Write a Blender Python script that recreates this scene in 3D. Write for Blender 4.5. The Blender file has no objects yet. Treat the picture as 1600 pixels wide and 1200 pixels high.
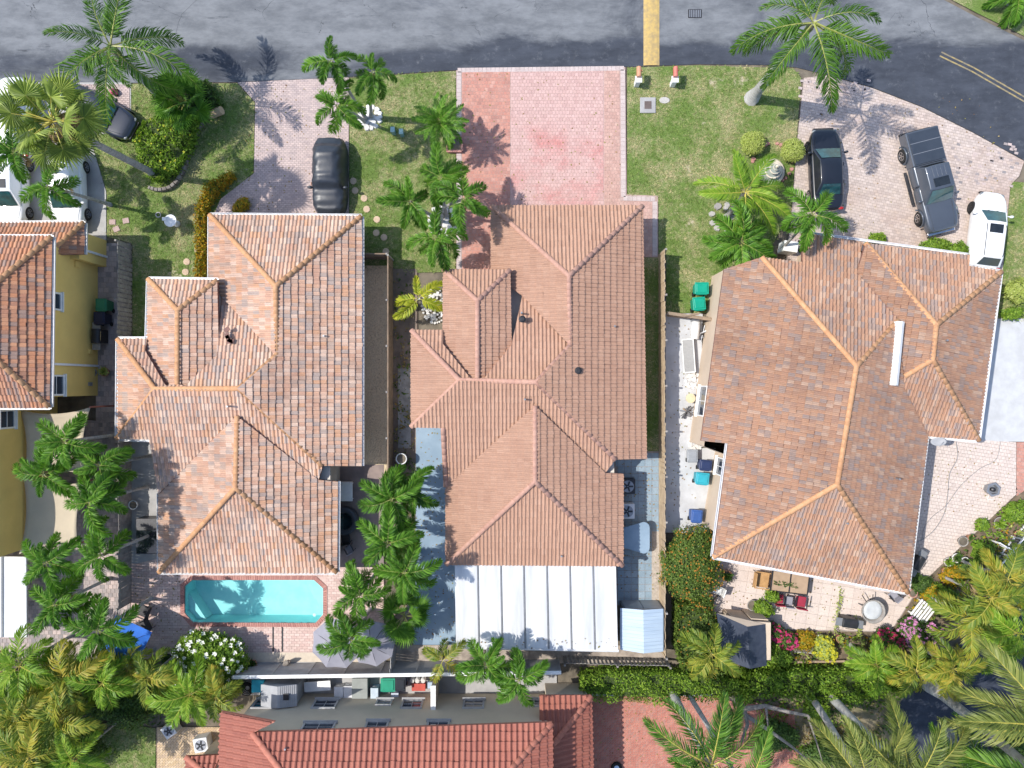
import bpy, bmesh, math, random
from mathutils import Vector, Matrix
R = math.radians
random.seed(7)
scn = bpy.context.scene
COL = scn.collection
# ------------------------------------------------------------------ camera, sky, sun
CAM_H = 43.0          # metres above the ground
PPM = 27.0            # photograph pixels per metre on the ground
cam_data = bpy.data.cameras.new('camera')
cam = bpy.data.objects.new('camera', cam_data)
COL.objects.link(cam)
cam.location = (0, 0, CAM_H)
cam.rotation_euler = (0, 0, 0)
cam_data.sensor_width = 36
cam_data.lens = 36 * PPM * CAM_H / 1600
cam_data.clip_end = 2000
scn.camera = cam
SUN_EL, SUN_SIDE = R(55), R(6.5)
to_sun = Vector((-math.cos(SUN_EL) * math.cos(SUN_SIDE), math.cos(SUN_EL) * math.sin(SUN_SIDE), math.sin(SUN_EL)))
world = bpy.data.worlds.new('World')
scn.world = world
world.use_nodes = True
wn = world.node_tree
sky = wn.nodes.new('ShaderNodeTexSky')
sky.sky_type = 'NISHITA'
sky.sun_disc = False
sky.sun_elevation = SUN_EL
sky.sun_rotation = math.atan2(to_sun.x, to_sun.y)
wn.links.new(sky.outputs[0], wn.nodes['Background'].inputs[0])
wn.nodes['Background'].inputs[1].default_value = 0.15
sun_data = bpy.data.lights.new('sun', 'SUN')
sun_data.energy = 3.1
sun_data.angle = R(0.5)
sun_data.color = (1.0, 0.95, 0.875)
sun = bpy.data.objects.new('sun', sun_data)
COL.objects.link(sun)
sun.rotation_euler = to_sun.to_track_quat('Z', 'Y').to_euler()
vs = scn.view_settings
vs.view_transform = 'Standard'
vs.look = 'None'
vs.exposure = 0.74
vs.gamma = 1
vs.use_curve_mapping = False

# ------------------------------------------------------------------ helpers
def P(px, py, z=0.0):
    k = (CAM_H - z) / CAM_H / PPM
    return Vector(((px - 800) * k, (600 - py) * k, z))

def P2(px, py, z=0.0):
    p = P(px, py, z)
    return (p.x, p.y)

class MB:
    def __init__(s):
        s.v = []; s.f = []; s.m = []; s.r = []
    def add(s, verts, faces, mat=0, rnd=0.5):
        o = len(s.v)
        s.v.extend([tuple(p) for p in verts])
        for f in faces:
            s.f.append([i + o for i in f]); s.m.append(mat); s.r.append(rnd)
        return s
    def box(s, c, d, rz=0.0, mat=0, rnd=.5, M=None):
        x, y, z = d[0] / 2, d[1] / 2, d[2] / 2
        co, si = math.cos(rz), math.sin(rz)
        vs = []
        for sx, sy, sz in ((-1,-1,-1),(1,-1,-1),(1,1,-1),(-1,1,-1),(-1,-1,1),(1,-1,1),(1,1,1),(-1,1,1)):
            a, b = sx * x, sy * y
            p = Vector((c[0] + a * co - b * si, c[1] + a * si + b * co, c[2] + sz * z))
            vs.append(M @ p if M else p)
        return s.add(vs, [(0,3,2,1),(4,5,6,7),(0,1,5,4),(1,2,6,5),(2,3,7,6),(3,0,4,7)], mat, rnd)
    def prism(s, poly, z0, z1, mat=0, rnd=.5, bottom=True, shrink=None):
        n = len(poly)
        a = sum(poly[i][0] * poly[(i+1) % n][1] - poly[(i+1) % n][0] * poly[i][1] for i in range(n))
        if a < 0: poly = poly[::-1]
        cx = sum(p[0] for p in poly) / n; cy = sum(p[1] for p in poly) / n
        k = shrink or 1.0
        vs = [(p[0], p[1], z0) for p in poly] + [(cx + (p[0]-cx)*k, cy + (p[1]-cy)*k, z1) for p in poly]
        fs = [tuple(range(n, 2*n))] + [(i, (i+1) % n, n + (i+1) % n, n + i) for i in range(n)]
        if bottom: fs.append(tuple(range(n-1, -1, -1)))
        return s.add(vs, fs, mat, rnd)
    def tube(s, pts, rad, n=6, mat=0, caps=True, rnd=.5):
        pts = [Vector(p) for p in pts]
        if not hasattr(rad, '__len__'): rad = [rad] * len(pts)
        vs = []
        for i, p in enumerate(pts):
            d = (pts[min(i+1, len(pts)-1)] - pts[max(i-1, 0)])
            d = d.normalized() if d.length > 1e-9 else Vector((0,0,1))
            a = Vector((0,0,1)) if abs(d.z) < .9 else Vector((1,0,0))
            u = d.cross(a).normalized(); w = d.cross(u)
            for k in range(n):
                t = 2*math.pi*k/n
                vs.append(p + (u*math.cos(t) + w*math.sin(t)) * rad[i])
        fs = []
        for i in range(len(pts)-1):
            for k in range(n):
                fs.append((i*n+k, i*n+(k+1)%n, (i+1)*n+(k+1)%n, (i+1)*n+k))
        if caps:
            fs.append(tuple(range(n))); fs.append(tuple(range(len(pts)*n-1, (len(pts)-1)*n-1, -1)))
        return s.add(vs, fs, mat, rnd)
    def lathe(s, prof, n=16, c=(0,0,0), mat=0, sx=1, sy=1, rnd=.5):
        vs = []
        for r, z in prof:
            for k in range(n):
                t = 2*math.pi*k/n
                vs.append((c[0] + r*sx*math.cos(t), c[1] + r*sy*math.sin(t), c[2] + z))
        fs = []
        for i in range(len(prof)-1):
            for k in range(n):
                fs.append((i*n+k, i*n+(k+1)%n, (i+1)*n+(k+1)%n, (i+1)*n+k))
        fs.append(tuple(range(n-1, -1, -1))); fs.append(tuple(range((len(prof)-1)*n, len(prof)*n)))
        return s.add(vs, fs, mat, rnd)
    def mesh(s, name, mats, smooth=False):
        me = bpy.data.meshes.new(name)
        me.from_pydata(s.v, [], s.f)
        for m in (mats if isinstance(mats, (list, tuple)) else [mats]): me.materials.append(m)
        if any(s.m): me.polygons.foreach_set('material_index', s.m)
        at = me.attributes.new('rnd', 'FLOAT', 'FACE')
        at.data.foreach_set('value', s.r)
        if smooth: me.polygons.foreach_set('use_smooth', [True]*len(s.f))
        me.update()
        return me
    def build(s, name, mats, parent=None, smooth=False, kind=None, loc=None, rz=0):
        return link(name, s.mesh(name, mats, smooth), parent, kind, loc, rz)

def link(name, me, parent=None, kind=None, loc=None, rz=0, mat=None):
    o = bpy.data.objects.new(name, me)
    COL.objects.link(o)
    if mat is not None: o.matrix_basis = mat
    elif loc is not None:
        o.location = loc; o.rotation_euler = (0, 0, rz)
    o.parent = parent
    if kind: o['kind'] = kind
    return o

def tag(o, label, cat, group=None):
    o['label'] = label; o['category'] = cat
    if group: o['group'] = group
    return o

def thing(name, label, cat, loc=(0,0,0), rz=0, group=None):
    o = link(name, None, None, None, loc, rz)
    return tag(o, label, cat, group)

def bevel(o, w=.02, seg=2):
    m = o.modifiers.new('bevel', 'BEVEL'); m.width = w; m.segments = seg; m.limit_method = 'ANGLE'; m.angle_limit = R(40)
    return o

def subsurf(o, n=2):
    m = o.modifiers.new('subsurf', 'SUBSURF'); m.levels = n; m.render_levels = n
    return o

# ---- polygons
def in_poly(x, y, poly):
    c = False; n = len(poly); j = n - 1
    for i in range(n):
        xi, yi = poly[i]; xj, yj = poly[j]
        if (yi > y) != (yj > y) and x < (xj - xi) * (y - yi) / (yj - yi) + xi: c = not c
        j = i
    return c

def clip(subject, clipper):
    """subject polygon (any) clipped by a convex counter-clockwise polygon"""
    out = subject
    n = len(clipper)
    for i in range(n):
        ax, ay = clipper[i]; bx, by = clipper[(i+1) % n]
        inp, out = out, []
        if not inp: return []
        px, py = inp[-1]
        pd = (bx-ax)*(py-ay) - (by-ay)*(px-ax)
        for (x, y) in inp:
            d = (bx-ax)*(y-ay) - (by-ay)*(x-ax)
            if (d >= 0) != (pd >= 0):
                t = pd / (pd - d)
                out.append((px + (x-px)*t, py + (y-py)*t))
            if d >= 0: out.append((x, y))
            px, py, pd = x, y, d
    res = []
    for p in out:
        if not res or abs(p[0]-res[-1][0]) + abs(p[1]-res[-1][1]) > 1e-5: res.append(p)
    if len(res) > 1 and abs(res[0][0]-res[-1][0]) + abs(res[0][1]-res[-1][1]) < 1e-5: res.pop()
    return res if len(res) > 2 else []

def area(poly):
    n = len(poly)
    return sum(poly[i][0]*poly[(i+1)%n][1] - poly[(i+1)%n][0]*poly[i][1] for i in range(n)) / 2

def tri_fill(poly, z):
    """nonconvex flat sheet -> verts, triangle faces"""
    from mathutils.geometry import tessellate_polygon
    if area(poly) < 0: poly = poly[::-1]
    vs = [Vector((p[0], p[1], z)) for p in poly]
    tris = [tuple(t) for t in tessellate_polygon([vs])]
    out = []
    for t in tris:
        a, b, c = (vs[i] for i in t)
        out.append(t if (b-a).cross(c-a).z > 0 else t[::-1])
    return vs, out

def sheet(name, polypx, z, mat, kind='structure', thick=0.0, parent=None):
    poly = [P2(*p) for p in polypx]
    vs, fs = tri_fill(poly, z)
    mb = MB(); mb.add(vs, fs)
    if thick:
        n = len(vs)
        lo = [(v.x, v.y, z-thick) for v in vs]
        mb.add(list(vs) + lo, [(i, n+i, n+(i+1)%n, (i+1)%n) for i in range(n)])
    return mb.build(name, mat, parent, kind=kind)

def rects(poly, w, h, ang=0., bond=.5, gap=.01):
    """lay w x h rectangles in courses over a polygon (metres), clipped to it"""
    co, si = math.cos(ang), math.sin(ang)
    loc = [(x*co + y*si, -x*si + y*co) for x, y in poly]
    x0 = min(p[0] for p in loc); x1 = max(p[0] for p in loc)
    y0 = min(p[1] for p in loc); y1 = max(p[1] for p in loc)
    j = 0; y = y0
    while y < y1:
        x = x0 - (bond*w if j % 2 else 0)
        while x < x1:
            r = [(x+gap/2, y+gap/2), (x+w-gap/2, y+gap/2), (x+w-gap/2, y+h-gap/2), (x+gap/2, y+h-gap/2)]
            ins = [in_poly(a, b, loc) for a, b in r]
            q = None
            if all(ins): q = r
            elif any(ins) or any(r[0][0] < a < r[2][0] and r[0][1] < b < r[2][1] for a, b in loc):
                q = clip(loc if area(loc) > 0 else loc[::-1], r)
                if q and abs(area(q)) < .08*w*h: q = None
            if q: yield [(a*co - b*si, a*si + b*co) for a, b in q]
            x += w
        y += h; j += 1

def pavers(name, polypx, w, h, mat, parent, ang=0., z=.03, gap=.012, bond=.5, depth=.035):
    poly = [P2(*p) for p in polypx]
    mb = MB()
    for q in rects(poly, w, h, ang, bond, gap):
        mb.prism(q, z-depth, z + random.uniform(-.002, .002), rnd=random.random(), bottom=False, shrink=.97)
    return mb.build(name, mat, parent, kind='stuff')

# ------------------------------------------------------------------ materials
def rgb(c): return (c[0], c[1], c[2], 1)

def nodes(name):
    m = bpy.data.materials.new(name); m.use_nodes = True
    nt = m.node_tree
    return m, nt, nt.nodes['Principled BSDF']

def N(nt, t, **kw):
    n = nt.nodes.new(t)
    for k, v in kw.items():
        if k in n.inputs: n.inputs[k].default_value = v
        else: setattr(n, k, v)
    return n

def ramp(nt, cols, pos=None, interp='LINEAR'):
    r = nt.nodes.new('ShaderNodeValToRGB'); r.color_ramp.interpolation = interp
    e = r.color_ramp.elements
    n = len(cols)
    pos = pos or [i/(n if interp == 'CONSTANT' else max(n-1, 1)) for i in range(n)]
    while len(e) < n: e.new(1.0)
    for i in range(n): e[i].position = pos[i]; e[i].color = rgb(cols[i])
    return r

def mixc(nt, fac, a, b, mode='MIX'):
    m = nt.nodes.new('ShaderNodeMix'); m.data_type = 'RGBA'; m.blend_type = mode
    for sock, val in ((m.inputs[0], fac), (m.inputs[6], a), (m.inputs[7], b)):
        if hasattr(val, 'is_linked'): nt.links.new(val, sock)
        elif hasattr(val, '__len__'): sock.default_value = rgb(val)
        else: sock.default_value = val
    return m.outputs[2]

def noise(nt, scale, detail=5, rough=.6, vec=None, stretch=None, dist=0.0):
    g = nt.nodes.new('ShaderNodeNewGeometry')
    src = vec or g.outputs['Position']
    if stretch:
        mp = nt.nodes.new('ShaderNodeMapping'); mp.inputs['Scale'].default_value = stretch
        nt.links.new(src, mp.inputs[0]); src = mp.outputs[0]
    n = N(nt, 'ShaderNodeTexNoise', Scale=scale, Detail=detail, Roughness=rough, Distortion=dist)
    nt.links.new(src, n.inputs['Vector'])
    return n.outputs[0]

def band(nt, val, lo, hi):
    mr = nt.nodes.new('ShaderNodeMapRange'); mr.interpolation_type = 'SMOOTHSTEP'
    mr.inputs[1].default_value = lo; mr.inputs[2].default_value = hi
    nt.links.new(val, mr.inputs[0]); return mr.outputs[0]

def add_bump(nt, b, h, strength=.3, dist=.02):
    bp = nt.nodes.new('ShaderNodeBump'); bp.inputs['Strength'].default_value = strength; bp.inputs['Distance'].default_value = dist
    nt.links.new(h, bp.inputs['Height']); nt.links.new(bp.outputs[0], b.inputs['Normal'])

def mk(name, col, rough=.7, c2=None, scale=3., bump=0., bscale=25., metal=0., spec=.4, coat=0., stretch=None):
    m, nt, b = nodes(name)
    c2 = c2 or tuple(x*.75 for x in col)
    nz = noise(nt, scale, stretch=stretch)
    nt.links.new(mixc(nt, band(nt, nz, .3, .7), col, c2), b.inputs['Base Color'])
    b.inputs['Roughness'].default_value = rough; b.inputs['Metallic'].default_value = metal
    b.inputs['Specular IOR Level'].default_value = spec
    if coat: b.inputs['Coat Weight'].default_value = coat; b.inputs['Coat Roughness'].default_value = .05
    if bump: add_bump(nt, b, noise(nt, bscale, 4), bump)
    return m

def mk_rnd(name, cols, rough=.75, weather=(.5,.5,.5), wamt=.35, wscale=1.2, bump=.25, bscale=40., objrand=False, stretch=None, interp='LINEAR', fine=.25, ywin=None):
    """colour per piece from the rnd attribute, weathered by noise"""
    m, nt, b = nodes(name)
    at = nt.nodes.new('ShaderNodeAttribute'); at.attribute_name = 'rnd'
    val = at.outputs['Fac']
    if objrand:
        oi = nt.nodes.new('ShaderNodeObjectInfo')
        ad = N(nt, 'ShaderNodeMath', operation='ADD'); nt.links.new(val, ad.inputs[0]); nt.links.new(oi.outputs['Random'], ad.inputs[1])
        fr = N(nt, 'ShaderNodeMath', operation='FRACT'); nt.links.new(ad.outputs[0], fr.inputs[0]); val = fr.outputs[0]
    r = ramp(nt, cols, interp=interp); nt.links.new(val, r.inputs[0])
    w = noise(nt, wscale, 6, .65, stretch=stretch)
    c = mixc(nt, N(nt, 'ShaderNodeMath', operation='MULTIPLY').outputs[0], r.outputs[0], weather, 'MULTIPLY')
    mm = c.node.inputs[0].links[0].from_node
    nt.links.new(band(nt, w, .42, .72), mm.inputs[0]); mm.inputs[1].default_value = wamt
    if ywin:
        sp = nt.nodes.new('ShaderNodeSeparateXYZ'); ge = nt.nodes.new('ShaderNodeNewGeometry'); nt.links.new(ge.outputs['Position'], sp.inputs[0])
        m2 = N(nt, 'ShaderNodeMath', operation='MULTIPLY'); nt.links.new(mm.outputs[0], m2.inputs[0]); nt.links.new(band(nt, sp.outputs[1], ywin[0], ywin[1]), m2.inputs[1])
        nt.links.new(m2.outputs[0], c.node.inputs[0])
    f2 = noise(nt, 14., 4, .7)
    c = mixc(nt, fine, c, mixc(nt, band(nt, f2, .3, .7), (.45,.45,.45), (1.25,1.2,1.15)), 'MULTIPLY')
    nt.links.new(c, b.inputs['Base Color'])
    b.inputs['Roughness'].default_value = rough; b.inputs['Specular IOR Level'].default_value = .3
    if bump: add_bump(nt, b, noise(nt, bscale, 4), bump, .01)
    return m

def leaf_mat(name, cols, trans=.3, rough=.45, vary=.35):
    m, nt, b = nodes(name)
    at = nt.nodes.new('ShaderNodeAttribute'); at.attribute_name = 'rnd'
    oi = nt.nodes.new('ShaderNodeObjectInfo')
    ad = N(nt, 'ShaderNodeMath', operation='MULTIPLY_ADD'); nt.links.new(oi.outputs['Random'], ad.inputs[0])
    ad.inputs[1].default_value = vary
    nt.links.new(at.outputs['Fac'], ad.inputs[2])
    su = N(nt, 'ShaderNodeMath', operation='SUBTRACT'); nt.links.new(ad.outputs[0], su.inputs[0]); su.inputs[1].default_value = vary/2
    r = ramp(nt, cols); nt.links.new(su.outputs[0], r.inputs[0])
    nt.links.new(r.outputs[0], b.inputs['Base Color'])
    b.inputs['Roughness'].default_value = rough; b.inputs['Specular IOR Level'].default_value = .22
    tr = nt.nodes.new('ShaderNodeBsdfTranslucent')
    nt.links.new(mixc(nt, 1.0, r.outputs[0], (1.25, 1.35, .6), 'MULTIPLY'), tr.inputs[0])
    mx = nt.nodes.new('ShaderNodeMixShader'); mx.inputs[0].default_value = trans
    nt.links.new(b.outputs[0], mx.inputs[1]); nt.links.new(tr.outputs[0], mx.inputs[2])
    nt.links.new(mx.outputs[0], nt.nodes['Material Output'].inputs[0])
    return m

def asphalt(name, pale, dark, amt=(.42, .62), seamdark=True):
    m, nt, b = nodes(name)
    big = noise(nt, .16, 8, .68, stretch=(.5, 1.3, 1), dist=.6)
    sep = nt.nodes.new('ShaderNodeSeparateXYZ'); g = nt.nodes.new('ShaderNodeNewGeometry')
    nt.links.new(g.outputs['Position'], sep.inputs[0])
    # the strip along the lot side was sealed later and stays darker; the crown of the road is bleached
    y = band(nt, sep.outputs[1], 18.8, 20.4)
    x = band(nt, sep.outputs[0], -13, -4)
    k = N(nt, 'ShaderNodeMath', operation='MULTIPLY_ADD'); nt.links.new(y, k.inputs[0]); k.inputs[1].default_value = .24; nt.links.new(big, k.inputs[2])
    k2 = N(nt, 'ShaderNodeMath', operation='MULTIPLY_ADD'); nt.links.new(x, k2.inputs[0]); k2.inputs[1].default_value = -.14; nt.links.new(k.outputs[0], k2.inputs[2])
    f = band(nt, k2.outputs[0], amt[0], amt[1])
    c = mixc(nt, f, dark, pale)
    mot = noise(nt, .8, 9, .72, stretch=(.6, 1.4, 1))
    c = mixc(nt, .75, c, mixc(nt, band(nt, mot, .3, .7), (.6,.61,.63), (1.3,1.29,1.27)), 'MULTIPLY')
    sp = noise(nt, 1.4, 9, .8)
    c = mixc(nt, band(nt, sp, .52, .9), c, tuple(min(1, v*1.35) for v in pale))
    sp2 = noise(nt, .9, 9, .75, stretch=(.3, 1.5, 1))
    c = mixc(nt, band(nt, sp2, .58, .75), c, tuple(v*.55 for v in dark))
    vor = N(nt, 'ShaderNodeTexVoronoi', feature='DISTANCE_TO_EDGE', Scale=.22)
    wob = noise(nt, 1.3, 4)
    vm = N(nt, 'ShaderNodeVectorMath', operation='ADD')
    nt.links.new(g.outputs['Position'], vm.inputs[0]); nt.links.new(wob, vm.inputs[1]); nt.links.new(vm.outputs[0], vor.inputs['Vector'])
    cr = N(nt, 'ShaderNodeMath', operation='LESS_THAN'); nt.links.new(vor.outputs['Distance'], cr.inputs[0]); cr.inputs[1].default_value = .0022
    cm = N(nt, 'ShaderNodeMath', operation='MULTIPLY'); nt.links.new(cr.outputs[0], cm.inputs[0]); nt.links.new(band(nt, noise(nt, .3), .48, .6), cm.inputs[1])
    c = mixc(nt, cm.outputs[0], c, (.055, .058, .065))
    gr = noise(nt, 60, 3, .8)
    c = mixc(nt, .35, c, mixc(nt, gr, (.5,.5,.5), (1.45,1.45,1.45)), 'MULTIPLY')
    nt.links.new(c, b.inputs['Base Color']); b.inputs['Roughness'].default_value = .85; b.inputs['Specular IOR Level'].default_value = .25
    add_bump(nt, b, gr, .35, .01)
    return m

def lawn_mat(name, attr=False, green=(.14,.215,.05), dry=(.41,.36,.205), dark=(.085,.13,.033)):
    m, nt, b = nodes(name)
    n1 = noise(nt, .45, 6, .65); n2 = noise(nt, 4.2, 7, .75); n3 = noise(nt, 16, 4, .7)
    a = N(nt, 'ShaderNodeMath', operation='MULTIPLY_ADD'); nt.links.new(n2, a.inputs[0]); a.inputs[1].default_value = .8; nt.links.new(n1, a.inputs[2])
    c = mixc(nt, band(nt, a.outputs[0], .78, 1.10), green, dry)
    if attr:
        at = nt.nodes.new('ShaderNodeAttribute'); at.attribute_name = 'rnd'
        c = mixc(nt, 1.0, c, mixc(nt, at.outputs['Fac'], (.6,.65,.55), (1.5,1.4,1.4)), 'MULTIPLY')
    else:
        c = mixc(nt, band(nt, n3, .35, .65), c, dark)
        c = mixc(nt, band(nt, noise(nt, .55, 7, .7), .60, .70), c, (.45,.38,.28))
    nt.links.new(c, b.inputs['Base Color']); b.inputs['Roughness'].default_value = .9; b.inputs['Specular IOR Level'].default_value = .15
    return m

MAT = {}
MAT['soil'] = mk('soil', (.19,.16,.12), .95, (.10,.085,.065), 1.5, .6, 18)
MAT['asphalt'] = asphalt('asphalt', (.165,.174,.186), (.05,.057,.073))
MAT['asphalt_dark'] = asphalt('asphalt_dark', (.16,.17,.19), (.04,.048,.068), (.52,.8))
MAT['lawn'] = lawn_mat('lawn'); MAT['blade'] = lawn_mat('grass_blade', True)
MAT['yellow_paint'] = mk('yellow_paint', (.52,.36,.12), .8, (.34,.25,.12), 3.5, .3)
MAT['white_paint'] = mk('white_paint', (.8,.8,.78), .5, (.7,.7,.69), 2)
MAT['gutter'] = mk('gutter_white', (.8,.8,.8), .4, (.7,.7,.71), 3)
MAT['white_metal'] = mk('white_roof_metal', (.66,.665,.665), .5, (.47,.48,.495), .8, stretch=(2,.25,1))
MAT['grout'] = mk('paver_sand', (.34,.29,.26), .95, (.26,.22,.2), 4)
MAT['grout_red'] = mk('paver_sand_red', (.44,.33,.3), .95, (.36,.26,.23), 4)
MAT['pav_a'] = mk_rnd('paver_lilac', [(.46,.36,.34),(.54,.43,.40),(.42,.34,.33),(.58,.46,.42)], wamt=.25)
MAT['pav_red'] = mk_rnd('paver_red', [(.46,.21,.165),(.52,.26,.2),(.42,.21,.17),(.55,.31,.25)], wamt=.25)
MAT['pav_rose'] = mk_rnd('paver_rose', [(.48,.30,.25),(.52,.33,.28),(.44,.27,.225),(.54,.36,.30)], wamt=.25)
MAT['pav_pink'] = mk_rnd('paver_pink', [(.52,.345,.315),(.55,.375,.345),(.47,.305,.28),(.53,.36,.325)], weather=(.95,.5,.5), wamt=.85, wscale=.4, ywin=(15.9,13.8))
MAT['pav_c'] = mk_rnd('paver_cream', [(.50,.42,.375),(.56,.475,.43),(.43,.36,.325),(.53,.44,.38)], weather=(.75,.6,.52), wamt=.5, wscale=.3)
MAT['pav_grey'] = mk_rnd('paver_stained', [(.36,.31,.30),(.52,.42,.39),(.25,.23,.23),(.5,.4,.36)], wamt=.3)
MAT['pav_pool'] = mk_rnd('paver_pool', [(.60,.45,.40),(.66,.51,.46),(.54,.38,.34),(.63,.5,.44)], wamt=.25)
MAT['pav_drive'] = mk_rnd('paver_rust', [(.47,.17,.12),(.42,.15,.11),(.52,.21,.15),(.4,.19,.15)], wamt=.35)
MAT['pav_tan'] = mk_rnd('paver_tan', [(.56,.41,.25),(.5,.36,.2),(.62,.47,.3),(.45,.33,.22)], wamt=.3)
MAT['cream_tile'] = mk_rnd('cream_tile', [(.60,.51,.46),(.64,.55,.495),(.57,.48,.43)], wamt=.15, rough=.6)
MAT['coping'] = mk_rnd('coping_brick', [(.42,.20,.17),(.48,.25,.21),(.36,.17,.15)], wamt=.2)
MAT['concrete'] = mk('concrete', (.42,.41,.40), .9, (.30,.295,.29), .8, .3, 12)
MAT['concrete_pale'] = mk('concrete_pale', (.52,.53,.54), .85, (.43,.435,.44), 1.2, .2, 10)
MAT['bluepaint'] = mk('blue_grey_floor_paint', (.25,.34,.425), .55, (.185,.265,.345), .6, .2, 6)
MAT['blueslab'] = mk_rnd('blue_grey_slab', [(.245,.325,.39),(.22,.30,.365),(.27,.35,.415)], wamt=.3, rough=.6)
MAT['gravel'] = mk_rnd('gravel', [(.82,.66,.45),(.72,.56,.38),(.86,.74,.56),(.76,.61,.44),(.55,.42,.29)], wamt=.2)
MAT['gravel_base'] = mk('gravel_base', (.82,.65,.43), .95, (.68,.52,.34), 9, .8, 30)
MAT['stone_white'] = mk_rnd('white_stone', [(.72,.71,.69),(.6,.58,.55),(.8,.79,.78)], wamt=.2)
MAT['stone'] = mk_rnd('grey_stone', [(.35,.33,.31),(.45,.43,.4),(.28,.26,.25)], wamt=.2)
MAT['terracotta'] = mk('terracotta', (.5,.25,.15), .8, (.4,.2,.12), 5)
BLEND = [(0.516, 0.329, 0.237), (0.556, 0.374, 0.279), (0.444, 0.329, 0.265), (0.532, 0.313, 0.2), (0.588, 0.436, 0.345), (0.5, 0.306, 0.221), (0.404, 0.32, 0.277), (0.539, 0.336, 0.237), (0.573, 0.397, 0.303), (0.476, 0.329, 0.251)]
MAT['tile_a'] = mk_rnd('tile_salmon_blend', BLEND, wamt=.6, weather=(.6,.54,.54), wscale=.45, interp='CONSTANT', objrand=False)
MAT['tile_b'] = mk_rnd('tile_tan', [(.415,.25,.175),(.43,.262,.185),(.40,.238,.166),(.45,.28,.20)], wamt=.35, weather=(.75,.7,.7), wscale=.8)
MAT['tile_c'] = mk_rnd('tile_rust_blend', [(0.378, 0.217, 0.141), (0.35, 0.205, 0.141), (0.399, 0.242, 0.164), (0.295, 0.22, 0.191), (0.385, 0.22, 0.146), (0.423, 0.29, 0.215), (0.333, 0.202, 0.146), (0.392, 0.228, 0.149), (0.305, 0.22, 0.183), (0.368, 0.234, 0.168)], wamt=.6, weather=(.66,.64,.64), wscale=.3, interp='CONSTANT')
MAT['tile_d'] = mk_rnd('tile_red', [(.325,.118,.085),(.345,.132,.095),(.295,.106,.078)], wamt=.35, weather=(.75,.66,.66), wscale=.9)
MAT['tile_e'] = mk_rnd('tile_orange_blend', [(.48,.225,.125),(.42,.21,.135),(.32,.22,.18),(.52,.27,.16),(.36,.19,.125),(.46,.24,.15)], wamt=.35, weather=(.66,.6,.6), wscale=.8, interp='CONSTANT')
MAT['cap_a'] = mk_rnd('ridge_orange', [(.52,.28,.145),(.55,.31,.165),(.49,.26,.135)], wamt=.35, weather=(.65,.6,.6), objrand=True)
MAT['cap_b'] = mk_rnd('ridge_tan', [(.44,.255,.195),(.47,.28,.215),(.42,.24,.185)], wamt=.3, weather=(.8,.75,.78), objrand=True)
MAT['cap_d'] = mk_rnd('ridge_red', [(.40,.15,.105),(.43,.17,.12)], wamt=.3, weather=(.8,.7,.7), objrand=True)
MAT['deck'] = mk('roof_underlay', (.2,.12,.09), .9, (.14,.09,.07), 4)
MAT['mortar'] = mk('valley_metal', (.22,.11,.09), .7)
MAT['beige_wall'] = mk('beige_render', (.58,.50,.385), .9, (.51,.44,.34), .7, .2, 30)
MAT['tan_wall'] = mk('tan_render', (.58,.47,.36), .9, (.52,.42,.32), .7, .2, 30)
MAT['yellow_wall'] = mk('yellow_render', (.80,.58,.19), .9, (.72,.52,.17), .7, .25, 30)
MAT['white_wall'] = mk('cream_render', (.66,.62,.55), .9, (.58,.54,.48), .7, .2, 30)
MAT['glass'] = mk('window_glass', (.035,.05,.075), .06, (.03,.04,.06), 2, spec=.6)
MAT['wood'] = mk('weathered_wood', (.40,.30,.205), .85, (.28,.21,.15), 3, .4, 20, stretch=(1,1,6))
MAT['wood_grey'] = mk('grey_wood', (.34,.32,.29), .9, (.22,.2,.19), 3, .4, 20)
MAT['wood_warm'] = mk('warm_wood', (.5,.29,.12), .6, (.36,.2,.08), 4, .2, 20)
MAT['fence_grey'] = mk('grey_fence_board', (.40,.40,.40), .8, (.32,.32,.325), 2, .2, 20)
MAT['dark_metal'] = mk('dark_metal', (.03,.03,.033), .45, (.045,.045,.05), 6, metal=.4)
MAT['grey_metal'] = mk('grey_metal', (.32,.33,.35), .45, (.26,.27,.29), 4, metal=.5)
MAT['black_fabric'] = mk('black_fabric', (.03,.036,.048), .42, (.02,.024,.033), 3, .3, 7, spec=.6)
MAT['rubber'] = mk('rubber', (.018,.018,.018), .85)
MAT['plaster'] = mk('pool_plaster', (.46,.78,.77), .7, (.38,.71,.72), 1.4, .1, 3)
MAT['black_plastic'] = mk('black_plastic', (.02,.022,.025), .4, (.03,.03,.035), 3)
MAT['blue_fabric'] = mk('blue_fabric', (.03,.16,.58), .75, (.025,.13,.5), 2)
MAT['grey_fabric'] = mk('grey_fabric', (.28,.275,.31), .85, (.25,.245,.28), 2)
MAT['sail'] = mk('beige_sailcloth', (.52,.44,.32), .9, (.46,.39,.29), 1.2)
def plain(name, col, rough=.45): 
    if name not in MAT: MAT[name] = mk(name, col, rough, tuple(v*.85 for v in col), 3)
    return MAT[name]
def paint(name, col, metal=.0):
    if name not in MAT: MAT[name] = mk(name, col, .32, tuple(v*.93 for v in col), 1.5, metal=metal, coat=.7, spec=.5)
    return MAT[name]
MAT['car_glass'] = mk('car_glass', (.02,.085,.10), .04, (.012,.04,.05), 2.5, spec=.8)
MAT['car_glass_dark'] = mk('car_glass_dark', (.012,.016,.02), .05, (.02,.025,.03), 2.5, spec=.7)
MAT['chrome'] = mk('chrome', (.6,.6,.62), .15, metal=1.)
MAT['lamp_clear'] = mk('lamp_clear', (.22,.24,.25), .1, spec=.8)
MAT['lamp_red'] = mk('lamp_red', (.4,.02,.02), .15, spec=.7)
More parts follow.
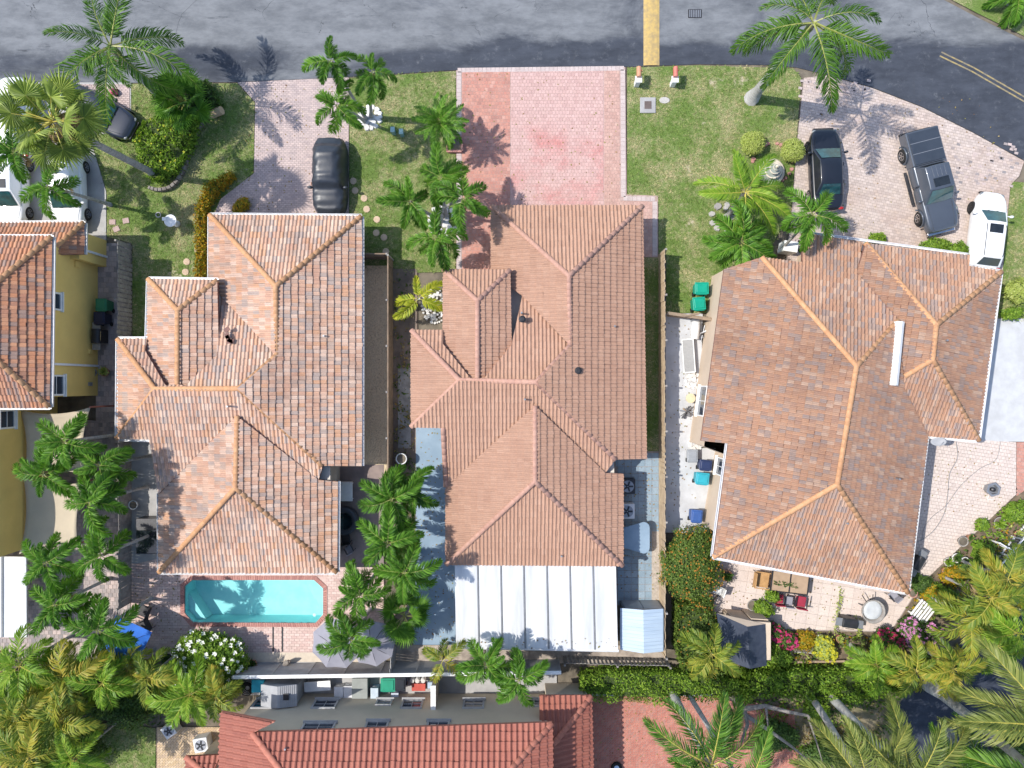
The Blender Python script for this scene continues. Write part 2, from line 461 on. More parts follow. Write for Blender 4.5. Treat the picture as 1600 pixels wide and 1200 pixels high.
# foliage
MAT['frond_green'] = leaf_mat('frond_green', [(.025,.075,.013),(.075,.17,.02),(.17,.31,.045)])
MAT['frond_adonidia'] = leaf_mat('frond_adonidia', [(.03,.085,.014),(.09,.215,.022),(.20,.38,.05)])
MAT['frond_lime'] = leaf_mat('frond_lime', [(.08,.18,.018),(.17,.30,.026),(.30,.41,.05)])
MAT['frond_gold'] = leaf_mat('frond_gold', [(.16,.24,.02),(.32,.37,.03),(.48,.46,.05)])
MAT['frond_yellow'] = leaf_mat('frond_yellow', [(.07,.13,.02),(.15,.22,.03),(.28,.30,.04),(.42,.33,.05)], vary=.55)
MAT['frond_olive'] = leaf_mat('frond_olive', [(.08,.12,.03),(.17,.21,.05),(.30,.31,.09)], vary=.4)
MAT['frond_fan'] = leaf_mat('frond_fan', [(.10,.15,.035),(.21,.28,.055),(.36,.43,.10)], vary=.5)
MAT['leaf_litter'] = leaf_mat('leaf_litter', [(.16,.09,.04),(.3,.19,.08),(.2,.2,.05),(.4,.3,.16)], .1, .8)
MAT['frond_dead'] = leaf_mat('frond_dead', [(.26,.17,.08),(.4,.29,.15),(.5,.38,.22)], .15, .8)
MAT['rachis'] = mk('rachis', (.24,.27,.06), .5, (.3,.3,.1), 4)
MAT['rachis_yellow'] = mk('rachis_yellow', (.5,.42,.08), .5, (.4,.36,.08), 4)
MAT['trunk_grey'] = mk('palm_trunk_grey', (.44,.42,.39), .9, (.22,.205,.19), 3, .5, 12, stretch=(1,1,5))
MAT['trunk_smooth'] = mk('palm_trunk_smooth', (.42,.415,.39), .85, (.28,.27,.25), 2, .3, 8, stretch=(1,1,4))
MAT['crownshaft'] = mk('crownshaft', (.14,.22,.05), .45, (.2,.28,.07), 3)
MAT['bark'] = mk('bark', (.26,.235,.21), .95, (.15,.13,.115), 4, .6, 12)
MAT['leaf_hedge'] = leaf_mat('leaf_hedge', [(.06,.125,.012),(.15,.26,.025),(.29,.40,.05)], .25, vary=.1)
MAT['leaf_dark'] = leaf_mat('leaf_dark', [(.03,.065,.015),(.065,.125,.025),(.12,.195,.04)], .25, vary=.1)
MAT['leaf_ixora'] = leaf_mat('leaf_ixora', [(.045,.085,.015),(.10,.16,.025),(.17,.22,.04)], .2, vary=.1)
MAT['leaf_lime'] = leaf_mat('leaf_lime', [(.22,.29,.05),(.34,.40,.09),(.46,.5,.16)], .25, vary=.1)
MAT['leaf_croton'] = leaf_mat('leaf_croton', [(.10,.13,.01),(.36,.28,.01),(.45,.22,.015),(.26,.24,.02),(.1,.16,.015)], .2, vary=.1)
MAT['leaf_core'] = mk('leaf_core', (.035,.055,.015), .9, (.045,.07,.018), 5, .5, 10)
MAT['petal_white'] = leaf_mat('petal_white', [(.75,.75,.7),(.82,.82,.8)], .2)
MAT['petal_orange'] = leaf_mat('petal_orange', [(.36,.13,.02),(.42,.24,.03)], .2)
MAT['petal_pink'] = leaf_mat('petal_pink', [(.55,.2,.42),(.66,.32,.55)], .2)
MAT['petal_red'] = leaf_mat('petal_red', [(.45,.03,.08),(.5,.05,.2)], .2)
MAT['petal_yellow'] = leaf_mat('petal_yellow', [(.55,.5,.03),(.45,.45,.04)], .2)

def water_mat():
    m, nt, b = nodes('pool_water')
    nt.nodes.remove(b)
    tr = nt.nodes.new('ShaderNodeBsdfTransparent'); tr.inputs[0].default_value = (.78, .94, .95, 1)
    gl = nt.nodes.new('ShaderNodeBsdfGlossy'); gl.inputs['Roughness'].default_value = .03
    fr = nt.nodes.new('ShaderNodeFresnel'); fr.inputs[0].default_value = 1.33
    bp = nt.nodes.new('ShaderNodeBump'); bp.inputs['Strength'].default_value = .3; bp.inputs['Distance'].default_value = .05
    nt.links.new(noise(nt, 2.2, 3), bp.inputs['Height']); nt.links.new(bp.outputs[0], gl.inputs['Normal']); nt.links.new(bp.outputs[0], fr.inputs['Normal'])
    mx = nt.nodes.new('ShaderNodeMixShader')
    nt.links.new(fr.outputs[0], mx.inputs[0]); nt.links.new(tr.outputs[0], mx.inputs[1]); nt.links.new(gl.outputs[0], mx.inputs[2])
    nt.links.new(mx.outputs[0], nt.nodes['Material Output'].inputs[0])
    return m
MAT['water'] = water_mat()
# ------------------------------------------------------------------ ground, road, lawns, paving
g = MB()
gx0, gy0, gx1, gy1 = P(288,0).x, P(0,975).y, P(506,0).x, P(0,905).y      # the pool basin goes down through here
for a, b, c, d in ((-700,-700,700,gy0), (-700,gy1,700,700), (-700,gy0,gx0,gy1), (gx1,gy0,700,gy1)):
    g.add([(a,b,-.08),(c,b,-.08),(c,d,-.08),(a,d,-.08)], [(0,1,2,3)])
g.build('ground', MAT['soil'], kind='structure')
ROAD = [(-400,129),(0,129),(200,129),(370,128),(545,120),(713,109),(979,104),(1090,100),(1200,101),(1245,105),(1290,116),(1360,135),(1440,166),(1520,206),(1600,250),(1760,360),
        (1900,480),(1990,390),(1850,250),(1720,132),(1600,62),(1530,28),(1465,-6),(1370,-50),(1250,-78),(1000,-82),(-400,-70)]
sheet('road', ROAD, -.03, MAT['asphalt'])
sheet('road_far_side', [(-400,-75),(1000,-87),(1250,-83),(1370,-55),(1465,-12),(1530,22),(1600,56),(1720,126),(1850,244),(2100,480),(2100,-700),(-400,-700)], .0, MAT['lawn']).name = 'lawn'
sheet('parking_court', [(1400,1108),(1440,1045),(1500,1005),(1580,965),(1800,940),(1800,1400),(1390,1400)], -.03, MAT['asphalt_dark'])
LAWNS = [
 [(140,210),(205,205),(205,131),(370,130),(398,160),(396,270),(345,312),(326,350),(326,450),(235,560),(207,560),(207,380),(167,370),(167,300)],
 [(546,122),(712,111),(712,425),(640,426),(612,418),(566,420),(566,337),(546,337)],
 [(980,106),(1090,102),(1240,107),(1252,122),(1244,225),(1237,322),(1190,420),(1110,489),(1041,489),(1041,398),(1029,398),(1029,308),(980,306)],
 [(1580,284),(1720,290),(1720,520),(1545,498),(1566,430)],
 [(1002,402),(1029,402),(1029,708),(1002,708)],
 [(150,1128),(243,1138),(243,1330),(150,1330)],
 [(1530,905),(1600,842),(1720,800),(1720,960),(1580,962)],
]
def lawn(poly):
    o = sheet('lawn', poly, .0, MAT['lawn'])
    return o
def tufts(poly, dens):
    pts = [P2(*p) for p in poly]
    xs = [p[0] for p in pts]; ys = [p[1] for p in pts]
    mb = MB(); rr = random.random
    for _ in range(int((max(xs)-min(xs))*(max(ys)-min(ys))*dens)):
        x = min(xs) + rr()*(max(xs)-min(xs)); y = min(ys) + rr()*(max(ys)-min(ys))
        if abs(x) > 31 or abs(y) > 24 or not in_poly(x + random.gauss(0,.07), y + random.gauss(0,.07), pts): continue
        r = rr(); vs = []; fs = []
        for b in range(4):
            a = rr()*6.283; l = .05 + .07*rr(); h = .03 + .06*rr(); w = .014
            dx, dy = math.cos(a), math.sin(a); k = len(vs)
            vs += [(x - dy*w, y + dx*w, .0), (x + dy*w, y - dx*w, .0), (x + dx*l, y + dy*l, h)]
            fs.append((k, k+1, k+2))
        mb.add(vs, fs, 0, r)
    return mb
for p in LAWNS: lawn(p)
gm = MB()
for p, d in zip(LAWNS, (95, 95, 95, 95, 60, 95, 95)):
    t = tufts(p, d); gm.v, off = gm.v + t.v, len(gm.v)
    gm.f += [[i+off for i in f] for f in t.f]; gm.m += t.m; gm.r += t.r
go = gm.build('grass', MAT['blade'], kind='stuff')
tag(go, 'short patchy green and straw coloured grass of the lawns', 'grass')

def paved(name, poly, mat, w=.22, h=.11, ang=0., grout='grout', z=.03, bond=.5, gap=.014):
    base = sheet(name, poly, z-.012, MAT[grout], thick=.07)
    pavers('pavers', poly, w, h, MAT[mat], base, ang, z, gap, bond)
    return base
# driveway of the salmon-roofed house (left)
paved('driveway', [(371,129),(545,121),(545,345),(330,345),(345,311),(397,271),(399,160)], 'pav_a')
# red driveway in the middle, laid in three fields with a pale edge
base_b = sheet('driveway', [(713,110),(977,105),(979,304),(1028,306),(1028,402),(1000,402),(1000,440),(713,440)], .018, MAT['grout_red'], thick=.07)
pavers('pavers', [(722,113),(797,111),(797,440),(722,440)], .2, .2, MAT['pav_red'], base_b, z=.03)
pavers('pavers', [(798,111),(943,109),(943,330),(798,330)], .2, .2, MAT['pav_pink'], base_b, z=.03)
pavers('pavers', [(944,109),(968,108),(969,314),(1019,315),(1019,402),(990,402),(990,330),(944,330)], .2, .2, MAT['pav_rose'], base_b, z=.03)
edge = MB()
for a, b in (((717,112),(717,440)),((715,110),(975,107)),((973,109),(974,308)),((974,310),(1023,311)),((1023,315),(1023,400))):
    A, B = P(*a), P(*b); L = (B-A).length; n = int(L/.24); d = (B-A)/n; ang = math.atan2(d.y, d.x)
    for i in range(n): edge.box(A + d*(i+.5) + Vector((0,0,.02)), (d.length-.012, .26, .03), ang, rnd=random.random())
edge.build('edge_paver', mk_rnd('paver_pale_edge', [(.47,.39,.37),(.52,.44,.42)], wamt=.2), base_b, kind='stuff')
# curved cream driveway on the right
paved('driveway', [(1256,122),(1290,118),(1360,137),(1440,168),(1520,208),(1600,252),(1592,275),(1578,290),(1566,425),(1500,430),(1226,430),(1238,322),(1245,225)], 'pav_c', .24, .16, R(-12))
stain = MB()
for _ in range(150):
    x, y = random.choice([(random.uniform(1250,1360), random.uniform(125,190)), (random.uniform(1480,1590), random.uniform(225,300)), (random.uniform(1235,1262), random.uniform(330,395))])
    p = P(x, y); stain.box((p.x, p.y, .031), (.22, .145, .008), R(-12), rnd=random.random())
so = stain.build('stained_paver', MAT['pav_grey'], base_b, kind='stuff'); so.name = 'stained_pavers'
# neighbour's forecourt and yard on the far left
sheet('forecourt', [(-350,129),(205,129),(205,205),(140,212),(166,300),(166,378),(-350,378)], .02, MAT['concrete'], thick=.06)
pavers('pavers', [(120,132),(203,132),(203,203),(140,208)], .22, .11, MAT['pav_a'], bpy.data.objects['forecourt'], z=.05, gap=.014)
paved('side_path', [(150,380),(204,380),(204,660),(150,660)], 'pav_grey', .3, .3)
paved('back_yard', [(-60,640),(204,662),(204,1030),(-60,1030)], 'pav_grey', .24, .24)
# pool deck and side yards of the left house
POOL = [(301,906),(491,906),(505,919),(505,960),(493,973),(302,972),(289,957),(289,916)]
def deck_holes():
    # four quads round the pool so the basin stays open
    X0, X1, Y0, Y1 = 205, 600, 740, 1030
    outer = [(283,901),(508,901),(510,917),(510,978),(283,978)]
    return [[(X0,Y0),(X1,Y0),(X1,901),(X0,901)], [(X0,901),(284,901),(284,977),(X0,977)], [(510,901),(X1,901),(X1,977),(510,977)], [(X0,977),(X1,977),(X1,Y1),(X0,Y1)]]
deck = None
POOL_FILL = [[(283,901),(302,901),(301,905),(288,915),(283,915)],[(490,901),(510,901),(510,919),(506,919),(492,905)],[(505,959),(510,959),(510,977),(492,977),(494,973)],[(283,957),(288,956),(302,973),(302,977),(283,977)]]
for q in deck_holes():
    s_ = sheet('pool_deck', q, .018, MAT['grout_red'], thick=.07, parent=deck)
    if deck is None: deck = s_
    pavers('pavers', q, .3, .15, MAT['pav_pool'], deck, z=.03)
for q in POOL_FILL: sheet('pool_deck', q, .022, MAT['pav_pool'], thick=.07, parent=deck)
sheet('path', [(200,690),(250,690),(250,872),(215,880),(200,880)], .045, MAT['concrete'])
sheet('path', [(498,726),(600,726),(600,886),(505,886)], .045, mk('brown_paving', (.30,.235,.21), .9, (.2,.16,.15), 1.2, .3))
sheet('planting_bed', [(380,1019),(600,1019),(600,1034),(380,1034)], .045, mk('pale_grit', (.58,.5,.4), .9, (.5,.43,.34), 3, .3))
# gravel side yard between the two fences, with loose stones
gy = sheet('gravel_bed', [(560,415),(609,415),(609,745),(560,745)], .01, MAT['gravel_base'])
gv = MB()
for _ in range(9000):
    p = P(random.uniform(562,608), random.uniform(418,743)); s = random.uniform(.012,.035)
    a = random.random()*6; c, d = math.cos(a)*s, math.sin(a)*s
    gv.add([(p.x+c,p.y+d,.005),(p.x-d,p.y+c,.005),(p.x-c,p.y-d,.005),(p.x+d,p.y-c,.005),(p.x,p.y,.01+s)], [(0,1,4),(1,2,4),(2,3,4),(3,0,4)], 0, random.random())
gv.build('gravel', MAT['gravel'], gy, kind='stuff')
sheet('path', [(574,723),(604,723),(604,748),(572,745)], .03, mk('painted_sun_patch', (.62,.5,.33), .9, (.56,.45,.3), 3, .3))  # sunlit spot past the eave end, painted as a tan sheet; not paving
sheet('dirt_strip', [(612,420),(652,420),(652,1040),(612,1040)], .006, mk('brown_dirt', (.25,.19,.15), .95, (.13,.105,.09), 1.1, .6, 14))
sheet('path', [(622,575),(642,575),(642,700),(622,700)], .014, mk('grey_dirt', (.34,.33,.32), .95, (.2,.19,.18), 1.6, .5, 14))
# painted slabs of the middle house
sheet('patio_slab', [(650,660),(712,660),(712,1007),(646,1007),(646,960),(650,800)], .05, MAT['bluepaint'], thick=.1)
pt = sheet('patio', [(930,705),(1031,705),(1030,946),(960,946),(960,720)], .03, MAT['grout'], thick=.08)
smesh = {}
for q in rects([P2(*p) for p in [(932,707),(1030,707),(1029,945),(962,945),(962,722)]], .4, .4, 0, 0, .022):
    if abs(area(q)) < .03: continue
    mb = MB(); mb.prism(q, .03, .052, rnd=random.random(), bottom=False); mb.build('paving_slab', MAT['blueslab'], pt)
sheet('gravel_bed', [(1018,830),(1038,830),(1038,1015),(1018,1015)], .056, mk('pebble_strip', (.46,.41,.35), .95, (.3,.26,.22), 9, .8, 30))
sheet('gravel_bed', [(640,1008),(965,1008),(1040,1015),(1040,1034),(612,1040),(612,1008)], .008, mk('grit', (.42,.36,.3), .95, (.25,.21,.18), 2.2, .6, 14))
# right-hand lot
sheet('path', [(1040,490),(1098,490),(1092,700),(1118,700),(1110,832),(1040,832)], .02, MAT['concrete_pale'], thick=.06)
sheet('side_drive', [(1500,498),(1680,498),(1680,690),(1500,690)], .03, MAT['concrete_pale'], thick=.06)
paved('back_terrace', [(1420,680),(1587,691),(1587,772),(1598,762),(1420,930),(1408,925)], 'cream_tile', .2, .2, R(-9), z=.034)
paved('back_terrace', [(1588,691),(1680,691),(1680,745),(1602,765),(1588,775)], 'pav_red', .2, .2, R(-9), z=.03)
ct = sheet('back_patio', [(1090,850),(1420,880),(1432,925),(1392,988),(1200,984),(1098,958)], .022, MAT['grout'], thick=.08)
for q in rects([P2(*p) for p in [(1091,852),(1419,882),(1430,925),(1391,986),(1200,982),(1099,956)]], .62, .62, R(-9), 0, .012):
    if abs(area(q)) < .03: continue
    mb = MB(); mb.prism(q, .02, .045, rnd=random.random(), bottom=False); mb.build('patio_tile', MAT['cream_tile'], ct)
sheet('planting_bed', [(1100,955),(1200,984),(1392,988),(1432,925),(1598,765),(1640,790),(1530,905),(1440,1045),(1390,1075),(1100,1080)], -.01, mk('mulch', (.20,.15,.10), .95, (.11,.085,.06), 2.5, .7, 12))
sheet('planting_bed', [(1230,1085),(1440,1048),(1400,1108),(1390,1180),(1250,1180)], -.005, mk('dry_soil', (.26,.21,.14), .95, (.13,.12,.06), 1.2, .6, 12))
paved('driveway', [(925,1086),(1112,1086),(1240,1108),(1262,1320),(925,1320)], 'pav_drive', .2, .1, R(45))
sheet('kerb', [(925,1076),(1060,1072),(1112,1080),(1112,1087),(925,1087)], .05, MAT['concrete_pale'], thick=.1)
paved('back_yard', [(245,1136),(392,1136),(392,1330),(245,1330)], 'pav_tan', .22, .11, R(45))
sheet('path', [(380,1034),(870,1034),(870,1086),(380,1086)], .01, MAT['concrete'])
# road markings and ironwork
hump = MB()
a0, a1 = P(1018,-82), P(1019,102)
prof = [(-.46,0),(-.3,.035),(0,.05),(.3,.035),(.46,0)]
vs = [(a0.x + dx, y, -.028 + dz) for y in (a0.y, a1.y) for dx, dz in prof]
hump.add(vs, [(i, i+5, i+6, i+1) for i in range(4)], 0)
tag(hump.build('speed_hump', MAT['yellow_paint']), 'yellow painted speed hump crossing the worn road', 'speed hump')
dl = MB()
pts = [(1470,84),(1520,108),(1560,131),(1605,157),(1660,195),(1720,240)]
for i in range(len(pts)-1):
    A, B = P(*pts[i]), P(*pts[i+1]); d = (B-A).normalized(); nn = Vector((-d.y, d.x, 0))*.07
    for s in (-.12,.12):
        o = Vector((-d.y, d.x, 0))*s
        dl.add([A+nn*.6+o+Vector((0,0,-.025)), A-nn*.6+o+Vector((0,0,-.025)), B-nn*.6+o+Vector((0,0,-.025)), B+nn*.6+o+Vector((0,0,-.025))], [(0,1,2,3)])
dl.build('centre_line', mk('worn_yellow', (.36,.27,.1), .85, (.15,.14,.12), 4), kind='structure')
dr = thing('storm_drain', 'dark iron storm drain grate set in the road', 'drain', P(1086,21))
mb = MB(); mb.box((0,0,-.025), (.78,.5,.02)); mb.build('grate_frame', MAT['dark_metal'], dr)
for i in range(7):
    mb = MB(); mb.box((-.3+i*.1,0,-.01), (.05,.42,.02)); mb.build('grate_bar', MAT['grey_metal'], dr)
# ------------------------------------------------------------------ swimming pool
def inset(poly, d):
    n = len(poly); out = []
    s = 1 if area(poly) > 0 else -1
    for i in range(n):
        p0, p1, p2 = (Vector(poly[(i+k-1) % n]) for k in range(3))
        e1 = (p1-p0).normalized(); e2 = (p2-p1).normalized()
        n1 = Vector((-e1.y, e1.x))*s; n2 = Vector((-e2.y, e2.x))*s
        b = (n1+n2); b = b/ max(b.dot(n1), .2)
        out.append(tuple(p1 + b*d))
    return out
pool = thing('swimming_pool', 'turquoise chamfered swimming pool with red brick coping behind the left house', 'pool', (0,0,0))
pp = [P2(*p) for p in POOL]
inn = inset(pp, 0)
mb = MB(); n = len(pp)
depth = -1.45
vs = [(x,y,.04) for x,y in pp] + [(x,y,depth) for x,y in pp]
mb.add(vs, [(i,(i+1)%n,n+(i+1)%n,n+i) for i in range(n)])
fv, ff = tri_fill(pp, depth); mb.add(fv, ff)
mb.build('basin', MAT['plaster'], pool)
# entry steps in the east end and a corner bench in the west end
st = MB()
for k, (w, z) in enumerate(((.5,-.35),(.85,-.65),(1.2,-.95))):
    c = [P2(505,960), P2(505,919), P2(491,906)]
    q = [c[0], c[1], c[2], (c[2][0]-w, c[2][1]-.02), (c[1][0]-w*.85, c[1][1]-.35), (c[0][0]-w*.35, c[0][1])]
    st.prism([(x-.01,y) for x,y in q], depth, z, bottom=False)
st.prism([P2(459,906.5), P2(491,906.5), P2(489,914), P2(465,914)], depth, -.5, bottom=False)
st.build('pool_steps', MAT['plaster'], pool)
bn = MB(); bn.prism([P2(289.5,930),P2(316,971),P2(302,971),P2(289.5,956)], depth, -.5, bottom=False)
bn.build('corner_bench', MAT['plaster'], pool)
wv, wf = tri_fill([(x,y) for x,y in inset(pp, .004)], -.10); mb = MB(); mb.add(wv, wf); mb.build('water_surface', MAT['water'], pool)
out = inset(pp, -.24)
for i in range(n):
    A, B = Vector(pp[i]), Vector(pp[(i+1)%n]); A2, B2 = Vector(out[i]), Vector(out[(i+1)%n])
    k = max(1, int((B-A).length/.13))
    cp = MB()
    for j in range(k):
        t0, t1 = (j+.06)/k, (j+.94)/k
        cp.prism([tuple(A.lerp(B,t0)), tuple(A.lerp(B,t1)), tuple(A2.lerp(B2,t1)), tuple(A2.lerp(B2,t0))], -.06, .065, rnd=random.random())
    cp.build('coping', MAT['coping'], pool, kind='stuff')
lp = MB(); lp.lathe([(.1,0),(.1,.03),(.04,.04)], 12, (P(490,969).x, P(490,969).y+.25, -.2)); lp.build('skimmer_cap', MAT['white_paint'], pool)
dc = MB()
for x in (427,441.5):
    p, q = P(x,978), P(x,1018); dc.box(((p.x+q.x)/2,(p.y+q.y)/2,.035), (.09, abs(p.y-q.y), .012))
dc.build('drain_channel', MAT['dark_metal'], deck)

# fallen leaves on the hard surfaces
lt = MB(); rl = random.Random(12)
for (x0,y0,x1,y1,n,z) in ((650,670,710,1005,260,.054),(965,715,1030,945,160,.056),(372,135,540,335,200,.034),(720,115,970,320,160,.034),(1260,150,1560,360,160,.036),(1110,900,1420,970,200,.049),(210,890,285,1020,120,.034),(1045,500,1090,830,110,.024),(930,1092,1230,1190,160,.034),(1430,700,1580,800,90,.038),(615,430,650,1000,260,.02),(716,998,962,1011,45,2.315)):
    for _ in range(n):
        p = P(rl.uniform(x0,x1), rl.uniform(y0,y1)); a = rl.random()*6.28; l = rl.uniform(.05,.13); w = l*.35
        u = Vector((math.cos(a), math.sin(a), 0)); v = Vector((-u.y, u.x, 0)); q = Vector((p.x,p.y,z)) if z < 1 else P(rl.uniform(x0,x1), rl.uniform(y0,y1), z)
        lt.add([q, q+u*l*.5+v*w+Vector((0,0,.015)), q+u*l+Vector((0,0,.01)), q+u*l*.5-v*w+Vector((0,0,.012))], [(0,1,2,3)], 0, rl.random())
tag(lt.build('leaf_litter', MAT['leaf_litter'], kind='stuff'), 'scattered fallen leaves on the paving and road', 'leaves')
# ------------------------------------------------------------------ tiled roofs
PROF = [(0,.0),(.12,.030),(.31,.050),(.5,.030),(.62,.0),(.81,-.010),(1.,.0)]
class Roof:
    """slopes: (polygon of vertex names, downhill compass letter); vertices are photograph positions with a height"""
    def __init__(s, house, V, slopes, ridges, eaves, tile, cap, ang=0., tw=.205, te=.375, fascia='mortar', budget=300, capr=.13, gut=True, valleys=(), ps=1.0):
        s.W = {k: P(*v) for k, v in V.items()}
        deck = MB(); field = MB(); cand = []; zfix = {}
        root = None
        for names, d in slopes:
            base = {'N': 90, 'S': -90, 'E': 0, 'W': 180}.get(d, d)
            a = R(base) + ang if isinstance(d, str) else R(d)
            D = Vector((math.cos(a), math.sin(a))); u = Vector((-D.y, D.x))     # u runs along the eave
            pts = [s.W[k] for k in names]
            ss = [-(p.x*D.x + p.y*D.y) for p in pts]; zs = [p.z for p in pts]
            ms, mz = sum(ss)/len(ss), sum(zs)/len(zs)
            m = sum((q-ms)*(z-mz) for q, z in zip(ss, zs)) / sum((q-ms)**2 for q in ss)
            c = mz - m*ms
            k = math.sqrt(1 + m*m)
            UV = [(p.x*u.x + p.y*u.y, q*k) for p, q in zip(pts, ss)]
            for kname, q in zip(names, ss): zfix.setdefault(kname, []).append(c + m*q)
            nrm = Vector((D.x*m, D.y*m, 1))/k
            uw = Vector((u.x, u.y, 0)); vw = Vector((-D.x, -D.y, m))/k
            org = Vector((0,0,c))
            def lift(U, V_, h): 
                sh = V_/k
                return Vector((u.x*U - D.x*sh, u.y*U - D.y*sh, c + m*sh)) + nrm*h
            poly = UV if area(UV) > 0 else UV[::-1]
            # deck slab under the tiles, its edges are the fascia
            top = [lift(U, V_, -.03) for U, V_ in poly]; bot = [q + Vector((0,0,-.17)) for q in top]
            n = len(top)
            from mathutils.geometry import tessellate_polygon
            fl = [Vector((U, V_, 0)) for U, V_ in poly]
            tr = [tuple(t) for t in tessellate_polygon([fl])]
            fs = []
            for t in tr:
                A, B, C = (fl[i] for i in t)
                t = t if (B-A).cross(C-A).z > 0 else t[::-1]
                fs.append(t); fs.append(tuple(n+i for i in t[::-1]))
            deck.add(top+bot, fs + [(i, n+i, n+(i+1)%n, (i+1)%n) for i in range(n)])
            u0 = math.floor(min(p[0] for p in poly)/tw)*tw; u1 = max(p[0] for p in poly)
            v0 = min(p[1] for p in poly) - .02; v1 = max(p[1] for p in poly)
            ni, nj = int((u1-u0)/tw)+2, int((v1-v0)/te)+2
            flags = [[in_poly(u0+i*tw, v0+j*te+.021, poly) for j in range(nj+1)] for i in range(ni+1)]
            mid = [[in_poly(u0+(i+.5)*tw, v0+(j+.5)*te, poly) for j in range(nj+1)] for i in range(ni+1)]
            for j in range(nj):
                for i in range(ni):
                    cs = (flags[i][j], flags[i+1][j], flags[i][j+1], flags[i+1][j+1], mid[i][j])
                    if not any(cs): continue
                    U, V_ = u0+i*tw, v0+j*te
                    r = random.random()
                    full = all(cs) and all(flags[i][j:j+2])
                    jit = random.uniform(-.006,.006)
                    hh = lambda fu, fv, t=jit: PROF_H(fu)*ps + .06*(1-fv) + t
                    if full:
                        cand.append((lift(U, V_, 0).z, len(cand), U, V_, uw, vw, nrm, lift(U, V_, jit), r, j, (lift, hh)))
                        continue
                    for q in range(6):
                        fa, fb = PROF[q][0], PROF[q+1][0]
                        cell = [(U+fa*tw, V_), (U+fb*tw, V_), (U+fb*tw, V_+te), (U+fa*tw, V_+te)]
                        cl = clip(poly, cell)
                        if cl and abs(area(cl)) > 1e-4:
                            field.add([lift(x, y, hh((x-U)/tw, (y-V_)/te)) for x, y in cl], [tuple(range(len(cl)))], 0, r)
        s.z = {k: sum(v)/len(v) for k, v in zfix.items()}
        root = deck.build('roof', MAT[fascia], house)
        cand.sort(key=lambda t: -t[0])
        # tile with a rolled profile, a raised lower edge and a butt face
        key = 'tile_%s_%.2f' % (tile, tw)
        variants = []
        def tile_geo():
            vs = []; fs = []
            for f, h in PROF:
                h *= ps
                vs += [(f*tw, 0, h+.06), (f*tw, te, h), (f*tw, 0, h-.004)]
            for q in range(6):
                a = q*3; b = a+3
                fs += [(a, b, b+1, a+1), (a+2, b+2, b, a)]
            return vs, fs
        tv, tf = tile_geo()
        for q in range(10):
            mb = MB(); mb.add(tv, tf, 0, (q+.5)/10); variants.append(mb.mesh('roof_tile', MAT[tile]))
        for idx, (z, _, U, V_, uw, vw, nrm, o, r, j, lf) in enumerate(cand):
            Mx = Matrix((( uw.x, vw.x, nrm.x, o.x), (uw.y, vw.y, nrm.y, o.y), (uw.z, vw.z, nrm.z, o.z), (0,0,0,1)))
            gu, gv_ = random.gauss(0,.005), random.gauss(0,.009)
            for k_, (a_, b_) in enumerate(zip(uw, vw)): Mx[k_][3] += a_*gu + b_*gv_
            if idx < budget:
                link('roof_tile', variants[min(9, int(r*10))], root, mat=Mx)
            else:
                field.add([Mx @ Vector(v) for v in tv], tf, 0, r)
        field.build('roof_tile_field', MAT[tile], root, kind='stuff')
        # ridge and hip caps
        capm = []
        for q in range(3):
            mb = MB(); vs = []; fs = []; nseg = 8
            for xx, rr in ((0, capr*1.08), (.42, capr*.94)):
                for kx in range(nseg+1):
                    t = math.pi*kx/nseg
                    vs.append((xx, rr*math.cos(t), rr*.85*math.sin(t) + (.025 if xx == 0 else 0)))
            for kx in range(nseg): fs.append((kx, kx+1, kx+nseg+2, kx+nseg+1))
            fs.append(tuple(range(nseg, -1, -1)))
            mb.add(vs, fs, 0, q/3); capm.append(mb.mesh('ridge_tile', MAT[cap], True))
        for a, b in ridges:
            A = s.W[a].copy(); B = s.W[b].copy(); A.z = s.z.get(a, A.z); B.z = s.z.get(b, B.z)
            if A.z > B.z: A, B = B, A
            A.z += .02; B.z += .02
            d = (B-A); L = d.length; d.normalize(); n = max(1, int(round(L/.38)))
            side = Vector((0,0,1)).cross(d).normalized(); up = d.cross(side)
            for i in range(n):
                o = A + d*(L*i/n)
                link('ridge_tile', random.choice(capm), root, mat=Matrix(((d.x,side.x,up.x,o.x),(d.y,side.y,up.y,o.y),(d.z,side.z,up.z,o.z),(0,0,0,1))))
        for a, b in valleys:
            A = s.W[a].copy(); B = s.W[b].copy(); A.z = s.z.get(a, A.z) + .035; B.z = s.z.get(b, B.z) + .035
            mb = MB(); d = (B-A).normalized(); sd = Vector((d.y, -d.x, 0)).normalized()*.035
            mb.add([A-sd, A+sd, B+sd, B-sd, A-sd-Vector((0,0,.1)), A+sd-Vector((0,0,.1)), B+sd-Vector((0,0,.1)), B-sd-Vector((0,0,.1))], [(0,1,2,3),(4,5,1,0),(5,6,2,1),(6,7,3,2),(7,4,0,3)])
            mb.build('valley_flashing', MAT['mortar'], root)
        if gut:
            for a, b in eaves:
                A = s.W[a].copy(); B = s.W[b].copy(); A.z = s.z.get(a, A.z); B.z = s.z.get(b, B.z)
                d = B-A; L = d.length; d.normalize(); sd = Vector((d.y, -d.x, 0)).normalized()
                mb = MB()
                pr = [(.0,.0),(.0,-.13),(.10,-.13),(.125,.015),(.105,.015),(.09,-.11),(.02,-.11),(.02,0)]
                vs = [e + sd*(x+.012) + Vector((0,0,z-.035)) for e in (A, B) for x, z in pr]
                k = len(pr)
                mb.add(vs, [(i, (i+1)%k, k+(i+1)%k, k+i) for i in range(k)])
                mb.build('gutter', MAT['gutter'], root)
        s.root = root

def PROF_H(f):
    f = min(max(f, 0), 1)
    for (a, ha), (b, hb) in zip(PROF, PROF[1:]):
        if f <= b: return ha + (hb-ha)*(f-a)/(b-a)
    return 0

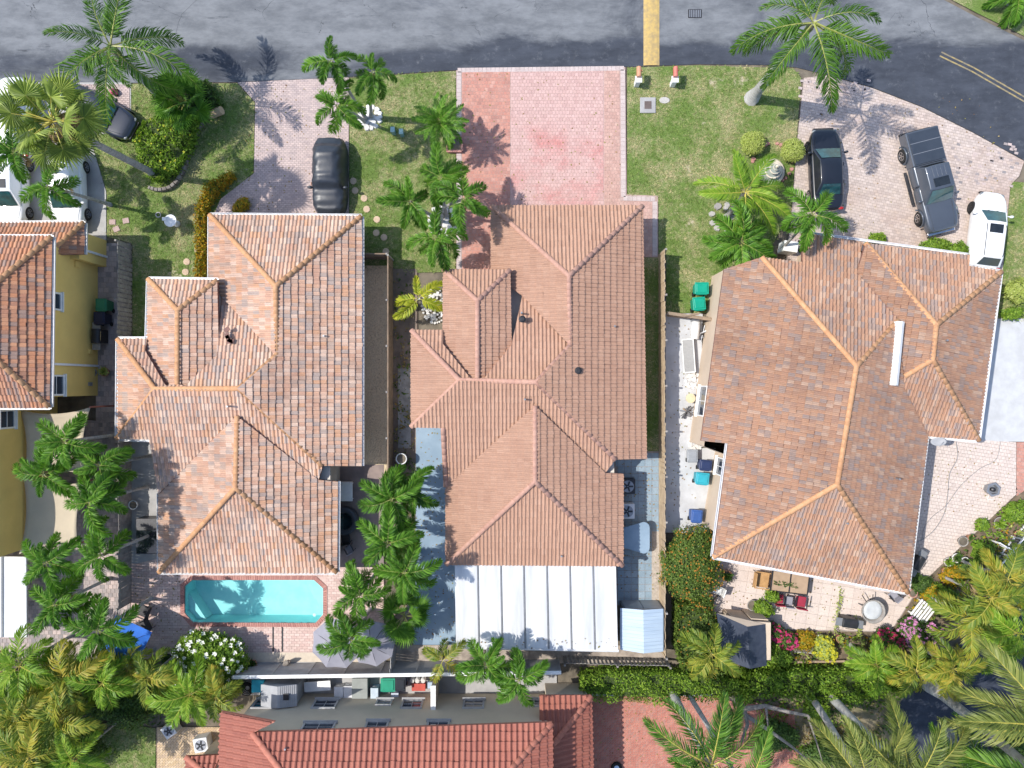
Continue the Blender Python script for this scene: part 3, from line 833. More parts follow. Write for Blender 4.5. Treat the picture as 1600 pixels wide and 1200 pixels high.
def walls(house, boxes, mat):
    mb = MB()
    for i, (x0, y0, x1, y1, z, ang) in enumerate(boxes):
        c = ((x0+x1)/2, (y0+y1)/2, z/2); mb.box(c, (abs(x1-x0), abs(y1-y0), z), ang)
    return mb.build('wall', mat, house)

def window(parent, c, nrm, w, h, frame='white_paint', pane='glass', bars=(2,1), sill=True, fw=.07):
    """c = centre on the wall face, nrm = outward horizontal normal"""
    nz = Vector((nrm[0], nrm[1], 0)).normalized(); u = Vector((-nz.y, nz.x, 0)); c = Vector(c)
    def bx(mb, du, dz, su, sz, dep, out):
        ang = math.atan2(u.y, u.x)
        mb.box(c + u*du + Vector((0,0,dz)) + nz*(out), (su, dep, sz), ang)
    f = MB()
    bx(f, 0, h/2-fw/2, w, fw, .08, .04); bx(f, 0, -h/2+fw/2, w, fw, .08, .04)
    for s in (-1,1): bx(f, s*(w/2-fw/2), 0, fw, h-2*fw, .08, .04)
    for i in range(1, bars[0]): bx(f, -w/2 + w*i/bars[0], 0, .035, h-2*fw, .05, .028)
    for i in range(1, bars[1]): bx(f, 0, -h/2 + h*i/bars[1], w-2*fw, .03, .046, .026)
    o = f.build('window', MAT[frame], parent)
    p = MB(); bx(p, 0, 0, w-2*fw, h-2*fw, .02, .012); p.build('pane', MAT[pane], o)
    if sill:
        q = MB(); bx(q, 0, -h/2-.04, w+.12, .07, .16, .08); q.build('sill', MAT[frame], o)
    return o

def vent(parent, px, py, z, kind='pipe'):
    p = P(px, py, z); mb = MB()
    if kind == 'pipe': mb.tube([(p.x,p.y,z-.3),(p.x,p.y,z+.22)], .05, 8)
    else:
        mb.box((p.x,p.y,z), (.3,.26,.3)); mb.lathe([(.17,.15),(.19,.2),(.1,.26)], 10, (p.x,p.y,z))
    return mb.build('vent_pipe', MAT['grey_metal'] if kind == 'pipe' else MAT['dark_metal'], parent)

# ---- left house: salmon blend tiles, white gutters
E1, E2 = 2.45, 3.25
hA = thing('house', 'salmon grey blended tile roof house with orange ridge caps beside the swimming pool', 'house', (0,0,0))
VA = dict(nw=(328,336,E1), ne=(565,338,E1), n1=(431,447,4.00), n2=(431,555,4.00), x=(371,607,4.55), se1=(565,728,E1), se0=(503,728,3.25), se00=(497,750,2.90),
 wv=(341,458,2.80), wnw=(328,440,E1), dnw=(232,436,E2), dne=(341,438,E2), d1=(278,485,3.90), d2=(278,600,3.90), dl=(231,548,E2), dr=(341,556,3.45), dl2=(262,603,3.85), dr2=(292,603,3.90),
 hw=(243,608,4.15), wn=(185,530,E2), ws=(185,685,E2), wn2=(232,530,E2), ss=(237,686,E2), sl=(249,771,E1),
 r1=(369,650,4.20), r2=(369,762,4.00), sw=(249,894,E1), se=(527,894,E1), e3=(528,752,E1))
RA = Roof(hA, VA, [
 (['nw','ne','n1'], 'N'), (['ne','se1','se0','x','n2','n1'], 'E'), (['nw','n1','n2','wv','wnw'], 'W'),
 (['wn','wn2','dl','dl2','d2','dr2','dr','wv','n2','x','hw'], 'N'), (['wn','hw','ws'], 'W'),
 (['ws','hw','x','se0','se00','r1','sl','ss'], 'S'),
 (['dnw','dne','d1'], 'N'), (['dne','dr','dr2','d2','d1'], 'E'), (['dnw','d1','d2','dl2','dl'], 'W'),
 (['r1','se00','e3','se','r2'], 'E'), (['r2','se','sw'], 'S'), (['r1','r2','sw','sl'], 'W')],
 [('nw','n1'),('ne','n1'),('n1','n2'),('n2','x'),('x','se0'),('x','hw'),('hw','wn'),('hw','ws'),('dnw','d1'),('dne','d1'),('d1','d2'),('r1','r2'),('r2','sw'),('r2','se')],
 [('se1','ne'),('ne','nw'),('nw','wnw'),('dne','dnw'),('dnw','dl'),('wn2','wn'),('wn','ws'),('ws','ss'),('sl','sw'),('sw','se'),('se','e3')], 'tile_a', 'cap_a', valleys=[('wv','n2'),('dl','dl2'),('dr','dr2'),('r1','sl'),('r1','se00')])
def bx_px(x0, y0, x1, y1, z, zt=None, inset=.45):
    a = P(x0, y0, z); b = P(x1, y1, z)
    return (a.x+inset, b.y+inset, b.x-inset, a.y-inset, (zt or z)-.12, 0)
walls(hA, [bx_px(328,336,565,720,E1), bx_px(185,530,430,686,E2), bx_px(232,436,341,640,E2), bx_px(249,700,528,894,E1), bx_px(300,600,500,745,E1)], MAT['white_wall'])
vent(hA, 507,525,3.2); vent(hA, 422,823,3.05); vent(hA, 357,635,4.4)
for i in range(5):
    p = P(356+random.uniform(-6,6), 508+random.uniform(-8,26), 3.6)
    mb = MB(); mb.box((p.x,p.y,3.62), (.22,.3,.05), random.random()*3, M=None); mb.build('loose_tile', MAT['mortar'], hA)

# ---- middle house: plain tan tiles
hB = thing('house', 'plain tan barrel tile roof house behind the red driveway', 'house', (0,0,0))
VB = dict(nw=(768,322,E1), ne=(1004,322,E1), n1=(889,431,4.00), n2=(891,540,4.00), x=(838,597,4.55), se1=(1010,717,E1), se0=(962,718,3.10), se00=(946,739,2.80),
 wv=(816,462,3.05), wnw=(768,428,E1), dnw=(693,421,E2), dne=(797,422,E2), d1=(746,470,3.90), d2=(746,592,3.90), dl=(693,538,E2), dr=(799,540,3.45), dl2=(736,592,3.85), dr2=(756,592,3.90),
 hw=(718,594,4.15), wn=(643,516,E2), ws=(643,667,E2), wn2=(693,516,E2), ss=(693,668,E2), sl=(697,760,E1),
 r1=(836,634,4.20), r2=(836,752,4.00), sw=(697,882,E1), se=(973,884,E1), e3=(973,740,E1))
RB = Roof(hB, VB, [
 (['nw','ne','n1'], 'N'), (['ne','se1','se0','x','n2','n1'], 'E'), (['nw','n1','n2','wv','wnw'], 'W'),
 (['wn','wn2','dl','dl2','d2','dr2','dr','wv','n2','x','hw'], 'N'), (['wn','hw','ws'], 'W'),
 (['ws','hw','x','se0','se00','r1','sl','ss'], 'S'),
 (['dnw','dne','d1'], 'N'), (['dne','dr','dr2','d2','d1'], 'E'), (['dnw','d1','d2','dl2','dl'], 'W'),
 (['r1','se00','e3','se','r2'], 'E'), (['r2','se','sw'], 'S'), (['r1','r2','sw','sl'], 'W')],
 [('nw','n1'),('ne','n1'),('n1','n2'),('n2','x'),('x','se0'),('x','hw'),('hw','wn'),('hw','ws'),('dnw','d1'),('dne','d1'),('d1','d2'),('r1','r2'),('r2','sw'),('r2','se'),('ss','sl')],
 [], 'tile_b', 'cap_b', fascia='cap_b', gut=False)
walls(hB, [bx_px(768,322,1004,712,E1), bx_px(643,516,900,667,E2), bx_px(693,421,797,640,E2), bx_px(697,680,973,884,E1), bx_px(760,600,946,735,E1)], MAT['white_wall'])
vent(hB, 903,579,3.75, 'hood'); vent(hB, 816,499,3.6, 'hood'); vent(hB, 815,489,3.5); vent(hB, 960,510,3.1); vent(hB, 820,624,4.35); vent(hB, 877,868,2.6)

# ---- right house: rust blend tiles, turned about ten degrees
AC = R(-9.5)
hC = thing('house', 'rust brown blended tile roof house turned askew on the curved driveway', 'house', (0,0,0))
VC = dict(a=(1188,403,3.55), p1=(1338,572,5.50), p2=(1308,757,5.50), sw=(1113,869,3.55), w4=(1138,693,3.80), w3=(1096,689,3.40), w2=(1133,420,3.40),
 n1=(1252,411,3.60), n2=(1254,364,3.15), n3=(1349,379,3.25), v1=(1340,427,3.85), c0=(1406,500,4.75), c2=(1412,605,4.50), c1=(1413,588,4.60),
 h0=(1349,381,3.45), g1=(1515,399,3.45), g2=(1514,416,3.65), ne=(1563,425,3.55), r1=(1462,508,4.85), r2=(1456,562,4.85), se=(1528,688,3.55), s2=(1449,681,3.70), e2=(1418,926,3.55))
RC = Roof(hC, VC, [
 (['a','p1','p2','sw','w4','w3','w2'], 'W'), (['a','n1','n2','n3','v1','c0','p1'], 'N'), (['p1','c0','c2','s2','e2','p2'], 'E'), (['p2','e2','sw'], 'S'),
 (['h0','r1','r2','c1','c0','v1'], 'W'), (['h0','g1','g2','ne','r1'], 'N'), (['r1','ne','se','r2'], 'E'), (['r2','se','s2','c2','c1'], 'S')],
 [('a','p1'),('p1','p2'),('p2','sw'),('p2','e2'),('p1','c0'),('h0','r1'),('r1','ne'),('r1','r2'),('r2','c1'),('r2','se')],
 [('g1','n2'),('ne','g2'),('se','ne'),('s2','se'),('e2','s2'),('sw','e2'),('w4','sw')], 'tile_c', 'cap_a', AC, tw=.185, te=.34, valleys=[('v1','c0'),('c2','s2')])
def rot_box(px, py, w, d, z): 
    p = P(px, py); return (p.x-w/2, p.y-d/2, p.x+w/2, p.y+d/2, z, AC)
wc = MB()
# footprint follows the roof outline, set in under the eaves
foot = [P2(1112,432), P2(1175,425), P2(1240,438), P2(1246,400), P2(1330,412), P2(1500,450), P2(1466,660), P2(1392,650), P2(1362,868), P2(1097,817), P2(1117,705), P2(1077,690)]
fv, ff = tri_fill(foot, 3.2); nF = len(fv)
wc.add([(v.x,v.y,0) for v in fv] + [(v.x,v.y,3.3) for v in fv], [(i,(i+1)%nF,nF+(i+1)%nF,nF+i) for i in range(nF)])
wc.build('wall', MAT['tan_wall'], hC)
A_, B_ = Vector(foot[0]), Vector(foot[-1]); dW = (B_-A_).normalized(); nW = (dW.y, -dW.x)
if nW[0] > 0: nW = (-nW[0], -nW[1])
q = A_ + (B_-A_)*.75; window(hC, (q.x, q.y, 1.75), nW, 1.7, 1.6, bars=(2,1))
q = A_ + (B_-A_)*.25; 
A_, B_ = Vector(foot[-2]), Vector(foot[-3]); q = A_ + (B_-A_)*.17; window(hC, (q.x, q.y, 1.6), nW, 1.0, 1.4, bars=(2,1))
# white metal saddle in the valley between the two roof blocks
sd = MB(); A_, B_ = P(1409,502,5.1), P(1399,602,5.0); d_ = (B_-A_).normalized(); s_ = Vector((d_.y,-d_.x,0))*.2
top = [A_-s_+Vector((0,0,-.1)), A_+Vector((0,0,.05)), A_+s_+Vector((0,0,-.1)), B_+s_+Vector((0,0,-.1)), B_+Vector((0,0,.05)), B_-s_+Vector((0,0,-.1))]
bot = [v - Vector((0,0,.9)) for v in top]
sd.add(top+bot, [(0,1,4,5),(1,2,3,4),(0,5,11,6),(2,8,9,3),(0,6,7,1),(1,7,8,2),(3,9,10,4),(4,10,11,5)]); sd.build('valley_saddle', MAT['white_paint'], hC)
for v in ((1477,532,4.6),(1403,748,4.5),(1322,817,4.7),(1295,555,5.0)): vent(hC, *v)
dish = MB(); p = P(1465,690,3.8)
dish.lathe([(.02,0),(.22,.04),(.32,.1),(.30,.105),(.2,.05),(.02,.02)], 20, p, 0, 1.35, .7); dish.tube([p, p+Vector((-.35,.2,-.3))], .025); dish.tube([p+Vector((0,-.3,.1)), p+Vector((.1,0,.35))], .012)
dish.build('satellite_dish', MAT['fence_grey'], hC, True)

# ---- lower house: red tiles, two storeys, beige wall
hD = thing('house', 'two storey beige house with red tile roof along the bottom edge', 'house', (0,0,0))
ZD = 5.2
VD = dict(nwc=(396,1143,ZD), nec=(863,1130,ZD), rw=(505,1290,7.0), re=(720,1290,7.0), swc=(396,1450,ZD), sec=(866,1450,ZD), se_=(868,1450,ZD),
 w0=(345,1113,4.8), w1=(432,1124,5.5), w2=(330,1420,4.8), w3=(505,1300,7.0))
RD = Roof(hD, VD, [(['nwc','nec','re','rw'], 'N'), (['nec','sec','re'], 'E'), (['w0','w1','nwc','w3','w2'], 'W'), (['sec','w2','w3','rw','re'], 'S')],
 [('nwc','rw'),('nec','re'),('rw','re')], [], 'tile_d', 'cap_d', tw=.29, te=.45, fascia='cap_d', budget=280, capr=.15, gut=False, ps=1.7)
VL = dict(a=(843,1087,2.9), b=(924,1087,2.9), c=(864,1163,4.0), c2=(843,1163,4.0), d=(930,1330,2.9), e=(868,1330,4.0))
RL = Roof(hD, VL, [(['a','b','c','c2'], 'N'), (['b','d','e','c'], 'E')], [('b','c')], [], 'tile_d', 'cap_d', tw=.29, te=.45, fascia='cap_d', budget=60, capr=.15, gut=False, ps=1.7)
VS_ = dict(a=(291,1182,2.9), b=(344,1180,2.9), c=(330,1215,3.4), d=(285,1330,2.9), e=(330,1330,3.4))
RS = Roof(hD, VS_, [(['a','b','c'], 'N'), (['a','c','e','d'], 'W')], [('a','c')], [], 'tile_d', 'cap_d', tw=.29, te=.45, fascia='cap_d', budget=40, capr=.15, gut=False, ps=1.7)
YD = -17.9
walls(hD, [(-13.7, -29, 1.9, YD, ZD-.15, 0), (-14.55, -29, -13.7, YD, 4.45, 0), (1.9, -29, 4.2, -17.3, 2.8, 0), (-17.1, -29, -14.55, -20.5, 2.75, 0)], MAT['beige_wall'])
def winD(px, w, h, z):
    x = (px-800)/PPM*(CAM_H-z)/CAM_H; window(hD, (x, YD, z), (0,1), w, h, 'fence_grey', 'glass', (2,2), True, .1)
for px, w, h, z in ((415,1.35,1.1,1.5),(508,1.35,1.1,1.5),(600,.9,.7,1.3),(644,1.2,1.1,1.5),(740,1.2,1.1,1.5),(848,1.1,.9,1.4)): winD(px, w, h, z)
for px, w, h, z in ((588,1.2,1.1,4.2),(684,1.2,1.1,4.2),(497,1.7,.9,4.3)): winD(px, w, h, z)
vent(hD, 447,1168,5.6)

# ---- far-left house: yellow render, two storeys
hE = thing('house', 'two storey yellow rendered house with orange tile roof at the left edge', 'house', (0,0,0))
VE = dict(ne=(81,370,ZD), se=(78,636,ZD), a=(-75,499,7.3), b=(-130,499,7.3), nw=(-300,370,ZD), sw=(-300,636,ZD))
RE = Roof(hE, VE, [(['ne','se','a'],'E'), (['ne','a','b','nw'],'N'), (['se','sw','b','a'],'S'), (['nw','b','sw'],'W')],
 [('ne','a'),('se','a'),('a','b'),('b','nw'),('b','sw')], [('ne','nw'),('se','ne'),('sw','se')], 'tile_e', 'cap_a', budget=300)
VG = dict(ne=(131,348,2.9), e2=(131,397,2.9), k=(82,391,3.9), nw=(-300,350,2.9), kw=(-300,394,3.9), k2=(82,398,3.9))
RG = Roof(hE, VG, [(['ne','k','kw','nw'],'N'), (['ne','e2','k2','k'],'E')], [('ne','k')], [('ne','nw'),('e2','ne')], 'tile_e', 'cap_a', budget=0)
XE = -23.95
walls(hE, [(-36, P(0,618).y, XE, P(0,405).y, ZD-.15, 0), (-36, P(0,398,2.9).y-.2, P(131,0,2.9).x-.35, P(0,348,2.9).y-.4, 2.75, 0), (-36, P(0,840).y, -26.3, P(0,618).y+.01, ZD-.3, 0)], MAT['yellow_wall'])
def winE(py, w, h, z, x=XE):
    y = (600-py)/PPM*(CAM_H-z)/CAM_H; window(hE, (x, y, z), (1,0), w, h, 'white_paint', 'glass', (1,2), True, .09)
winE(470, .95, 1.2, 4.2); winE(602, 1.1, 1.3, 4.0); winE(655, 1.0, 1.2, 4.35, -26.3)
ds = MB(); y = P(0,570).y*.94; ds.box((XE+.05, y, 2.5), (.09,.12,5.0)); ds.build('downspout', MAT['gutter'], hE)
ds = MB(); ds.box((P(131,0,2.9).x-.3, P(0,402).y, 1.4), (.09,.12,2.7)); ds.build('downspout', MAT['gutter'], hE)
for py, z, s in ((413,2.2,.3),(549,.9,.25),(600,.9,.2)):
    mb = MB(); mb.box((XE+.06, (600-py)/PPM*(CAM_H-z)/CAM_H, z), (.12,s,s*1.2)); mb.build('meter_box', MAT['yellow_wall'] if s > .2 else MAT['grey_metal'], hE)
# ------------------------------------------------------------------ palms
def frond_mesh(name, L, nl, ll, bend, mats, width=.05, plum=.15, seed=0, stalk=.12, vshape=.25, droop=.5, fwd=(1.15,.5)):
    rnd = random.Random(seed); mb = MB()
    def rach(t):
        # arc that bends down by 'bend' radians in total
        x = z = 0.; n = 24
        for i in range(int(t*n)):
            a = -bend*((i+.5)/n)**1.3; x += math.cos(a)*L/n; z += math.sin(a)*L/n
        f = t*n - int(t*n); a = -bend*t**1.3
        return Vector((x + math.cos(a)*L/n*f, 0, z + math.sin(a)*L/n*f)), a
    pts = [rach(i/10)[0] for i in range(11)]
    mb.tube(pts, [.035*(1-.85*i/10)*max(.5, L/3) for i in range(11)], 4, 1, rnd=.5)
    for i in range(nl):
        t = stalk + (1-stalk)*(i+.5)/nl
        p, a = rach(t)
        f = Vector((math.cos(a), 0, math.sin(a))); up = Vector((-math.sin(a), 0, math.cos(a)))
        ln = ll*(math.sin(math.pi*(.16 + .80*t))**.7)*rnd.uniform(.88,1.1)
        for s in (-1, 1):
            th = fwd[0] + (fwd[1]-fwd[0])*t + rnd.uniform(-.08,.08)
            v = vshape + rnd.uniform(-plum, plum)
            d = (f*math.cos(th) + Vector((0, s, 0))*math.sin(th)*math.cos(v) + up*math.sin(v)).normalized()
            w = (f - d*f.dot(d)).normalized()*width*.5
            m = p + d*ln*.55
            d2 = (d + Vector((0,0,-1))*droop*rnd.uniform(.6,1.4)).normalized()
            q = m + d2*ln*.45
            r = min(1, max(0, rnd.gauss(.5,.2)))
            mb.add([p-w*.5, p+w*.5, m+w, m-w, q], [(0,1,2,3),(3,2,4)], 0, r)
    return mb.mesh(name, mats)

def fan_mesh(name, pet, rad, nseg, mats, seed=0, spread=2.6, droop=.35):
    rnd = random.Random(seed); mb = MB()
    mb.tube([(0,0,0),(pet*.5,0,.03),(pet,0,-.02)], [.03,.022,.018], 4, 1)
    c = Vector((pet,0,-.02))
    for i in range(nseg):
        a = -spread + 2*spread*(i+.5)/nseg; da = spread/nseg*.98
        r0 = rad*(.52); ln = rad*rnd.uniform(.85,1.08)*(1-.25*abs(a)/spread)
        zz = -.10*abs(a)
        def pt(r, ang, z): return c + Vector((r*math.cos(ang), r*math.sin(ang), z))
        b1, b2 = pt(r0, a-da, zz*r0-.02), pt(r0, a+da, zz*r0-.02); rid = pt(r0, a, zz*r0+.035)
        tip = pt(ln, a+rnd.uniform(-.05,.05), zz*ln - droop*rnd.uniform(.4,1.3)*rad*.5)
        mb.add([c, b1, rid, b2, tip], [(0,1,2),(0,2,3),(1,4,2),(2,4,3)], 0, min(1,max(0,rnd.gauss(.5,.22))))
    return mb.mesh(name, mats)

def variants(fn, n, *a, **k): return [fn('frond', *a, seed=i*7+3, **k) for i in range(n)]
FR = {}
def kindset(key, mat, rach='rachis', **k): FR[key] = variants(frond_mesh, 5, mats=[MAT[mat], MAT[rach]], **k)
kindset('royal', 'frond_green', L=3.9, nl=84, ll=.85, bend=1.3, width=.052, plum=.75, droop=.9)
kindset('coco', 'frond_olive', 'rachis_yellow', L=4.4, nl=80, ll=1.0, bend=.9, width=.055, plum=.45, droop=.5, fwd=(1.1,.4))
kindset('coco_green', 'frond_green', 'rachis_yellow', L=4.2, nl=80, ll=1.0, bend=.95, width=.055, plum=.45, droop=.55, fwd=(1.1,.4))
kindset('adonidia', 'frond_adonidia', L=1.95, nl=84, ll=.52, bend=1.6, width=.055, plum=.85, droop=.5, stalk=.1, fwd=(1.1,.6))
kindset('date', 'frond_adonidia', L=1.7, nl=36, ll=.38, bend=.9, width=.04, plum=.3, droop=.2)
kindset('spread', 'frond_lime', 'rachis_yellow', L=2.9, nl=56, ll=.7, bend=.9, width=.055, plum=.2, droop=.4)
kindset('bottle', 'frond_gold', 'rachis_yellow', L=1.75, nl=70, ll=.46, bend=1.1, width=.055, plum=.7, droop=.25)
kindset('areca', 'frond_yellow', 'rachis_yellow', L=1.9, nl=36, ll=.6, bend=1.45, width=.058, plum=.45, droop=.7)
kindset('areca_lime', 'frond_lime', 'rachis_yellow', L=1.9, nl=36, ll=.6, bend=1.4, width=.058, plum=.45, droop=.7)
kindset('dead_small', 'frond_dead', 'frond_dead', L=1.7, nl=30, ll=.45, bend=1.2, width=.05, plum=.9, droop=.9)
kindset('dead_big', 'frond_dead', 'frond_dead', L=3.4, nl=48, ll=.7, bend=1.1, width=.05, plum=.8, droop=1.0)
FR_DEAD = {'adonidia': 'dead_small', 'areca': 'dead_small', 'areca_lime': 'dead_small', 'royal': 'dead_big', 'coco': 'dead_big', 'coco_green': 'dead_big', 'spread': 'dead_small'}
FR['fan'] = [fan_mesh('frond', 1.25, .95, 26, [MAT['frond_fan'], MAT['rachis_yellow']], i) for i in range(3)]
FR['fan_low'] = [fan_mesh('frond', .9, .95, 30, [MAT['frond_adonidia'], MAT['rachis']], i+9) for i in range(3)]
FR['fan_dead'] = [fan_mesh('frond', .9, .75, 22, [MAT['frond_dead'], MAT['frond_dead']], i+20, droop=.9) for i in range(2)]

def put_frond(parent, mesh, at, az, el, scale, roll=0., name='frond'):
    M_ = Matrix.Translation(at) @ Matrix.Rotation(az, 4, 'Z') @ Matrix.Rotation(-el, 4, 'Y') @ Matrix.Rotation(roll, 4, 'X') @ Matrix.Scale(scale, 4)
    return link(name, mesh, parent, mat=M_)

def palm(label, base, crown, h, kind, n=13, scale=1.0, r0=.16, r1=.1, els=(75,-15), trunk='trunk_grey', shaft=0., seed=None, group=None, az0=None, dead=0, azs=None):
    """base, crown: photograph positions of the foot (ground) and of the growing point (height h)"""
    rnd = random.Random(seed if seed is not None else hash(label) % 9999 if False else sum(map(ord, label)))
    C = P(crown[0], crown[1], h)
    B = P(*base) if base else Vector((C.x, C.y, 0))
    root = thing('palm_tree', label, 'palm', B, 0, group)
    top = C - B
    bulge = Vector((-top.y, top.x, 0))*.05
    pts = []; rad = []
    for i in range(9):
        t = i/8; pts.append(Vector((top.x*(t*.75+.25*t*t), top.y*(t*.75+.25*t*t), h*t)) + bulge*math.sin(math.pi*t))
        rad.append((r0*1.5 if i == 0 else r0) + (r1-r0)*t)
    mb = MB(); mb.tube(pts, rad, 9); mb.build('trunk', MAT[trunk], root, True)
    if shaft:
        mb = MB(); mb.tube([top - Vector((0,0,shaft)), top - Vector((0,0,shaft*.5)), top], [r1*1.05, r1*1.25, r1*.6], 9); mb.build('crownshaft', MAT['crownshaft'], root, True)
    a0 = az0 if az0 is not None else rnd.random()*6.28
    for i in range(n):
        t = i/max(1, n-1)
        az = (azs[i] if azs else a0 + i*2.39996) + rnd.uniform(-.32,.32)
        el = R(els[0] + (els[1]-els[0])*t**.75 + rnd.uniform(-11,11))
        put_frond(root, rnd.choice(FR[kind]), top + Vector((0,0,-.05*t)), az, el, scale*rnd.uniform(.86,1.1)*(.7 if t < .12 else 1), rnd.uniform(-.7,.7))
    if dead == 0 and kind in FR_DEAD and rnd.random() < .75:
        for i in range(rnd.choice((1,1,2))):
            put_frond(root, rnd.choice(FR[FR_DEAD[kind]]), top + Vector((0,0,-.12)), rnd.random()*6.28, R(rnd.uniform(-70,-35)), scale*rnd.uniform(.7,.95), rnd.uniform(-.6,.6), 'dead_frond')
    for i in range(dead):
        put_frond(root, rnd.choice(FR['fan_dead']), top + Vector((0,0,-.25)), rnd.random()*6.28, R(rnd.uniform(-75,-35)), scale*rnd.uniform(.8,1.1), rnd.uniform(-.4,.4), 'dead_frond')
    return root

g1 = 'palms in the front gardens'
palm('tall royal palm leaning over the road at the upper left corner', (255,155), (172,72), 6.4, 'royal', 11, 1.12, .24, .13, (55,-22), 'trunk_smooth', .9, 11, g1)
palm('tall fan palm with brown dead skirt over the parked white cars', (246,274), (82,190), 9.2, 'fan', 26, 1.15, .2, .15, (80,-40), 'trunk_grey', 0, 4, g1, dead=16)
palm('low dark fan palm beside the curved stone edging', (296,168), (286,160), 1.6, 'fan_low', 17, 1.1, .16, .14, (75,5), 'trunk_grey', 0, 5, g1)
palm('small palm with thin trunk hanging over a white car bonnet', (172,320), (75,292), 5.6, 'adonidia', 8, .92, .1, .07, (60,-20), 'trunk_grey', .3, 6, g1)
palm('short palm at the left edge half hidden under the fan palm', None, (22,238), 5.0, 'adonidia', 9, 1.0, .1, .07, (60,-20), 'trunk_grey', .3, 61, g1)
palm('tallest of the three slim palms rising from the white stone ring', (572,186), (517,95), 7.2, 'adonidia', 8, .84, .1, .07, (60,-25), 'trunk_smooth', .5, 7, g1)
palm('straight middle palm rising from the white stone ring', (580,183), (582,112), 6.2, 'adonidia', 8, .8, .1, .07, (60,-25), 'trunk_smooth', .5, 8, g1)
palm('lowest palm of the white stone ring, leaning over the lilac driveway', (570,190), (526,165), 5.2, 'adonidia', 8, .95, .1, .07, (60,-25), 'trunk_smooth', .5, 9, g1)
palm('bushy date palm growing from the brick planter beside the red driveway', (708,224), (685,190), 3.0, 'date', 34, .95, .14, .12, (80,-25), 'trunk_grey', 0, 10, g1)
for i, (lab, cr, h, sc) in enumerate((('upper palm of the clump beside the red driveway', (690,278), 4.6, .95), ('left palm of the clump beside the red driveway', (640,315), 4.4, 1.0),
        ('right palm of the clump leaning over the red driveway', (722,312), 5.0, .95), ('lower palm of the clump nearest the tan roof', (682,372), 4.2, 1.0))):
    palm(lab, (690+8*math.cos(i*1.6), 338+8*math.sin(i*1.6)), cr, h, 'adonidia', 9, sc*.98, .1, .07, (60,-22), 'trunk_smooth', .4, 20+i, g1)
palm('yellow green bottle palm in white pebbles between the two roofs', (668,472), (654,466), 1.9, 'bottle', 5, 1.12, .16, .1, (25,5), 'trunk_grey', .4, 3, g1, azs=[1.62, .62, -.75, -2.0, 2.98])
palm('tall royal palm leaning over the road above the lawn', (1174,154), (1272,35), 9.2, 'royal', 10, 1.02, .3, .15, (45,-25), 'trunk_smooth', 1.1, 30, g1, azs=[.4, 2.6, -.9, -1.55, -2.3, 3.3, .95, 1.9, -.35, -2.9])
palm('wide spreading palm beside the tiered fountain', (1135,340), (1165,300), 3.0, 'spread', 11, .98, .16, .12, (50,-5), 'trunk_grey', 0, 31, g1)
palm('dark green palm drooping on the corner of the rust roof', (1150,372), (1158,378), 3.2, 'adonidia', 14, 1.2, .14, .1, (60,-15), 'trunk_grey', .3, 32, g1)
palm('small palm overhanging the rear of the black sedan', (1218,392), (1270,336), 5.2, 'adonidia', 9, 1.0, .09, .06, (50,-20), 'trunk_smooth', .4, 33, g1)
palm('low palm whose frond tips show in the upper right corner', None, (1592,-8), .9, 'adonidia', 12, .95, .12, .1, (60,5), 'trunk_grey', 0, 34, g1)
g2 = 'palms along the side fence of the yellow house'
for i, (lab, cr, h, sc) in enumerate((('uppermost palm over the beige shade sail', (100,690), 5.8, 1.05), ('left palm over the beige shade sail by the yellow wall', (68,742), 5.4, 1.05), ('palm spreading against the corner of the salmon roof', (155,728), 5.4, 1.05),
        ('palm in the middle of the fence row over the shade sail edge', (140,785), 6.0, 1.05), ('palm above the square gap in the yard paving', (158,868), 5.8, 1.05), ('left palm beside the white patio roof', (72,880), 5.6, 1.05),
        ('lower left palm beside the white patio roof', (85,945), 5.2, 1.05), ('palm hanging over the blue parasol', (152,985), 5.6, 1.15))):
    palm(lab, None, cr, h, 'adonidia', 10, sc, .1, .07, (60,-25), 'trunk_smooth', .5, 40+i, g2)
g3 = 'palms between the pool and the tan house'
for i, (lab, cr, h, sc) in enumerate((('topmost palm of the row by the blue slab, below the white urn', (612,780), 4.6, 1.1), ('palm of the slab row beside the spa hot tub', (606,850), 5.0, 1.12), ('palm of the slab row with the longest fronds toward the tan roof', (632,895), 5.2, 1.1),
        ('palm leaning toward the pool corner', (562,930), 5.0, 1.0), ('palm standing over the grey parasol', (548,1000), 5.2, .95), ('palm tucked behind the others in the slab row', (640,768), 3.8, 1.0))):
    palm(lab, None, cr, h, 'adonidia', 11, sc, .1, .07, (60,-22), 'trunk_smooth', .5, 60+i, g3)
palm('low fan palm at the edge of the blue painted slab', None, (632,962), 2.2, 'fan_low', 12, .95, .12, .1, (60,0), 'trunk_grey', 0, 70, g3)
g4 = 'palms along the rear fences'
palm('small yellowing palm by the white capped rear fence', None, (692,1032), 2.8, 'areca', 6, .85, .08, .06, (40,-10), 'trunk_grey', 0, 71, g4)
palm('left of the two leafy palms below the white patio cover', None, (760,1040), 4.6, 'adonidia', 9, 1.02, .1, .07, (55,-22), 'trunk_smooth', .5, 72, g4)
palm('right of the two leafy palms below the white patio cover', None, (812,1062), 4.8, 'adonidia', 9, 1.02, .1, .07, (55,-22), 'trunk_smooth', .5, 73, g4)
labs = ['at the left edge below the white patio roof','under the yard wall left of the blue parasol','nearest the left edge of the thicket','with orange fronds in the thicket middle','beside the small lawn','left of the white flowering bush','below the white flowering bush','touching the red roof corner','at the bottom left corner','bottom of the thicket beside the lawn','between the blue parasol and the thicket','in the dark heart of the thicket']
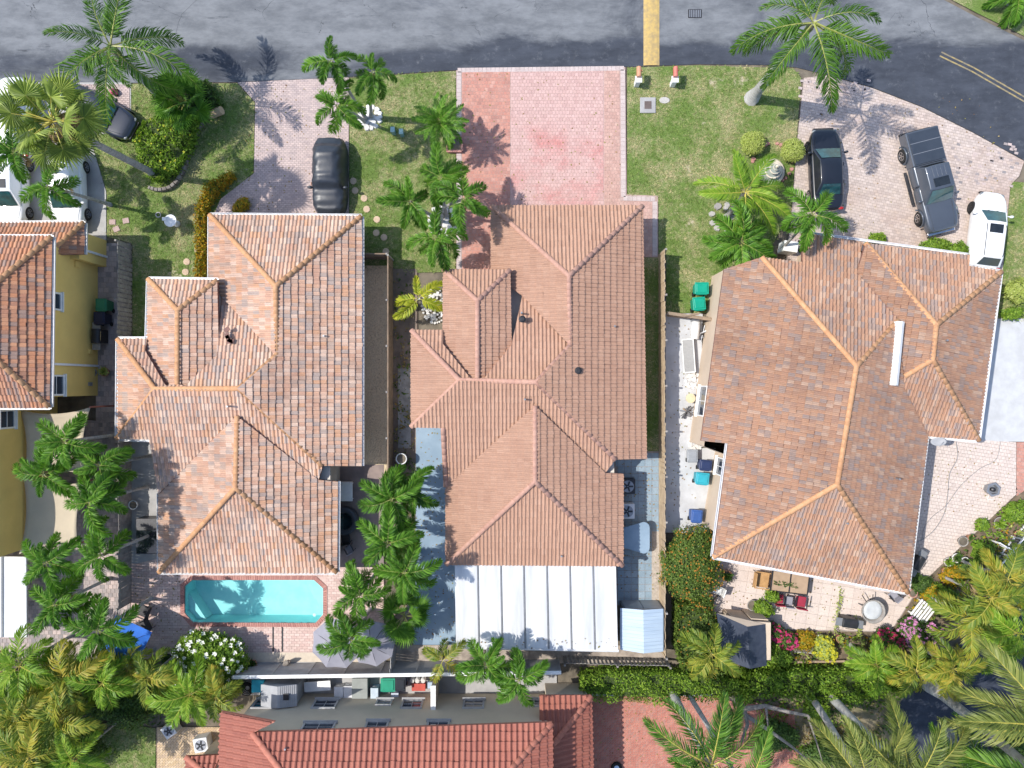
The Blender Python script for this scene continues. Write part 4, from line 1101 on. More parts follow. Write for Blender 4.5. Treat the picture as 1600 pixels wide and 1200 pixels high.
for i, (cr, h, sc, kd) in enumerate((((30,1040),4.6,1.15,'areca_lime'),((105,1062),4.4,1.2,'areca'),((25,1120),4.8,1.3,'areca'),((95,1125),4.6,1.2,'areca'),((160,1068),4.0,1.05,'areca_lime'),((232,1058),3.4,.95,'areca'),((298,1085),3.4,1.1,'areca_lime'),((338,1088),3.2,.9,'areca'),((45,1185),5.,1.3,'areca'),((112,1188),4.6,1.0,'areca_lime'),((200,1045),3.,.8,'areca'),((70,1085),3.6,1.2,'areca'))):
    palm('yellow green feather palm ' + labs[i], None, cr, h, kd, 13, sc, .09, .06, (65,-20), 'trunk_smooth', .5, 80+i, 'feather palm thicket in the lower left')
labs = ['beside the dark tarpaulin shed','over the hedge near the bottom gravel','near the pink bougainvillea','right of the pink bougainvillea','by the white slatted bench','on the edge of the dark parking court','at the right edge above the parking court','rightmost over the small rear lawn','low over the parking court corner']
for i, (cr, h, sc, kd) in enumerate((((1112,1022),4.0,1.05,'areca'),((1370,1040),3.2,.9,'areca_lime'),((1432,1048),3.8,1.0,'areca'),((1490,1045),4.2,.95,'areca'),((1515,965),4.2,1.15,'areca'),((1550,935),4.6,1.15,'areca'),((1575,905),4.4,1.05,'areca'),((1592,990),5.,1.1,'areca_lime'),((1560,1010),3.,.9,'areca_lime'))):
    palm('yellow feather palm ' + labs[i], None, cr, h, kd, 12, sc, .09, .06, (65,-20), 'trunk_smooth', .4, 100+i, 'yellow palms of the right rear garden')
g6 = 'tall palms rising from the bottom edge'
palm('big palm with splayed fronds over the red brick drive', (1045,1074), (1112,1196), 8.6, 'coco_green', 13, .92, .26, .17, (55,-15), 'trunk_smooth', 0, 120, g6)
palm('slim second trunk beside the big palm on the red brick drive', (1069,1074), (1165,1240), 8.8, 'coco_green', 10, .85, .15, .1, (50,-15), 'trunk_smooth', 0, 121, g6)
palm('grey trunked palm with olive fronds over the dry bed', (1262,1080), (1355,1235), 9.0, 'coco', 12, .95, .2, .14, (55,-12), 'trunk_smooth', 0, 122, g6)
palm('stout grey trunked palm beside the dark parking court', (1288,1078), (1425,1225), 9.2, 'coco', 12, .95, .26, .16, (55,-12), 'trunk_smooth', 0, 123, g6)
palm('palm with the longest pale trunk over the parking court', (1452,1070), (1650,1235), 10.0, 'coco_green', 12, .95, .3, .18, (55,-12), 'trunk_smooth', .9, 124, g6)
palm('olive palm at the right edge with fronds over the parking court', (1560,1040), (1650,1135), 9.0, 'coco', 13, 1.0, .24, .16, (55,-12), 'trunk_smooth', 0, 125, g6)
palm('green palm at the bottom right corner', (1480,1140), (1540,1240), 7.0, 'coco_green', 12, .85, .2, .14, (60,-12), 'trunk_smooth', 0, 126, g6)

# ------------------------------------------------------------------ shrubs and hedges
def leaf(mb, p, nrm, size, rnd, mat=0, asp=.5):
    nrm = nrm.normalized(); a = Vector((rnd.uniform(-1,1), rnd.uniform(-1,1), rnd.uniform(-1,1)))
    u = a - nrm*a.dot(nrm)
    if u.length < 1e-4: return
    u.normalize(); w = nrm.cross(u)*size*asp*.5; u = u*size
    mb.add([p, p+u*.5+w+nrm*size*.06, p+u, p+u*.5-w+nrm*size*.06], [(0,1,2),(0,2,3)], mat, min(1,max(0,rnd.gauss(.5,.25))))

def shrub(name, label, cat, px, py, rx, ry, rz, n, size, mat, h0=.0, flowers=None, seed=1, group=None, lump=.14, asp=.5, ang=0.):
    rnd = random.Random(seed); c = P(px, py, h0 + rz)
    root = thing(name, label, cat, (c.x, c.y, 0), ang, group)
    ph = [rnd.uniform(0,6.28) for _ in range(8)]
    def rad(d): return 1 + lump*(math.sin(3*d.x+ph[0])*math.sin(3.3*d.y+ph[1]) + .7*math.sin(6*d.x+ph[2]+2*d.z)*math.sin(7*d.y+ph[3]) + .5*math.sin(11*d.x+ph[4])*math.sin(10*d.y+ph[5]))
    core = MB(); prof = []
    nn = 14; vs = []
    for i in range(9):
        z = -1 + 2*(i+.5)/9
        for k in range(nn):
            t = 2*math.pi*k/nn; rr = math.sqrt(1-z*z); d = Vector((rr*math.cos(t), rr*math.sin(t), z)); q = rad(d)*.78
            vs.append((d.x*rx*q, d.y*ry*q, h0+rz + d.z*rz*q))
    fs = [(i*nn+k, i*nn+(k+1)%nn, (i+1)*nn+(k+1)%nn, (i+1)*nn+k) for i in range(8) for k in range(nn)]
    core.add(vs, fs + [tuple(range(8*nn, 9*nn))]); 
    mb = MB(); mats = [MAT[mat]]
    if flowers: mats.append(MAT[flowers[0]])
    for i in range(n):
        z = rnd.uniform(-.35,1); t = rnd.uniform(0,6.283); rr = math.sqrt(1-z*z); d = Vector((rr*math.cos(t), rr*math.sin(t), z))
        q = rad(d)*rnd.uniform(.74,1.04); p = Vector((d.x*rx*q, d.y*ry*q, h0+rz+d.z*rz*q))
        leaf(mb, p, Vector((d.x/rx, d.y/ry, d.z/rz)).normalized() + Vector((rnd.uniform(-.8,.8), rnd.uniform(-.8,.8), rnd.uniform(-.2,.9))), size*rnd.uniform(.7,1.3), rnd, 0, asp)
    if flowers:
        for i in range(flowers[1]):
            z = rnd.uniform(.15,1); t = rnd.uniform(0,6.283); rr = math.sqrt(1-z*z); d = Vector((rr*math.cos(t), rr*math.sin(t), z)); q = rad(d)*rnd.uniform(1.0,1.07)
            p = Vector((d.x*rx*q, d.y*ry*q, h0+rz+d.z*rz*q)); fsz = flowers[2]*rnd.uniform(.7,1.2)
            for k in range(6):
                a = k*1.047 + rnd.random(); e = Vector((math.cos(a), math.sin(a), .35)); s = Vector((-e.y, e.x, 0))*.33
                mb.add([p, p+(e*.6+s)*fsz, p+e*fsz, p+(e*.6-s)*fsz], [(0,1,2,3)], 1, rnd.random())
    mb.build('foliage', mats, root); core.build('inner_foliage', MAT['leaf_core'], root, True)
    st = MB(); st.tube([(0,0,0),(0,0,h0+rz*.6)], [.05,.03], 6); st.build('stem', MAT['bark'], root)
    return root

def hedge(name, label, cat, poly, h, dens, size, mat, flowers=None, seed=1, group=None, asp=.5, wob=.5):
    rnd = random.Random(seed); pts = [P2(*p) for p in poly]
    cx = sum(p[0] for p in pts)/len(pts); cy = sum(p[1] for p in pts)/len(pts)
    root = thing(name, label, cat, (cx, cy, 0), 0, group)
    loc = [(x-cx, y-cy) for x, y in pts]
    if area(loc) < 0: loc = loc[::-1]
    ins = inset(loc, .18)
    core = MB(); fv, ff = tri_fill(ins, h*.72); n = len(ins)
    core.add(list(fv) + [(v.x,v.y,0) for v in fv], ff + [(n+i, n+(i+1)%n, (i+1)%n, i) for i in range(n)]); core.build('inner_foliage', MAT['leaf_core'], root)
    xs = [p[0] for p in loc]; ys = [p[1] for p in loc]; ph = [rnd.uniform(0,6) for _ in range(6)]
    mb = MB(); mats = [MAT[mat]] + ([MAT[flowers[0]]] if flowers else [])
    def top(x, y): return h*(1 + wob*(.5*math.sin(2.1*x+ph[0])*math.sin(2.3*y+ph[1]) + .35*math.sin(5.2*x+ph[2])*math.sin(4.7*y+ph[3]) + .2*math.sin(11*x+ph[4])*math.sin(12*y+ph[5])))
    A = (max(xs)-min(xs))*(max(ys)-min(ys))
    for i in range(int(A*dens)):
        x = rnd.uniform(min(xs)-.1, max(xs)+.1); y = rnd.uniform(min(ys)-.1, max(ys)+.1)
        if not in_poly(x, y, loc) and rnd.random() > .15: continue
        if not in_poly(x*.97, y*.97, loc): continue
        z = top(x, y)*rnd.uniform(.7,1.05)
        leaf(mb, Vector((x,y,z)), Vector((rnd.uniform(-1,1), rnd.uniform(-1,1), rnd.uniform(.1,1.2))), size*rnd.uniform(.7,1.3), rnd, 0, asp)
    for i in range(n):
        a = Vector(loc[i]); b = Vector(loc[(i+1)%n]); L = (b-a).length; nn = Vector((b.y-a.y, a.x-b.x)).normalized()
        for k in range(int(L*h*dens*.5)):
            q = a.lerp(b, rnd.random()) - nn*rnd.uniform(0,.15); z = h*rnd.uniform(.05,1)
            leaf(mb, Vector((q.x,q.y,z)), Vector((nn.x+rnd.uniform(-.6,.6), nn.y+rnd.uniform(-.6,.6), rnd.uniform(-.2,.8))), size*rnd.uniform(.7,1.3), rnd, 0, asp)
    if flowers:
        for i in range(int(A*flowers[1])):
            x = rnd.uniform(min(xs), max(xs)); y = rnd.uniform(min(ys), max(ys))
            if not in_poly(x, y, loc): continue
            z = top(x, y)*1.03; p = Vector((x,y,z)); fsz = flowers[2]*rnd.uniform(.7,1.2)
            for k in range(5):
                a = k*1.2566 + rnd.random(); e = Vector((math.cos(a), math.sin(a), .35)); s = Vector((-e.y, e.x, 0))*.33
                mb.add([p, p+(e*.6+s)*fsz, p+e*fsz, p+(e*.6-s)*fsz], [(0,1,2,3)], 1, rnd.random())
    mb.build('foliage', mats, root)
    return root

shrub('shrub', 'big round bush dotted with orange flowers in the fence corner', 'bush', 1080, 882, 1.65, 2.05, 1.25, 9000, .13, 'leaf_ixora', .2, ('petal_orange', 260, .05), 1)
hedge('hedge', 'dark shrub bed below the orange flowered round bush', 'hedge', [(1050,935),(1105,930),(1118,985),(1120,1042),(1062,1045),(1048,1000)], 1.3, 330, .15, 'leaf_ixora', ('petal_orange', 8, .05), 2)
hedge('hedge', 'bright green clipped hedge above the red brick drive', 'hedge', [(905,1043),(960,1035),(1030,1036),(1100,1042),(1150,1050),(1155,1075),(1080,1078),(1000,1082),(915,1076),(903,1062)], 1.5, 420, .14, 'leaf_hedge', None, 3)
hedge('hedge', 'loose green hedge between the rear garden and the dry bed', 'hedge', [(1155,1040),(1220,1035),(1330,1035),(1400,1040),(1395,1070),(1300,1085),(1200,1072),(1150,1078)], 1.5, 330, .17, 'leaf_hedge', None, 4)
shrub('shrub', 'dark leafy bush covered in white flowers by the pool deck', 'bush', 328, 1026, 2.15, 1.5, 1.1, 6500, .2, 'leaf_hedge', .1, ('petal_white', 95, .13), 5)
shrub('shrub', 'leafy bush below the white flowers near the turquoise tub', 'bush', 352, 1066, 1.0, .9, .9, 1500, .2, 'leaf_dark', .1, None, 55)
shrub('shrub', 'left lime green clipped globe bush beside the fountain', 'bush', 1177, 224, .68, .68, .5, 3600, .1, 'leaf_lime', .12, None, 6, 'globe bushes by the fountain', .06)
shrub('shrub', 'right lime green clipped globe bush nearest the black sedan', 'bush', 1239, 235, .66, .66, .5, 3600, .1, 'leaf_lime', .12, None, 7, 'globe bushes by the fountain', .06)
hedge('hedge', 'orange and yellow croton border along the salmon roof edge', 'hedge', [(366,272),(372,280),(345,305),(328,332),(326,435),(313,436),(312,330),(330,292)], .75, 420, .16, 'leaf_croton', None, 8, None, .45)
shrub('shrub', 'small croton tuft in the pale gravel by the lilac driveway', 'bush', 377, 322, .6, .38, .35, 700, .14, 'leaf_croton', 0, None, 9, None, .1, .5, R(40))
hedge('hedge', 'yellow green shrub mound inside the curved stone edging', 'hedge', [(235,195),(290,185),(318,195),(308,235),(285,275),(250,290),(228,262),(222,225)], 1.0, 300, .17, 'leaf_hedge', ('petal_yellow', 3, .07), 10)
hedge('hedge', 'dark leafy bed under the low fan palm', 'hedge', [(240,128),(330,130),(350,165),(320,195),(250,190)], .6, 180, .2, 'leaf_dark', None, 11)
# garden beds along the right rear fence: separate clumps
rr = random.Random(5)
spec = [('rose bed bush with red blooms left of the grill', 1225,1000,.7,.6,.55,'leaf_dark','petal_red'), ('small bush with magenta blooms beside the dark shed', 1205,985,.6,.5,.6,'leaf_dark','petal_red'),
 ('bushy green clump right of the dark shed', 1215,1025,.8,.7,.7,'leaf_hedge',None), ('pale planter bush below the patio edge', 1255,1000,.7,.5,.4,'leaf_croton',None), ('yellow creeper clump at the patio edge', 1288,1012,.6,.7,.5,'leaf_lime','petal_yellow'),
 ('red flowered bush right of the grill', 1385,1000,.8,.6,.6,'leaf_dark','petal_red'), ('dusky pink flowered bush beside the bougainvillea', 1425,985,.8,.7,.6,'leaf_dark','petal_pink'), ('bright pink bougainvillea in the rear garden', 1452,996,.6,.85,.7,'leaf_dark','petal_pink'),
 ('dark shrub below the bougainvillea', 1390,1030,1.0,.8,.6,'leaf_dark',None), ('dark shrub in the shade behind the bougainvillea', 1470,1030,.9,.7,.5,'leaf_dark',None), ('leafy clump beside the white slatted bench', 1470,935,.8,.7,.5,'leaf_hedge',None),
 ('low bush at the corner of the patio by the red pot', 1440,912,.6,.5,.35,'leaf_dark',None), ('clump of mixed leaves above the slatted bench', 1455,925,.5,.5,.4,'leaf_croton',None), ('round green bush inside the diagonal white fence', 1535,862,.6,.6,.5,'leaf_hedge',None),
 ('green bush at the terrace edge near the right frame', 1588,800,.7,.6,.5,'leaf_hedge',None), ('bromeliad clump under the yellow palms', 1490,900,.7,.5,.35,'leaf_croton',None), ('low shrubs behind the terrace pots', 1510,890,.6,.6,.4,'leaf_dark',None),
 ('green tuft beside the patio table', 1192,952,.5,.5,.5,'leaf_hedge',None), ('leafy vine at the table corner', 1206,930,.35,.35,.6,'leaf_hedge',None), ('weedy green tuft in front of the pickup', 1462,383,.8,.35,.35,'leaf_hedge',None), ('leafy tuft at the rear corner of the white crossover', 1498,392,.6,.4,.4,'leaf_hedge',None),
 ('thin weeds at the edge of the rust roof gutter', 1370,372,.5,.25,.3,'leaf_hedge',None), ('yellow leaved shrub at the right edge beside the side drive', 1590,455,.7,.6,.45,'leaf_lime',None), ('green shrub at the right edge above the pale side drive', 1580,490,.6,.35,.4,'leaf_hedge',None),
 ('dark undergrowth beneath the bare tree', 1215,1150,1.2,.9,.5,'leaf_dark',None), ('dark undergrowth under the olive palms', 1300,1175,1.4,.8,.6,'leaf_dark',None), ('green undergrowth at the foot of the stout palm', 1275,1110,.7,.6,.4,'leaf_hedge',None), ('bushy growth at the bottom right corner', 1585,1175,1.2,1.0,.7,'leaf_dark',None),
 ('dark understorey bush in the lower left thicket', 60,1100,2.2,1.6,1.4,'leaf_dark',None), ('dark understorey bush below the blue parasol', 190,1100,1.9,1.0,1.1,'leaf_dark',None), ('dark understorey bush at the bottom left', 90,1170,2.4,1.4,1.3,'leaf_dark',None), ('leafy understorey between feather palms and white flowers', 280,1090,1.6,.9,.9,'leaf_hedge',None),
 ('flowering agave tuft at the terrace edge', 1535,820,.35,.35,.3,'leaf_hedge',None), ('ground ivy under the palm clump by the blue slab', 628,880,.5,1.6,.4,'leaf_dark',None)]
for i, (lab, x, y, rx, ry, rz, mt, fl) in enumerate(spec):
    shrub('shrub', lab, 'bush', x, y, rx, ry, rz, int(900*rx*ry/.36)+300, .16, mt, .0, (fl, int(70*rx*ry/.3), .09) if fl else None, 200+i, None, .22)

# bare tree between the brick drive and the dry bed
bt = thing('bare_tree', 'leafless grey branching tree beside the red brick drive', 'tree', P(1140,1080))
def branch(nm, pts, r0, r1):
    b0 = P(1140,1080); mb = MB(); P3 = [P(*p)-b0 for p in pts]
    mb.tube(P3, [r0+(r1-r0)*i/(len(P3)-1) for i in range(len(P3))], 8); mb.build(nm, MAT['bark'], bt, True)
branch('trunk', [(1135,1076,0),(1148,1092,1.0),(1163,1110,2.2)], .26, .2)
for pts, a, b in (([(1162,1108,2.1),(1195,1103,3.0),(1230,1112,3.8),(1262,1118,4.2),(1280,1140,4.5)], .15,.05), ([(1163,1110,2.2),(1168,1132,3.2),(1158,1160,4.0)], .15,.06), ([(1166,1118,2.6),(1200,1140,3.6),(1235,1165,4.2),(1260,1185,4.5)], .13,.04), ([(1197,1104,3.0),(1200,1135,3.6)], .07,.04), ([(1262,1118,4.2),(1276,1160,4.6),(1285,1190,4.8)], .06,.02)):
    branch('branch', pts, a, b)

# tangled ground cover of the planting beds
def undergrowth(label, poly, n, mats, hmax, seed):
    rq = random.Random(seed); pts = [P2(*p) for p in poly]; xs = [p[0] for p in pts]; ys = [p[1] for p in pts]; mb = MB(); k = 0
    ph = [rq.uniform(0,6) for _ in range(4)]
    while k < n:
        x, y = rq.uniform(min(xs), max(xs)), rq.uniform(min(ys), max(ys))
        if not in_poly(x, y, pts): k += .2; continue
        d = math.sin(1.7*x+ph[0])*math.sin(1.9*y+ph[1]) + .6*math.sin(3.9*x+ph[2])*math.sin(4.3*y+ph[3])
        if d < rq.uniform(-.9,.5): k += .3; continue
        k += 1; mi = int((math.sin(.9*x+ph[2])*math.sin(1.1*y+ph[0])*.5+.5+rq.gauss(0,.15))*len(mats)) % len(mats)
        leaf(mb, Vector((x, y, hmax*max(.03, (.35+.5*d)*rq.random()))), Vector((rq.uniform(-1,1), rq.uniform(-1,1), rq.uniform(.2,1.4))), rq.uniform(.1,.3), rq, mi, rq.uniform(.3,.6))
    tag(mb.build('undergrowth', [MAT[m] for m in mats], kind='stuff'), label, 'plants')
undergrowth('tangled mixed ground cover in the right rear garden beds', [(1110,965),(1200,986),(1392,990),(1432,928),(1598,768),(1625,800),(1530,905),(1440,1045),(1390,1075),(1110,1078)], 9000, ['leaf_hedge','leaf_dark','leaf_croton','leaf_dark','leaf_lime','leaf_litter','leaf_hedge'], .9, 3)
undergrowth('weeds and leaf litter on the dry bed under the tall palms', [(1112,1082),(1240,1085),(1440,1048),(1400,1108),(1390,1190),(1250,1190),(1180,1105)], 3500, ['leaf_litter','leaf_dark','leaf_hedge','leaf_litter'], .5, 4)
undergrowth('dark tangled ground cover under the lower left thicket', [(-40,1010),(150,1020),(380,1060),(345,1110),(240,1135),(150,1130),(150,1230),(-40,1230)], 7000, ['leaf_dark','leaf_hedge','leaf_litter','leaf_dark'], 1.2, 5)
undergrowth('weeds along the dirt strip between the two tiled houses', [(616,430),(648,430),(648,1000),(616,1000)], 900, ['leaf_litter','leaf_dark'], .25, 6)
# ------------------------------------------------------------------ vehicles (local x forward, y left)
def loft(stations, ring, mats, name, parent, sub=2):
    """stations: x, half width, bottom, top; ring gives the half section from the sill up to the middle"""
    mb = MB(); k = len(ring); vs = []; 
    full = [(w, z) for w, z in ring] + [(-w, z) for w, z in reversed(ring[:-1])]
    m = len(full)
    for x, hw, zb, zt in stations:
        for w, z in full: vs.append((x, w*hw, zb + (zt-zb)*z))
    n = len(stations)
    fs = [(i*m+j, (i+1)*m+j, (i+1)*m+(j+1)%m, i*m+(j+1)%m) for i in range(n-1) for j in range(m)]
    fs += [tuple(range(m)), tuple(range(n*m-1, (n-1)*m-1, -1))]
    mb.add(vs, fs)
    return subsurf(mb.build(name, mats, parent, True), sub)
RING = [(.80,0),(.97,.06),(1.0,.35),(1.0,.62),(.955,.86),(.86,.97),(.45,1.0),(0,1.01)]

def quad_on(mb, a, b, c, d, off, mat=0, inset=(.08,.08,.1,.1), nu=3, nv=3, bulge=0.):
    """a b (low edge), c d (high edge, c above b); inset fractions left right low high"""
    a, b, c, d = map(Vector, (a, b, c, d)); nrm = (b-a).cross(d-a).normalized()
    l, r, lo, hi = inset; vs = []
    for j in range(nv+1):
        v = lo + (1-lo-hi)*j/nv
        for i in range(nu+1):
            u = l + (1-l-r)*i/nu
            p = a.lerp(b, u).lerp(d.lerp(c, u), v) + nrm*(off + bulge*math.sin(math.pi*u)*1.0)
            vs.append(p)
    fs = [(j*(nu+1)+i, j*(nu+1)+i+1, (j+1)*(nu+1)+i+1, (j+1)*(nu+1)+i) for j in range(nv) for i in range(nu)]
    mb.add(vs, fs, mat)

def cabin(root, body, fb, fr, rr, rb, wb, wr, zb, zr, glass, nwin=2, sunroof=None, rails=None, glass_front=None):
    b = [(fb, wb), (rb, wb*.97)]; t = [(fr, wr), (rr, wr*.97)]
    # roof cage with a crowned top
    mb = MB(); vs = []
    xs = [fr, fr+(rr-fr)*.33, fr+(rr-fr)*.67, rr]; ys = [-1,-.5,0,.5,1]
    for x in xs:
        for y in ys: vs.append((x - (.05 if x == fr else -.03 if x == rr else 0)*abs(y)**2, wr*y, zr + .035*(1-y*y) - (.015 if x in (fr, rr) else 0)))
    fs = [(i*5+j, (i+1)*5+j, (i+1)*5+j+1, i*5+j+1) for i in range(3) for j in range(4)]
    o = len(vs)
    low = [(fb, -wb), (fb, wb), (rb, wb*.97), (rb, -wb*.97)]
    vs += [(x, y, zb) for x, y in low]
    fs += [(0,1,2,3,4,o+1,o), (4,9,14,19,o+2,o+1), (19,18,17,16,15,o+3,o+2), (15,10,5,0,o,o+3)]
    mb.add(vs, fs); c = mb.build('roof', body, root); bevel(c, .05, 3)
    c.data.polygons.foreach_set('use_smooth', [True]*len(c.data.polygons))
    g = MB(); quad_on(g, (fb,-wb,zb), (fb,wb,zb), (fr,wr,zr), (fr,-wr,zr), .014, 0, (.07,.07,.06,.05), 6, 3, .03); g.build('windscreen', glass_front or glass, root, True)
    g = MB(); quad_on(g, (rb,wb*.97,zb), (rb,-wb*.97,zb), (rr,-wr*.97,zr), (rr,wr*.97,zr), .014, 0, (.1,.1,.12,.08), 5, 2, .02); g.build('rear_window', glass, root, True)
    for s in (-1, 1):
        for k in range(nwin):
            u0, u1 = (k+.06)/nwin, (k+.94)/nwin
            A = Vector((fb-(fb-fr)*.25, s*wb, zb)).lerp(Vector((rb+(rr-rb)*.25, s*wb*.97, zb)), u0); B = Vector((fb-(fb-fr)*.25, s*wb, zb)).lerp(Vector((rb+(rr-rb)*.25, s*wb*.97, zb)), u1)
            D = Vector((fr, s*wr, zr)).lerp(Vector((rr, s*wr*.97, zr)), u0); C = Vector((fr, s*wr, zr)).lerp(Vector((rr, s*wr*.97, zr)), u1)
            g = MB()
            if s > 0: quad_on(g, B, A, D, C, .012, 0, (.02,.02,.08,.14))
            else: quad_on(g, A, B, C, D, .012, 0, (.02,.02,.08,.14))
            g.build('side_window', MAT['car_glass_dark'], root)
    if sunroof:
        g = MB(); g.box(((sunroof[0]+sunroof[1])/2, 0, zr+.04), (abs(sunroof[1]-sunroof[0]), wr*1.25, .02)); bevel(g.build('sunroof', MAT['car_glass_dark'], root), .01)
    if rails:
        for s in (-1,1):
            g = MB(); g.tube([(fr-.15, s*wr*.88, zr+.02), (fr-.35, s*wr*.9, zr+.06), (rr+.25, s*wr*.88, zr+.06), (rr+.05, s*wr*.85, zr+.02)], .02, 6); g.build('roof_rail', rails, root)

def wheels(root, xs, half, r=.34, w=.23, rim='chrome', steer=0.):
    for i, x in enumerate(xs):
        for s in (-1, 1):
            wm = MB(); wm.lathe([(r*.6,-w/2),(r*.93,-w/2),(r,-w/2+.03),(r,w/2-.03),(r*.93,w/2),(r*.6,w/2)], 22)
            M_ = Matrix.Translation((x, s*(half-w/2), r)) @ Matrix.Rotation(steer if i == 0 else 0, 4, 'Z') @ Matrix.Rotation(-s*math.pi/2, 4, 'X')
            o = link('wheel', wm.mesh('wheel', MAT['rubber'], False), root, mat=M_)
            rm = MB(); rm.lathe([(r*.62,w/2-.06),(r*.62,w/2+.004),(r*.55,w/2+.006),(r*.5,w/2-.02),(.05,w/2-.01)], 18)
            for k in range(5):
                a = k*1.2566; rm.box((r*.32*math.cos(a), r*.32*math.sin(a), w/2-.004), (r*.5,.05,.02), a)
            rm.build('rim', MAT[rim], o)

def details(root, L, hw, z_lamp, mirror, body, z_m=1.0, zf=.55):
    for s in (-1, 1):
        m = MB(); m.lathe([(.02,-.1),(.09,-.09),(.11,0),(.09,.08),(.03,.1)], 10, (mirror, s*(hw+.12), z_m), 0, .7, 1.1); m.tube([(mirror+.02, s*(hw-.08), z_m-.05), (mirror, s*(hw+.06), z_m-.02)], .03, 6)
        m.build('wing_mirror', body, root, True)
        h = MB(); h.lathe([(.03,-.05),(.10,-.045),(.12,0),(.09,.045),(.03,.05)], 12, (L/2-.2, s*hw*.62, z_lamp-.06), 0, .9, 1.2); h.build('headlight', MAT['lamp_clear'], root, True)
        t = MB(); t.lathe([(.03,-.08),(.10,-.07),(.11,0),(.09,.07),(.03,.08)], 12, (-L/2+.12, s*hw*.78, z_lamp+.08), 0, .8, 1.6); t.build('tail_light', MAT['lamp_red'], root, True)
    b = MB(); b.box((L/2-.02,0,.42), (.1, hw*1.25, .2)); bevel(b.build('grille', MAT['black_plastic'], root), .03)
    b = MB(); b.box((-L/2+.03,0,.55), (.06, .5, .14)); b.build('number_plate', MAT['white_paint'], root)
    for s in (-1,1):
        for x in (.25,-.75):
            hd = MB(); hd.box((x, s*(hw+.008), .82), (.2,.03,.035)); hd.build('door_handle', body, root)

def sedan(label, loc, rz, body, L=4.8, W=1.84, H=1.43, glass='car_glass', hatch=False, suv=False, sunroof=None, rails=None, group=None, rim='chrome'):
    root = thing('car', label, 'car', loc, rz, group)
    hw = W/2; zh = .98 if suv else .88; zt = 1.02 if suv else .96
    tail = .9 if hatch else 1.0
    S = [(-L/2, hw*.5, .42, zt-.28), (-L/2+.05, hw*.7, .34, zt-.12), (-L/2+.22, hw*.85, .28, zt-.02), (-L/2+.5, hw*.94, .26, zt), (-L/2+.9, hw, .24, zt+.01), (-.2, hw, .22, zt-.01), (.8, hw, .22, zt-.03), (L/2-1.05, hw*.99, .24, zh-.02), (L/2-.6, hw*.93, .26, zh-.07), (L/2-.28, hw*.8, .28, zh-.13), (L/2-.07, hw*.6, .32, zh-.22), (L/2, hw*.4, .38, zh-.36)]
    loft(S, RING, body, 'body', root)
    if hatch or suv: fb, fr, rr, rb = L*.245, L*.08, -L*.36, -L*.455
    else: fb, fr, rr, rb = L*.235, L*.085, -L*.20, -L*.33
    cabin(root, body, fb, fr, rr, rb, hw*.88, hw*.66, zt-.04, H, MAT['car_glass_dark'] if hatch or suv else MAT[glass], 2, (fr-.12, fr-.62) if sunroof else None, rails, MAT[glass])
    wheels(root, (L*.295, -L*.29), hw+.01, .35 if suv else .32, .22, rim)
    details(root, L, hw, zh-.2, fb-.25, body, zt+.02)
    for s in (-1,1):
        ln = MB(); ln.tube([(L/2-.5, s*hw*.62, zh-.045), (L*.25, s*hw*.78, zt+.0)], .012, 5); ln.build('bonnet_crease', body, root)
    w = MB()
    for s in (-.3,.25): w.tube([(fb+.02, s*hw, zt+.0), (fb-.18, (s+.55)*hw*.9, zt+.1)], .012, 5)
    w.build('wiper', MAT['black_plastic'], root)
    return root

def pt(px, py, z=.7):
    p = P(px, py, z); return (p.x, p.y, 0.03)
BLACK = paint('paint_black', (.008,.010,.016)); WHITE = paint('paint_white', (.78,.79,.8)); GREY = paint('paint_slate', (.085,.10,.125), .3); NAVY = paint('paint_navy', (.012,.018,.035))
sedan('black sedan with teal windscreen parked beside the globe bush', pt(1293,263,.9), R(92), BLACK, 4.75, 1.84, 1.42)
sedan('white crossover with dark sunroof beside the rust roof corner', pt(1546,360,.9), R(83), WHITE, 4.5, 1.84, 1.48, suv=True, sunroof=True, rails=MAT['black_plastic'], rim='dark_metal')
sedan('dark blue car parked under the royal palm at the upper left', pt(150,172,.9), R(-28), NAVY, 4.5, 1.8, 1.45)
sedan('white car at the left edge nearest the road', pt(18,182,.9), R(92), WHITE, 4.7, 1.86, 1.65, suv=True)
sedan('white car with dark roof glass at the left edge facing the orange roof', pt(12,292,.9), R(-90), WHITE, 4.6, 1.85, 1.6, suv=True, sunroof=True)
sedan('white car under the small palm facing the orange roof', pt(103,295,.9), R(-88), WHITE, 4.6, 1.85, 1.6, suv=True)

# grey crew-cab pickup
pk = thing('pickup_truck', 'slate grey crew cab pickup with black bed cover on the right driveway', 'pickup', pt(1455,283,.9), math.atan2(-.962,.25))
L, hw = 5.8, .96
loft([(.05,hw*.99,.42,1.12),(.4,hw,.36,1.14),(1.2,hw,.36,1.12),(1.6,hw,.38,1.12),(2.2,hw*.99,.4,1.1),(2.6,hw*.95,.42,1.04),(2.82,hw*.86,.46,.95),(2.9,hw*.7,.5,.8)], RING, GREY, 'body', pk)
loft([(-1.03,hw*.99,.42,1.12),(-1.0,hw,.36,1.14),(-.4,hw,.36,1.14),(.1,hw,.36,1.14),(.2,hw*.99,.4,1.12)], RING, GREY, 'cab_lower', pk)
bed = MB(); bed.box((-1.94,0,.83), (1.96, hw*1.98, .78)); bevel(bed.build('bed', GREY, pk), .06, 3)
tg = MB(); tg.box((-2.9,0,.85), (.06, hw*1.8, .6)); tg.build('tailgate', GREY, pk)
bp = MB(); bp.box((-2.98,0,.5), (.18, hw*1.9, .2)); bevel(bp.build('rear_bumper', MAT['dark_metal'], pk), .04)
fbp = MB(); fbp.box((2.9,0,.5), (.2, hw*1.7, .24)); bevel(fbp.build('front_bumper', MAT['chrome'], pk), .06)
